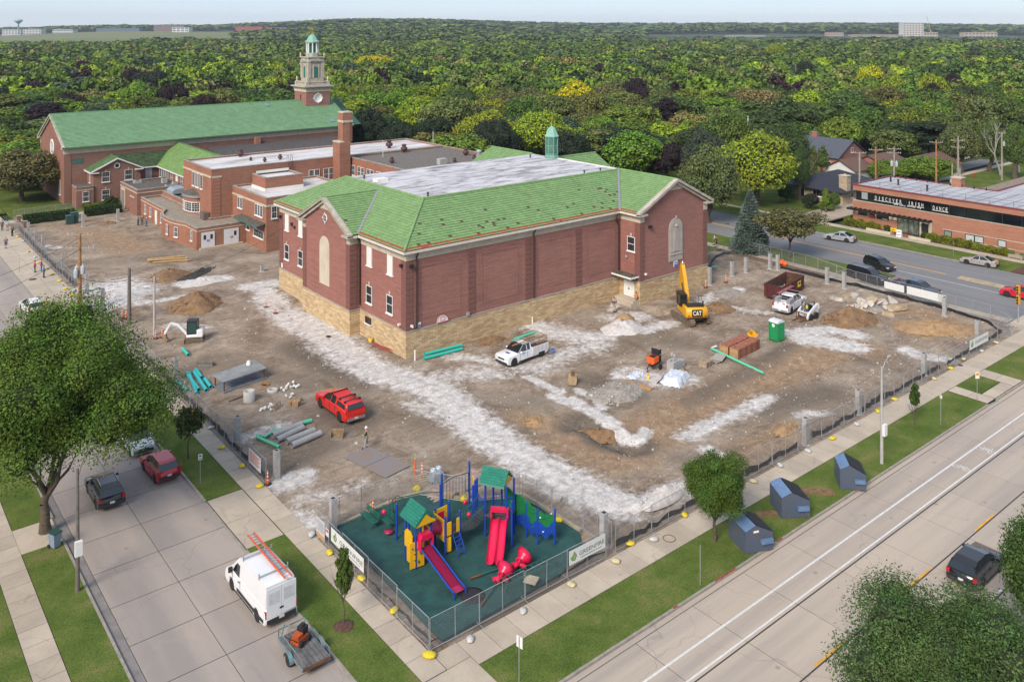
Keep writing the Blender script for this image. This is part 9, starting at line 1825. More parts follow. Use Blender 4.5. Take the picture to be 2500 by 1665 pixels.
MB().Y([(-.62,2.05),(.62,2.05),(.55,2.22),(.3,2.32),(-.3,2.32),(-.55,2.22)],-.62,.62).b('roof',mat('white_roof_plastic',(.66,.68,.70),.4),pt);Bo(-.58,-.45,.15,-.565,.45,1.95).b('door',M_pg,pt);MB().L([(0,0),(.2,0)],n=14,caps=False,M=TL((-.59,0,1.75))@RO(-PI/2,4,'Y')).b('badge',Mw,pt);MB().c((.3,.3,2.2),(.3,.3,2.5),.05,n=6).b('vent',Mk,pt)
tag(MB().B((0,0,.35),(.6,.4,.45),9,6,.25).b('orange_sack',M_or),'larger orange sack by the fifth pier','sack').location=SG('z',1795,1020);tag(MB().B((0,0,.25),(.4,.35,.35),8,5,.25).b('orange_sack',M_or),'smaller orange sack right of the larger','sack').location=SG('z',1815,1025)
draped('wrapped_pallet','plastic-wrapped rolls on a pallet behind the playground','p',952,225,1.0,.8,.62,0,mat('hazy_blue_wrap',(.27,.32,.36),.3,.2,4),8)
for i,X in En((935,968)):p=SG('p',X,180);tag(MB().L([(.2,0),(.2,.18),(.11,.18),(.11,.02)],n=12).b('tube_roll',mat('pale_blue_roll',(.45,.55,.62),.5)),['left','right'][i]+' pale roll on the wrapped pallet behind the playground','roll').location=SG('p',952,215)+Vc((-.25+.5*i,.1,.66))
pts4=[G('m',400,1195),G('m',690,1340),G('m',860,1255),G('m',575,1120)];c_=sum(pts4,Vc())/4;M_rp=mat('rusty_blue_plate',(.22,.22,.25),.6,.5,.9,.01,8,metal=.25,col2=(.27,.20,.15))
for j in Rg(2):
 q=[pts4[0].lerp(pts4[1],j/2+.005),pts4[0].lerp(pts4[1],(j+1)/2-.005),pts4[3].lerp(pts4[2],(j+1)/2-.005),pts4[3].lerp(pts4[2],j/2+.005)];o=MB().p([(v_.x-c_.x,v_.y-c_.y)for v_ in q],0,.04).b('steel_plate',M_rp);o.location=(c_.x,c_.y,.09);tag(o,['left steel road plate at the site entrance','right steel road plate at the site entrance'][j],'steel plate')
for v,X,Y,lab,r_,z_ in(('s',2310,610,'drain cover in the main road near the right edge',.35,RZ+.003),('n',418,1058,'rusty round manhole cover in the plaza pavement',.5,.012),('m',288,352,'small round cover in the white gravel',.3,.12),('s',2020,518,'round cover in the main road pavement',.3,.02),('y',725,725,'manhole cover in the east street',.4,RZ+.004)):p=G(v,X,Y,0);o=MB().L([(r_,0),(r_,.01),(0,.011)],n=16).b('manhole_cover',mat('rusty_cover',(.12,.06,.045),.8,.3,4));o.location=(p.x,p.y,z_);tag(o,lab,'manhole cover')
p=G('e',315,625);o=MB().T([Vc((.42*Co(i*PI/8),.42*Si(i*PI/8),.03))for i in Rg(17)],.018,5).b('wire_hoop',Mr);o.location=(p.x,p.y,.02);tag(o,'rusty wire hoop lying on the main road pavement','hoop')
q=[G('s',2210,515),G('s',2300,545),G('s',2400,508),G('s',2275,478)];mb=MB()
for a_,b_ in((0,1),(1,2),(2,3),(3,0)):mb.c(q[a_]+Vc((0,0,.15)),q[b_]+Vc((0,0,.15)),.03,n=5)
for f in(.33,.66):mb.c(q[0].lerp(q[3],f)+Vc((0,0,.15)),q[1].lerp(q[2],f)+Vc((0,0,.15)),.03,n=5);mb.c(q[0].lerp(q[1],f)+Vc((0,0,.15)),q[3].lerp(q[2],f)+Vc((0,0,.15)),.03,n=5)
for v_ in q:mb.c(v_,v_+Vc((0,0,.3)),.03,n=5)
M_ban=mat('white_banner',(.66,.67,.66),.6,.05,2);M_bg=mat('banner_green',(.10,.20,.06),.6);M_bk=mat('banner_grey_print',(.10,.11,.12),.6)
def Bn(label,a,b,z0,z1,text=None,flame=False,small=None,m=None):
 a=Vc((*a,0));b=Vc((*b,0));L=(b-a).length;rz=math.atan2(b.y-a.y,b.x-a.x);t=Th('banner',label,'banner',(a.x,a.y,0),rz);Bo(0,-.03,z0,L,-.015,z1).b('sheet',m or M_ban,t)
 if text:
  hh=z1-z0;me=text_mesh(text,1,.002,'CENTER');xs=[v.co.x for v in me.vertices];ys=[v.co.y for v in me.vertices];x0=L*.27;x1=L*.97;sx=(x1-x0)/(max(xs)-min(xs));sy=hh*.30/(max(ys)-min(ys))
  for v in me.vertices:v.co=((v.co.x-min(xs))*sx+x0,-.036-v.co.z,z0+hh*.52+(v.co.y-(max(ys)+min(ys))/2)*sy)
  link('lettering',me,M_bk,t)
  if flame:
   cx,cz,s_=L*.13,z0+hh*.5,hh*.36
   for k,(o1,w_)in En(((0,.42),(.16,.3))):
    pts_=[(cx+(-.5+o1)*s_,cz-.75*s_),(cx+(-.95+o1)*s_,cz-.1*s_),(cx+(-.2+o1)*s_,cz+.45*s_),(cx+(.0+o1)*s_,cz+1.0*s_),(cx+(.3+o1)*s_,cz+.35*s_),(cx+(.0+o1)*s_-w_*s_*.3,cz-.1*s_),(cx+(-.2+o1)*s_,cz-.75*s_)];MB().Y(pts_,-.036-.002*k,-.034-.002*k).b('flame_mark',M_bg if k==0 else mat('banner_light_green',(.22,.36,.10),.6),t)
   MB().Y([(cx+.2*s_,cz-.85*s_),(cx+.75*s_,cz-.1*s_),(cx+.45*s_,cz+.55*s_),(cx+.35*s_,cz-.1*s_),(cx-.1*s_,cz-.8*s_)],-.037,-.034).b('flame_mark',M_bg,t)
 for r_ in(small or()):Bo(r_[0]*L,-.036,z0+r_[1]*(z1-z0),r_[2]*L,-.031,z0+r_[3]*(z1-z0)).b('small_print',r_[4],t)
 return t
Bn('white banner with a green flame on the left playground fence',(26.78,52.0),(26.76,47.6),.85,1.75,'GREENFIRE',True,((.3,.18,.9,.22,M_bk),));Bn('white banner with a green flame on the front playground fence',(37.2,40.05),(40.4,40.02),.85,1.75,'GREENFIRE',True,((.3,.18,.9,.22,M_bk),))
Bn('faded white banner on the far main road fence',(95.2,40.2),(99.8,40.2),.7,1.7,'GREENFIRE',True);
M_rp_=mat('red_print',(.55,.05,.05),.6)
for la,a_,b_,z0,z1 in(('white notice with red print at the side street gate',(26.78,65.9),(26.78,63.6),.65,1.75),):Bn(la,a_,b_,z0,z1,small=tuple((.08,.82-.13*i,.92-.1*(i%2),.88-.13*i,M_rp_)for i in Rg(6)))
Bn('plan board on the left playground fence corner',(26.76,54.1),(26.76,52.9),.35,1.6,m=mat('plan_board',(.55,.55,.56),.7),small=((.05,.0,.95,.2,mat('wood_edge',(.55,.28,.1))),(.12,.3,.88,.9,mat('plan_print',(.40,.42,.46),.7))));Bn('small red and white warning sign by the plan board',(26.76,52.75),(26.76,52.3),.9,1.4,small=((.1,.55,.9,.85,M_rp_),));Bn('small red and white sign on the main road fence',(50.0,40.1),(50.55,40.1),.75,1.25,small=((.1,.55,.9,.85,M_rp_),))
for i,(ya,yb,z0,z1)in En([(56.9,54.2,.7,1.6),(53.9,48.9,.65,1.65)]):t=Bn(['shorter blank white banner on the east street fence','longer blank white banner on the east street fence'][i],(109.35,ya),(109.25,yb),z0,z1)
Bn('small white card on the green fence behind the hall corner',(101.4,80.4),(101.9,80.5),1.2,1.6)
def street_lamp(label,p,h,arm,az,m,r_=.11):
 t=Th('street_lamp',label,'street lamp',p,0);MB().c((0,0,-.1),(0,0,h),r_,r_*.55,10).b('pole',m,t);d=Vc((Co(az),Si(az),0));MB().T([Vc((0,0,h-.6)),d*arm*.4+Vc((0,0,h+.0)),d*arm+Vc((0,0,h+.05))],.035,5).b('arm',m,t);e=d*arm+Vc((0,0,h+.02));MB().B(e+d*.25,(.35,.14,.09),8,5,0).b('lamp_head',Ma,t);Bo(-r_*1.5,-r_*2.6,2.3,r_*1.5,-r_,3.2).b('control_box',Mw,t)if h>7 and m is not Me else None;return t
p=G('e',1537,190);street_lamp('tall pale concrete street lamp on the main road verge',(p.x,p.y,0),7.75,2.4,R(15),mat('pale_concrete_pole',(.42,.41,.39),.8,.12,3),.14)
p=G('w',558,860);street_lamp('grey wooden lamp pole on the left verge of the side street',(p.x,p.y,0),7.6,2.6,R(60),mat('dark_wood_pole',(.17,.15,.13),.9,.2,3),.14)
def sign(label,v,X,Y,h,w=.3,hh=.45,col=None,face=None,prints=(),pm=None,z=0,diamond=False):
 p=G(v,X,Y);t=Th('street_sign',label,'sign',(p.x,p.y,z),face if face is not None else 0);MB().c((0,0,0),(0,0,h),.025,n=6).b('sign_post',Mg,t)
 if w:Bo(-w/2,-.045,h-hh,w/2,-.03,h).b('sign_plate',col or Mw,t)
 for r_ in prints:Bo(-w/2+r_[0]*w,-.052,h-hh+r_[1]*hh,-w/2+r_[2]*w,-.046,h-hh+r_[3]*hh).b('sign_print',r_[4],t)
 return t
M_gp=mat('green_print',(.02,.22,.10),.6)
sign('parking sign on the side street verge by the red hatchback','l',1278,1262,2.35,.3,.45,prints=((.2,.55,.8,.85,M_gp),(.15,.15,.85,.3,M_gp)),face=R(-10));sign('blank-backed sign at the bottom main road corner','p',1560,1700,2.4,.42,.6,face=R(100));sign('bare sign post on the verge left of the dumpsters','e',493,890,2.5,0);sign('thin sign post on the far verge past the narrow tree','s',1920,828,2.6,.2,.3,face=R(90));sign('yellow and white bus sign near the far verge walk','s',2110,702,2.7,.42,.62,face=R(-30),prints=((.1,.45,.9,.85,M_yell),));sign('small white sign on the plaza pavement','n',245,975,2.3,.25,.45,prints=((.2,.3,.8,.5,M_gp),));sign('bare post in the office lawn','d',1432,1108,2.4,.12,.9,col=mat('rusty_sign',(.35,.12,.05),.7),z=0);sign('thin post at the east street median','d',1858,1395,2.5,.1,.1,z=0)
tp2=G('n',1020,1500);
t=pole('orange-brown power pole with three transformers left of the site',G('n',1020,1480).x,G('n',1020,1480).y,9.7,M_poleo,((9.5,3.2),(7.9,3.6)),((2.8,5.2),(3.9,4.9),(-.3,5.3)),r_=.2);t.rotation_euler=(0,0,R(-39))
pole('grey weathered power pole left of the mini excavator',G('l',825,240).x,G('l',825,240).y,6.6,mat('dark_wood_pole',0),r_=.22);pole('thin pale service pole by the mini excavator',G('l',985,310).x,G('l',985,310).y,6.6,mat('pale_pole',(.45,.43,.42),.8,.1,3),((6.2,.9),),r_=.13)
a_=Vc((t.location.x,t.location.y,4.2));b_=G('l',825,240);b_.z=5.2;c2=G('l',985,310);c2.z=6.4
wires([(a_,b_,.35,.035),(b_,c2,.3,.025),(c2,Vc((48.3,108,8.2)),1.0,.02),(a_+Vc((0,0,3.6)),Vc((8,96,8)),.8,.022),(a_+Vc((0,0,5)),Vc((8,98,9.4)),.8,.022)],['black service cable from the transformer pole to the grey pole','cable between the grey pole and the pale service pole','thin cable from the pale pole to the hall wall','lower power line leaving the transformer pole to the left','upper power line leaving the transformer pole to the left'])
p=G('r',1838,1530);t=Th('traffic_signal','yellow traffic signal on a pole at the right edge','traffic signal',(p.x,p.y,0));MB().c((0,0,0),(0,0,4.3),.07,n=8).b('pole',Mg,t)
for z_ in(3.4,2.2):
 hd=Bo(-.2,-.2,z_,.16,.16,z_+1.0).b('signal_head',mat('signal_yellow_paint',(.72,.36,.02),.5),t)
 for k in Rg(3):MB().L([(.11,0),(.11,.12)],n=10,M=TL((-.21,0,z_+.18+k*.32))@RO(-PI/2,4,'Y')).b('lens_hood',Mk,hd)
for lab,v,X,Y in(('red hydrant by the blue spruce','y',908,975),('red hydrant on the back street verge','u',1675,850)):p=G(v,X,Y);t=Th('fire_hydrant',lab,'hydrant',(p.x,p.y,0));MB().L([(.16,0),(.13,.08),(.13,.55),(.17,.6),(.12,.72),(.03,.8)],n=10).b('barrel',mat('hydrant_red',(.5,.02,.02),.5),t);MB().c((-.22,0,.45),(.22,0,.45),.06,n=6).b('nozzle',mat('hydrant_red',(.5,.02,.02)),t)
p=G('w',395,545);t=Th('wheelie_bin','grey-blue wheeled bin behind the big tree trunk','bin',(p.x,p.y,0),.4);MB().add([(-.22,-.25,.08),(.22,-.25,.08),(.22,.25,.08),(-.22,.25,.08),(-.29,-.33,1.0),(.29,-.33,1.0),(.29,.36,1.0),(-.29,.36,1.0)],[(0,3,2,1),(4,5,6,7),(0,1,5,4),(1,2,6,5),(2,3,7,6),(3,0,4,7)]).b('bin_body',mat('blue_grey_bin',(.22,.28,.36),.6),t);Bo(-.31,-.36,1.0,.31,.4,1.06).b('bin_lid',mat('dark_green_lid',(.02,.07,.05),.6),t)
for s_ in LR:MB().c((s_*.24,.28,.12),(s_*.3,.28,.12),.12,n=10).b('wheel',Mty,t)
for i,(X,Y,h)in En([(890,352,1.5),(948,340,1.9)]):p=G('n',X,Y);t=Th('utility_cabinet',['shorter dark green utility cabinet near the church walk','taller dark green utility cabinet near the church walk'][i],'cabinet',(p.x,p.y,0));Bo(-.6,-.45,0,.6,.45,h).b('cabinet_body',mat('cabinet_green',(.025,.075,.065),.6),t);Bo(-.64,-.49,h,.64,.49,h+.07).b('cabinet_lid',mat('cabinet_lid_green',(.05,.13,.11),.6),t)
He('hedge','dark overgrown bushes along the lot edge at left',29.5,172.2,37.0,175.2,1.3,(.030,.06,.018),4500);He('hedge','dark green bushes right of the utility cabinets',39.5,172.3,45.0,175.8,1.3,(.032,.06,.018),3500);He('hedge','bright hosta bed under the parish house windows',40.6,180.2,45.5,181.4,.6,(.13,.20,.02),2400);tree('bush','rounded green shrub at the church entrance',44.8,178.5,2.2,1.5,(.045,.075,.02),'round',0,5,'small',crown_h=2.1,cat='bush')
rect('church_walk',27,175.6,46.5,177.3,.0,Mo,t=.1)
p=G('n',1205,215);t=Th('bicycle','bicycle parked by the church walk shrubs','bicycle',(p.x,p.y,0),.2)
for xx in(-.5,.5):MB().T([Vc((xx+.33*Co(i*PI/8),0,.34+.33*Si(i*PI/8)))for i in Rg(17)],.02,5).b('wheel',Mty,t)
MB().T([(-.5,0,.34),(-.1,0,.3),(.35,0,.85),(-.2,0,.85),(-.1,0,.3)],.02,5).T([(.5,0,.34),(.35,0,.95),(.25,.2,1.0)],.02,5).T([(-.2,0,.85),(-.22,0,.98),(-.05,0,.98)],.025,5).b('bicycle_frame',Ma,t)
M_rub=mat('dark_green_rubber',(.018,.085,.078),.95,.3,1.2,.015,40,col2=(.008,.045,.045));M_pb=mat('play_blue',(.012,.055,.36),.35,.06,2);M_pr=mat('play_red',(.66,.01,.07),.3,.06,2);Qr2=mat('play_crimson',(.36,.01,.07),.35,.1,4);M_py=mat('play_yellow',(.75,.42,.01),.4,.06,2);M_pg2=mat('play_green',(.01,.16,.11),.5,.08,2);Dk2=mat('dark_coated_deck',(.07,.06,.065),.7,.1,3);Mpt=mat('play_green_tube',(.015,.11,.085),.5)
o=MB().p([(28.3,54.4),(33.9,54.6),(36.0,54.0),(37.3,51.2),(40.1,49.7),(40.9,49.3),(41.15,43.3),(40.2,42.0),(38.6,41.4),(37.4,40.75),(27.8,40.55),(28.1,47)],-.2,.07).b('rubber_surface',M_rub,kind='structure')
tag(MB().L([(.75,.07),(.78,.1),(.5,.14),(0,.15)],(0,0,0),20).b('black_mat',M_silt),'round black wear mat at the foot of the roller slide','mat').location=(31.45,42.55,0)
b=MB();me=None
kb=[(28.3,54.5),(34.0,54.75),(36.2,54.2),(37.5,51.3),(41.2,49.4),(41.35,43.3)]
M_tim=mat('border_timber',(.42,.36,.27),.9,.2,2)
for i,(a_,c_)in En(zip(kb[:-1],kb[1:])):
 a_=Vc((*a_,.08));c_=Vc((*c_,.08));d_=c_-a_;o=MB().C((0,0,0),(d_.length-.05,.22,.2)).b('border_timber',M_tim);o.location=(a_+c_)/2;o.rotation_euler=(0,0,math.atan2(d_.y,d_.x));tag(o,f"{ORD[i]} timber edging beam of the playground from the left",'edging','timber edging beams')
pv=rect('brick_paving',35.4,52.6,40.6,54.9,.05,mat('pinkish_paver',(.36,.26,.22),.95,.15,2),t=.1)
meb=Bo(.01,.01,-.02,.39,.19,0).mesh('paver')
k_=0
for j in Rg(11):
 for i in Rg(13):
  if k_<290:link('paver',meb,mat('paver_brick',(.40,.29,.25),.95,.25,2,isl=.15),pv,loc=(35.42+(i+.5*(j%2))*.385,52.65+j*.2,.085));k_+=1
pg=Th('climbing_frame','large playground frame with two green-roofed towers, red slides and a clatter bridge','playground equipment',(33.2,47.4,.07));PL_=Vc(pg.location)
def pp(mb,name,m,**k):o=mb.b(name,m,pg,**k);o.location=-Vc((PL_.x,PL_.y,0));return o
def post(x,y,h):MB_=MB().c((x,y,0),(x,y,h),.075,n=10).L([(.075,h),(.085,h+.03),(.05,h+.1),(0,h+.12)],(x,y,0),8);return pp(MB_,'post',M_pb)
A={'a':(30.15,46.95),'b':(31.35,46.95),'c':(30.15,48.15),'d':(31.35,48.15)}
for p in A.values():post(*p,3.0)
for x_,y_,h in((32.45,46.92,2.5),(33.6,46.9,2.5),(32.5,48.2,2.5),(33.65,48.2,2.6),(30.9,50.5,2.35),(31.3,49.6,2.2),(34.1,49.9,2.9),(34.5,50.3,3.3),(36.9,50.3,3.4),(36.6,49.2,2.6)):post(x_,y_,h)
def hutroof(cx,cy_,z,rz,w=1.6,l=1.7):
 T=TL((cx,cy_,z))@RO(rz,4,'Z');mb=MB();n=9;hs=.85
 prof=[(-w/2-.12,-.05),(-w/2+.05,.12),(-w/4,.42),(0,.80),(w/4,.42),(w/2-.05,.12),(w/2+.12,-.05),(w/2-.05,-.02),(w/4-.02,.30),(0,.66),(-w/4+.02,.30),(-w/2+.05,-.02)]
 rf=pp(MB().Y(prof,-l/2,l/2,T),'hut_roof',M_pg2)
 mb=MB()
 for s_ in LR:
  for r_ in Rg(6):
   for c_ in Rg(7):
    f0,f1=r_/6,(r_+1)/6;x0=s_*(w/2)*(1-f0);x1=s_*(w/2)*(1-f1);z0=.06+.74*f0;z1=.06+.74*f1;y0=-l/2+(c_+.5*(r_%2)*.9)*l/7.5;a1=T@Vc((x0*1.02,y0,z0+.055));a2=T@Vc((x0*1.02,y0+l/8,z0+.055));a3=T@Vc((x1,y0+l/8,z1+.02));a4=T@Vc((x1,y0,z1+.02));a5=T@Vc((x0*1.02,y0,z0));a6=T@Vc((x0*1.02,y0+l/8,z0));mb.add([a1,a2,a3,a4,a5,a6],[(0,1,2,3),(4,5,1,0)])
 pp(mb,'roof_scales',mat('play_green_scale',(.015,.19,.13),.5,.1,2,isl=.12),kind='stuff')
 for s_ in LR:pp(MB().Y([(-w/2,-.03),(-w/2+.3,.12),(0,.50),(w/2-.3,.12),(w/2,-.03),(w/2,-.14),(-w/2,-.14)],s_*(l/2-.05)-.02,s_*(l/2-.05)+.02,T),'gable_board',M_py)
hutroof(30.75,47.55,2.95,R(0),1.5,1.9)
def Pa(mb_pts,z0,z1,m,name='panel',th=.03,arch=False,hole=None):
 a,b=Vc((*mb_pts[0],0)),Vc((*mb_pts[1],0));L=(b-a).length;rz=math.atan2(b.y-a.y,b.x-a.x);T=TL((a.x,a.y,0))@RO(rz,4,'Z');pl=[(0,z0),(L,z0),(L,z1)]+([(L*.75,z1+.25),(L*.25,z1+.25)]if arch else[])+[(0,z1)];o=pp(MB().Y(pl,-th,th,T),name,m)
 if hole:h_=MB().Y([(L*.25,z0+hole[0]),(L*.75,z0+hole[0]),(L*.75,z0+hole[1]),(L*.25,z0+hole[1])],-th-.015,th+.015,T).b('panel_opening',hole[2],o)
 return o,T,L
pp(Bo(30.15,46.95,1.16,31.35,48.15,1.24),'deck',Dk2);pp(Bo(32.45,46.9,1.16,33.65,48.2,1.24),'deck',Dk2);pp(Bo(33.0,48.2,1.16,34.0,49.8,1.24),'deck',Dk2)
o,T,L=Pa(((30.1,46.9),(30.1,47.9)),.15,1.15,M_py);
o,T,L=Pa(((30.0,47.1),(30.0,48.0)),1.15,2.05,M_py,arch=True)
o,T,L=Pa(((29.75,47.0),(30.75,46.88)),.1,1.75,M_py,'climbing_panel');rn=random.Random(3)
for i in Rg(12):q=T@Vc((Ru(rn,.15,L-.15),-.05,Ru(rn,.3,1.6)));pp(MB().B(q,(.06,.05,.045),6,4,.1),'hold',Dk2)
Pa(((31.32,47.0),(31.4,48.1)),1.2,2.2,M_py,hole=(.2,.85,Qr2));Pa(((32.4,46.95),(32.4,48.15)),.9,2.3,M_py,hole=(.35,1.0,M_pr));Pa(((32.4,48.2),(33.5,48.25)),1.3,2.4,M_py,hole=(.3,.85,M_pr));Pa(((32.55,46.9),(32.9,46.88)),1.25,2.1,M_py);Pa(((33.35,46.88),(33.65,46.88)),1.25,2.15,M_py);Pa(((32.5,47.0),(32.9,46.9)),.15,1.1,M_py,'climbing_panel')
pp(MB().c((31.35,47.55,1.72),(32.45,47.55,1.68),.42,n=16,caps=False),'crawl_tunnel',Qr2);pp(MB().c((31.5,47.55,1.72),(31.58,47.55,1.72),.47,n=16).c((32.2,47.55,1.69),(32.28,47.55,1.69),.47,n=16),'tunnel_flange',Qr2)
ax=30.78;pp(MB().add([(ax-.38,46.85,1.22),(ax+.38,46.85,1.22),(ax+.38,43.6,.36),(ax-.38,43.6,.36),(ax-.38,43.0,.30),(ax+.38,43.0,.30)],[(0,3,2,1),(3,4,5,2)]),'slide_bed',Qr2)
me=MB().c((-.38,0,0),(.38,0,0),.035,n=6).mesh('roller');
for i in Rg(34):f=i/33;link('roller',me,Qr2,pg,loc=(ax-PL_.x,46.8-f*3.2-PL_.y,1.25-f*.86-.0))
for s_ in LR:pp(MB().T([(ax+s_*.43,46.9,1.5),(ax+s_*.43,46.6,1.36),(ax+s_*.43,43.5,.48),(ax+s_*.43,42.95,.40),(ax+s_*.43,42.92,.0)],.055,7),'slide_rail',M_pb)
pp(MB().Y([(ax-.5,1.95),(ax-.35,2.2),(ax+.35,2.2),(ax+.5,1.95),(ax+.5,1.25),(ax+.42,1.25),(ax+.42,1.85),(ax-.42,1.85),(ax-.42,1.25),(ax-.5,1.25)],46.55,47.0),'slide_hood',M_pr)
mb=MB();n=10;me=Bo(-.09,-.5,-.03,.09,.5,.03).mesh('bridge_plank')
def brp(f,z=0):return Vc((33.7+f*2.35,47.35+f*.15,1.24+.25*f-.42*Si(PI*f)+z))
for i in Rg(12):f=(i+.5)/12;q=brp(f);o=link('bridge_plank',me,Dk2,pg,loc=q-Vc((PL_.x,PL_.y,0)))
for s_ in LR:
 pp(MB().T([brp(i/10,.85)+Vc((0,s_*.5,0))for i in Rg(11)],.03,6),'bridge_rail',Mpt)
 for i in Rg(11):pp(MB().c(brp(i/10)+Vc((0,s_*.5,0)),brp(i/10,.85)+Vc((0,s_*.5,0)),.018,n=5),'baluster',Mpt)
U=Vc((.42,-.9,0)).normalized();Vd=Vc((.9,.42,0)).normalized();B0=Vc((35.8,46.95,0));c4=[B0,B0+U*1.6,B0+Vd*1.2,B0+U*1.6+Vd*1.2]
for q in c4:post(q.x,q.y,3.75)
post(36.35,44.75,3.1);post(35.75,48.3,2.9);post(36.4,48.7,3.0);post(37.6,47.4,3.0)
cen=B0+U*.8+Vd*.6;ang=math.atan2(Vd.y,Vd.x);T=TL((cen.x,cen.y,1.5))@RO(ang,4,'Z');pp(Bo(-.7,-.9,-.04,.7,.9,.04,T),'deck',Dk2);hutroof(cen.x-.15,cen.y+.25,3.75,ang+R(5),1.6,1.9)
sd=Vc((-.72,-.7,0)).normalized();top=Vc((36.1,45.75,1.62));sn=Vc((sd.y,-sd.x,0));prof=[(0,0),(.35,-.05),(.8,-.38),(1.4,-.82),(1.9,-1.15),(2.35,-1.33),(2.75,-1.36)]
for s_ in(-.28,.28):
 mb=MB();W2=.27;rows_=[]
 for d_,z_ in prof:c_=top+sd*d_+sn*s_+Vc((0,0,z_));rows_.append([c_+sn*k*W2+Vc((0,0,zz))for k,zz in((-1,.2),(-.8,.03),(-.4,-.03),(0,-.05),(.4,-.03),(.8,.03),(1,.2))])
 vs=[v_ for r_ in rows_ for v_ in r_];mb.add(vs,[(i*7+j,i*7+j+1,i*7+j+8,i*7+j+7)for i in Rg(len(prof)-1)for j in Rg(6)],True);pp(mb,'slide_chute',M_pr)
T=TL(top)@RO(math.atan2(sd.y,sd.x),4,'Z');pp(MB().X([(-.6,0),(-.6,.72),(.6,.72),(.6,0),(.5,0),(.5,.5),(-.5,.5),(-.5,0)],-.25,.15,T),'slide_hood',M_pr);pp(Bo(-.28,-.6,.12,-.24,.6,.5,T),'hood_panel',mat('grey_hood_panel',(.12,.11,.12),.5))
for a_,c_ in((B0,B0+Vc((.1,1.2,0))),(c4[2],c4[3])):
 mb=MB();
 for i in Rg(8):q=a_.lerp(c_,i/7);pp(MB().c(q+Vc((0,0,1.5)),q+Vc((0,0,2.4)),.018,n=5),'baluster',M_pb)
 pp(MB().c(a_+Vc((0,0,2.4)),c_+Vc((0,0,2.4)),.03,n=5),'barrier_rail',M_pb)
for x_ in(33.0,33.55):pp(MB().T([(x_,46.85,1.2),(x_,46.3,.4),(x_,46.2,0)],.03,5),'ladder_rail',M_pb)
for i in Rg(5):pp(MB().c((33.0,46.75-i*.12,1.0-i*.2),(33.55,46.75-i*.12,1.0-i*.2),.03,n=5),'ladder_rung',M_pb)
pp(MB().T([(34.4,50.2,2.7),(35.6,50.4,2.75),(36.9,50.2,2.75)],.035,6),'overhead_rail',Mpt)
for i in Rg(9):pp(MB().c((34.6+i*.27,50.25,1.3),(34.6+i*.27,50.25,2.7),.018,n=5),'baluster',Mpt)
pp(MB().T([(31.0,51.6,0),(31.0,51.6,1.9),(31.3,51.6,2.15),(33.2,50.8,2.25),(34.3,50.2,2.2)],.035,6),'climber_arch',Mpt)
Pa(((36.95,50.0),(36.6,49.3)),1.3,2.6,M_py)
for q in((30.2,51.0),(34.5,47.1),(35.2,48.5)):pp(MB().B((q[0],q[1],1.9),(.16,.16,.16),8,5,0),'play_ball',M_pr)
wp_=[G('G',912,568),G('G',988,620),G('G',1107,618)];w0=Vc((37.7,47.2,0));pts_=[w0,wp_[0],wp_[1],wp_[2]]
for q in pts_[1:]:post(q.x,q.y,2.3).scale=(1,1,1)
for a_,c_,zt,in zip(pts_[:-1],pts_[1:],((2.7,2.5),(2.5,2.2),(2.2,1.9))):
 T=TL((a_.x,a_.y,0))@RO(math.atan2(c_.y-a_.y,c_.x-a_.x),4,'Z');L=(c_-a_).length;n=9;lo=[(L*i/n,.55+.18*Si(i*1.1))for i in Rg(n+1)];mid_=[(L*i/n,1.35+.2*Si(i*.8+1))for i in Rg(n+1)];hi=[(L*i/n,zt[0]+(zt[1]-zt[0])*i/n+.08*Si(i*1.2))for i in Rg(n+1)]
 w_=pp(MB().Y(lo+mid_[::-1],-.04,.04,T),'wave_panel',M_pb);pp(MB().Y(mid_+hi[::-1],-.04,.04,T),'wave_panel',mat('play_leaf_green',(.01,.17,.05),.5))
 for i in Rg(10):q=T@Vc((Ru(rn,.1,L-.1),-.06,Ru(rn,.8,2.1)));MB().B(q-0*q,(.07,.07,.04),6,4,.1).b('hold',Mw if i<3 and a_ is pts_[-2]else Mpt,w_)
def bench(x,y,rz,label):
 t=Th('bench',label,'bench',(x,y,.07),rz)
 for i in Rg(4):Bo(-.9,-.22+i*.13,.42,.9,-.13+i*.13,.46).b('seat_slat',Mpt,t)
 for i in Rg(3):Bo(-.9,.30+i*.03,.55+i*.13,.9,.33+i*.03,.65+i*.13).b('back_slat',Mpt,t)
 for xx in(-.7,.7):MB().T([(xx,-.2,0),(xx,-.15,.42),(xx,.3,.45),(xx,.42,.95)],.03,5).T([(xx,.1,.42),(xx,.3,0)],.03,5).b('leg',Mpt,t)
q=G('p',455,560);bench(30.35,53.3,R(-90),'green slatted bench, left of two, behind the banner');bench(31.15,52.5,R(-90),'green slatted bench, right of two, by the striped cone')
def disc(v,X,Y,label,r_=.28,h=.12):p=G(v,X,Y);t=Th('stepping_disc',label,'play disc',(p.x,p.y,.07));MB().L([(r_,h),(r_,h+.06),(0,h+.08)],n=16).b('disc_top',Qr2,t);MB().c((0,0,0),(0,0,h),.06,n=8).b('disc_stem',Mk,t)
disc('p',600,625,'flat dark red stepping disc left of the climbing frame',.3,.2)
t=Th('spinner','low green tube spinner with a red handwheel behind the benches','play equipment',(G('p',640,470).x,G('p',640,470).y,.07));MB().T([(0,0,0),(-.1,.1,.9),(.4,.2,1.1),(1.1,.0,.5),(1.2,-.1,0)],.03,6).b('spinner_tube',Mpt,t);MB().T([Vc((-.1+.25*Co(i*PI/6),.1+.25*Si(i*PI/6),.95))for i in Rg(13)],.03,6).b('handwheel',Qr2,t)
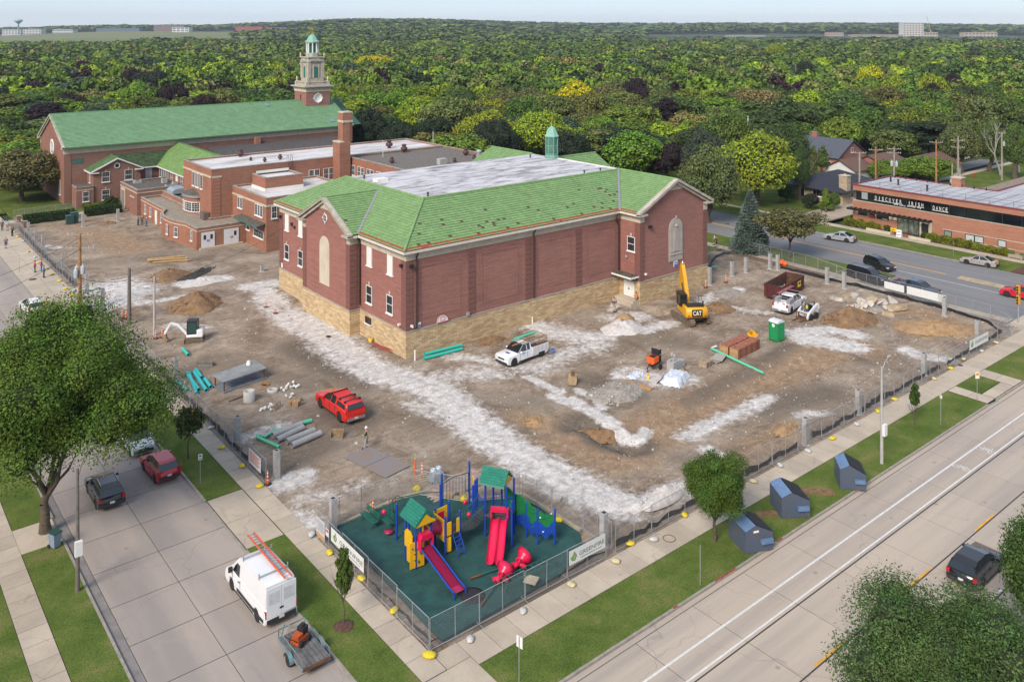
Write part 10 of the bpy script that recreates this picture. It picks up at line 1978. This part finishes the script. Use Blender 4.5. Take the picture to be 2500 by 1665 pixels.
def Me2(v,X,Y,rz,label,polea,poleb):
 p=G(v,X,Y);t=Th('talk_flower',label,'play equipment',(p.x,p.y,.07),0);T=TL((0,0,.45))@RO(rz,4,'Z')@RO(R(75),4,'Y');MB().L([(.12,-.5),(.13,0),(.2,.15),(.38,.35),(.62,.62),(.58,.62),(.35,.36),(.1,.1)],n=20,M=T,caps=False).b('horn',M_pr,t)
 for a_ in(2.2,3.6,5.0):T2=TL((0,0,.35))@RO(rz+a_,4,'Z')@RO(R(100 if a_!=3.6 else 30),4,'Y');MB().L([(.13,0),(.15,.5),(.13,.5),(.11,.1)],n=14,M=T2,caps=False).b('mouth_tube',M_pr,t)
 a_=G(v,*polea);c_=G(v,*poleb);MB().T([(a_.x-p.x,a_.y-p.y,.3),((a_.x*.25+c_.x*.75)-p.x,(a_.y*.25+c_.y*.75)-p.y,.14)],.05,7).b('uprooted_post',Mpt,t);MB().T([((a_.x*.25+c_.x*.75)-p.x,(a_.y*.25+c_.y*.75)-p.y,.14),(c_.x-p.x,c_.y-p.y,.1)],.065,7).b('rusty_post_end',Mr,t)
Me2('p',1560,880,R(10),'toppled red horn-shaped play phone, the rear one',(1540,860),(1200,960));Me2('p',1425,985,R(20),'toppled red horn-shaped play phone, the front one',(1410,985),(1280,1160))
a_,c_=G('p',1465,1060),G('p',1830,880);t=Th('monkey_bars','dark green ladder bars lying behind the front playground fence','play equipment',(a_.x,a_.y,.1),math.atan2(c_.y-a_.y,c_.x-a_.x));L=(c_-a_).length
for s_ in(0,.7):MB().T([(0,s_,.1),(0,s_,.5),(L,s_,.5),(L,s_,.1)],.035,5).b('side_tube',Mpt,t)
for i in Rg(9):MB().c((L*(i+.5)/9,0,.5),(L*(i+.5)/9,.7,.5),.02,n=5).b('bar',Mpt,t)
p=G('p',1650,1010);t=Th('table_base','square pale table top on a black pedestal near the front fence','table',(p.x,p.y,.07),.5);Bo(-.4,-.4,.42,.4,.4,.47).b('table_top',mat('pale_timber',(.50,.42,.30)),t);MB().c((0,0,0),(0,0,.42),.06,n=8).b('pedestal',Mk,t)
tag(MB().B((0,0,.2),(.4,.3,.25),8,5,.2).b('yellow_bag',mat('yellow_sandbag',(.72,.56,.03))),'yellow bag among the boxes behind the climbing frame','bag').location=G('p',1160,370)
tag(MB().B((0,0,.2),(.35,.3,.25),8,5,.2).b('yellow_bag',mat('yellow_sandbag',0)),'yellow bag behind the loop climber','bag').location=G('p',810,300)
Sn2=mat('skin',(.48,.27,.19),.6,.08,6);M_skin2=mat('brown_skin',(.24,.12,.075),.6,.08,6)
def skn(name,V,E_,Rr,m,parent,lv=1):
 me=bpy.data.meshes.new(name);me.from_pydata(V,E_,[]);o=bpy.data.objects.new(name,me);Lk(o);o.parent=parent;me.materials.append(m)
 sm=o.modifiers.new('s','SKIN');sm.use_smooth_shade=True
 if not me.skin_vertices:
  pass
 for i,r_ in En(Rr):me.skin_vertices[0].data[i].radius=r_ if isinstance(r_,tuple)else(r_,r_)
 me.skin_vertices[0].data[0].use_root=True;sb=o.modifiers.new('u','SUBSURF');sb.levels=lv;sb.render_levels=lv;return o
def Pe(label,p,rz,shirt,trousers,hair=(.03,.02,.015),skin=None,walk=.0,hat=None,vest=None,shorts=False,arms=(.12,.12),reach=None,seated=False,s_=1.0,bag=None,sleeves=True,dress=False):
 t=Th('person',label,'person',p,rz);t.scale=(s_,s_,s_);sk_=skin or Sn2;w=walk
 hz_=.93;hipL,hipR=(0,.10,hz_),(0,-.10,hz_)
 if seated:kL,kR,aL,aR,tL,tR=(.42,.13,.92),(.42,-.13,.92),(.45,.13,.48),(.45,-.13,.48),(.6,.13,.43),(.6,-.13,.43)
 else:kL,kR,aL,aR,tL,tR=(.02+w*.5,.10,.50),(.02-w*.3,-.10,.50),(w*.75,.10,.08),(-w*.9,-.10,.10+abs(w)*.12),(w*.75+.17,.12,.03),(-w*.9+.15,-.12,.04)
 shL,shR=(0,.19,1.44),(0,-.19,1.44)
 def arm(s,a):
  if reach and s in reach:return[(.12,s*.24,1.20),(.34,s*.14,1.22),(.40,s*.12,1.24)]
  return[(-a*.3,s*.25,1.16),(a*.9,s*.27,.92),(a*1.1,s*.27,.83)]
 aLp=arm(1,arms[0]-w*.6);aRp=arm(-1,arms[1]+w*.6)
 V=[(0,0,.98),(0,0,1.20),(0,0,1.40),(0,0,1.52),(.015,0,1.60),(.02,0,1.72),hipL,kL,aL,tL,hipR,kR,aR,tR,shL,*aLp,shR,*aRp]
 E_=[(0,1),(1,2),(2,3),(3,4),(4,5),(0,6),(6,7),(7,8),(8,9),(0,10),(10,11),(11,12),(12,13),(2,14),(14,15),(15,16),(16,17),(2,18),(18,19),(19,20),(20,21)]
 Rr=[(.14,.10),(.13,.10),(.15,.10),.055,.075,.085,.085,.06,.042,.035,.085,.06,.042,.035,.06,.045,.034,.04,.06,.045,.034,.04]
 skn('body',V,E_,Rr,sk_,t)
 MB().B((.03,0,1.665),(.098,.078,.125),12,8,0).b('head',sk_,t);MB().B((.125,0,1.655),(.02,.014,.025),6,4,0).b('nose',sk_,t)
 for s in(-1,1):MB().B((.115,s*.032,1.69),(.012,.014,.009),6,4,0).b('eye',Mk,t);MB().B((.02,s*.08,1.66),(.02,.012,.03),6,4,0).b('ear',sk_,t)
 mats=lambda n,c:mat(n,c,.85,.12,5)
 sv=mats('cloth_%02d%02d%02d'%tuple(int(c*99)for c in shirt),shirt);tv=mats('cloth_%02d%02d%02d'%tuple(int(c*99)for c in trousers),trousers)
 k=1.13
 VS=[(0,0,.95),(0,0,1.20),(0,0,1.40),(0,0,1.47),shL,aLp[0],tuple((a+b)/2 for a,b in zip(aLp[0],aLp[1])),shR,aRp[0],tuple((a+b)/2 for a,b in zip(aRp[0],aRp[1]))]
 skn('shirt',VS if sleeves else VS,[(0,1),(1,2),(2,3),(2,4),(4,5),(2,7),(7,8)]+([(5,6),(8,9)]if sleeves else[]),[(.165,.125),(.155,.12),(.172,.125),.07,.075,.058,.05,.075,.058,.05],sv,t)
 f=.55 if shorts else 1.0
 def lerp(a,b,f_):return tuple(x+(y-x)*f_ for x,y in zip(a,b))
 VT=[(0,0,.98),hipL,kL,lerp(kL,aL,f if not shorts else.05),hipR,kR,lerp(kR,aR,f if not shorts else.05)]
 if dress:MB().L([(.15,1.0),(.2,.8),(.24,.5),(.2,.5)],n=12).b('skirt',tv,t)
 else:skn('trousers',VT,[(0,1),(1,2),(2,3),(0,4),(4,5),(5,6)],[(.155,.12),.105,.078,.062,.105,.078,.062],tv,t)
 for a,tt in((aL,tL),(aR,tR)):MB().C(((a[0]+tt[0])/2+.0,a[1],max(.05,(a[2]+tt[2])/2-.01)),(.29,.11,.09)).b('shoe',Mk,t)
 if hat:MB().L([(.13,1.72),(.125,1.76),(.11,1.82),(.06,1.87),(0,1.88)],(.02,0,0),12).b('hard_hat',mat('hat_%02d%02d'%(int(hat[0]*99),int(hat[1]*99)),hat,.4),t)
 else:MB().B((.005,0,1.715),(.11,.092,.10),10,6,.04).b('hair',mat('hair_%02d%02d'%(int(hair[0]*99),int(hair[1]*99)),hair,.8),t)
 if vest:
  skn('safety_vest',[(0,0,.98),(0,0,1.2),(0,0,1.42),(0,.13,1.46),(0,-.13,1.46)],[(0,1),(1,2),(2,3),(2,4)],[(.175,.135),(.168,.13),(.18,.135),.07,.07],mat('hi_vis_%02d'%int(vest[0]*99),vest,.6,.1,5),t)
  MB().L([(.178,1.12),(.178,1.17)],n=14,caps=False,M=Mt.Scale(.8,4,(1,0,0))).b('reflective_stripe',Ma,t)
 if bag:MB().B((-.18,.1,1.1),(.12,.16,.22),8,6,.1).b('bag',mat('brown_bag',(.25,.12,.04),.8),t)
 return t
HV=(.62,.80,.03);GY=(.26,.26,.27);NV=(.02,.03,.08);BK=(.02,.02,.022)
def at_(v,X,Y,z=None):p=SG(v,X,Y)if z is None else G(v,X,Y);p.z=p.z if z is None else z;return p
Pe('worker in white hard hat and lime vest walking near the steel plates',at_('m',555,1127),R(150),BK,(.33,.33,.34),hat=(.72,.72,.72),vest=HV,walk=.22,reach=(1,))
Pe('man in navy shirt and khaki trousers before the hall side door',at_('z',590,1358),R(-120),NV,(.42,.33,.22));Pe('worker in an orange shirt beside the hall door step',at_('z',745,1312),R(150),(.80,.20,.02),(.28,.25,.2),reach=(-1,),s_=.98)
Pe('stroller in a white shirt on the path behind the hall',Vc((G('z',1308,880).x,G('z',1308,880).y,.02)),R(120),(.62,.64,.68),(.22,.16,.1),walk=.15,shorts=True);Pe('woman in black shorts and top behind the hall',Vc((G('z',1322,893).x,G('z',1322,893).y,.02)),R(120),BK,BK,hair=(.30,.2,.1),walk=.15,shorts=True,s_=.94)
Pe('man in pale blue shirt, left of the three by the low wing',at_('a',880,916),R(-60),(.35,.42,.52),(.10,.14,.22));Pe('man in a black jacket, middle of the three by the low wing',at_('a',907,912),R(-110),BK,(.08,.08,.1));Pe('man in blue jeans, right of the three by the low wing',at_('a',935,920),R(-150),(.12,.12,.15),(.05,.14,.25))
PZ=.02
for lab,X,Y,rz,sh_,tr_,kw in(('person in dark clothes at the left edge of the plaza',28,435,80,(.05,.06,.08),(.05,.05,.07),{}),('person in a light blue top near the gate post',95,438,80,(.30,.50,.68),(.28,.2,.16),dict(shorts=True)),('person in blue shirt and dark trousers by the fence start',155,503,-60,(.14,.2,.42),(.02,.02,.03),{}),('person in a red-blue top walking down the plaza',75,662,-95,(.08,.07,.16),(.03,.05,.14),dict(shorts=True,walk=.15)),('woman in a bright pink shirt watching the fence',445,965,-20,(.75,.03,.16),(.03,.02,.03),dict(s_=.94)),('woman in a magenta top close to the fence',528,950,-30,(.62,.06,.40),(.10,.10,.22),dict(s_=.93)),('person in a light blue shirt with a brown bag',557,1035,-40,(.22,.48,.75),(.12,.16,.24),dict(bag=True,s_=.96)),('worker in a yellow vest beside the white suv',590,1490,-100,(.25,.25,.1),(.2,.18,.16),dict(vest=(.75,.70,.04)))):
 p=G('n',X,Y);Pe(lab,Vc((p.x,p.y,PZ)),R(rz),sh_,tr_,**kw)
sp=Vc((92.8,57.9,sh(93,57.9)+.02));o=Pe('skid-steer driver in a lime vest seated in the loader',sp+Vc((.0,.0,.08)),R(178),(.03,.05,.05),(.04,.07,.18),hat=(.10,.12,.1),vest=HV,seated=True,s_=.98)
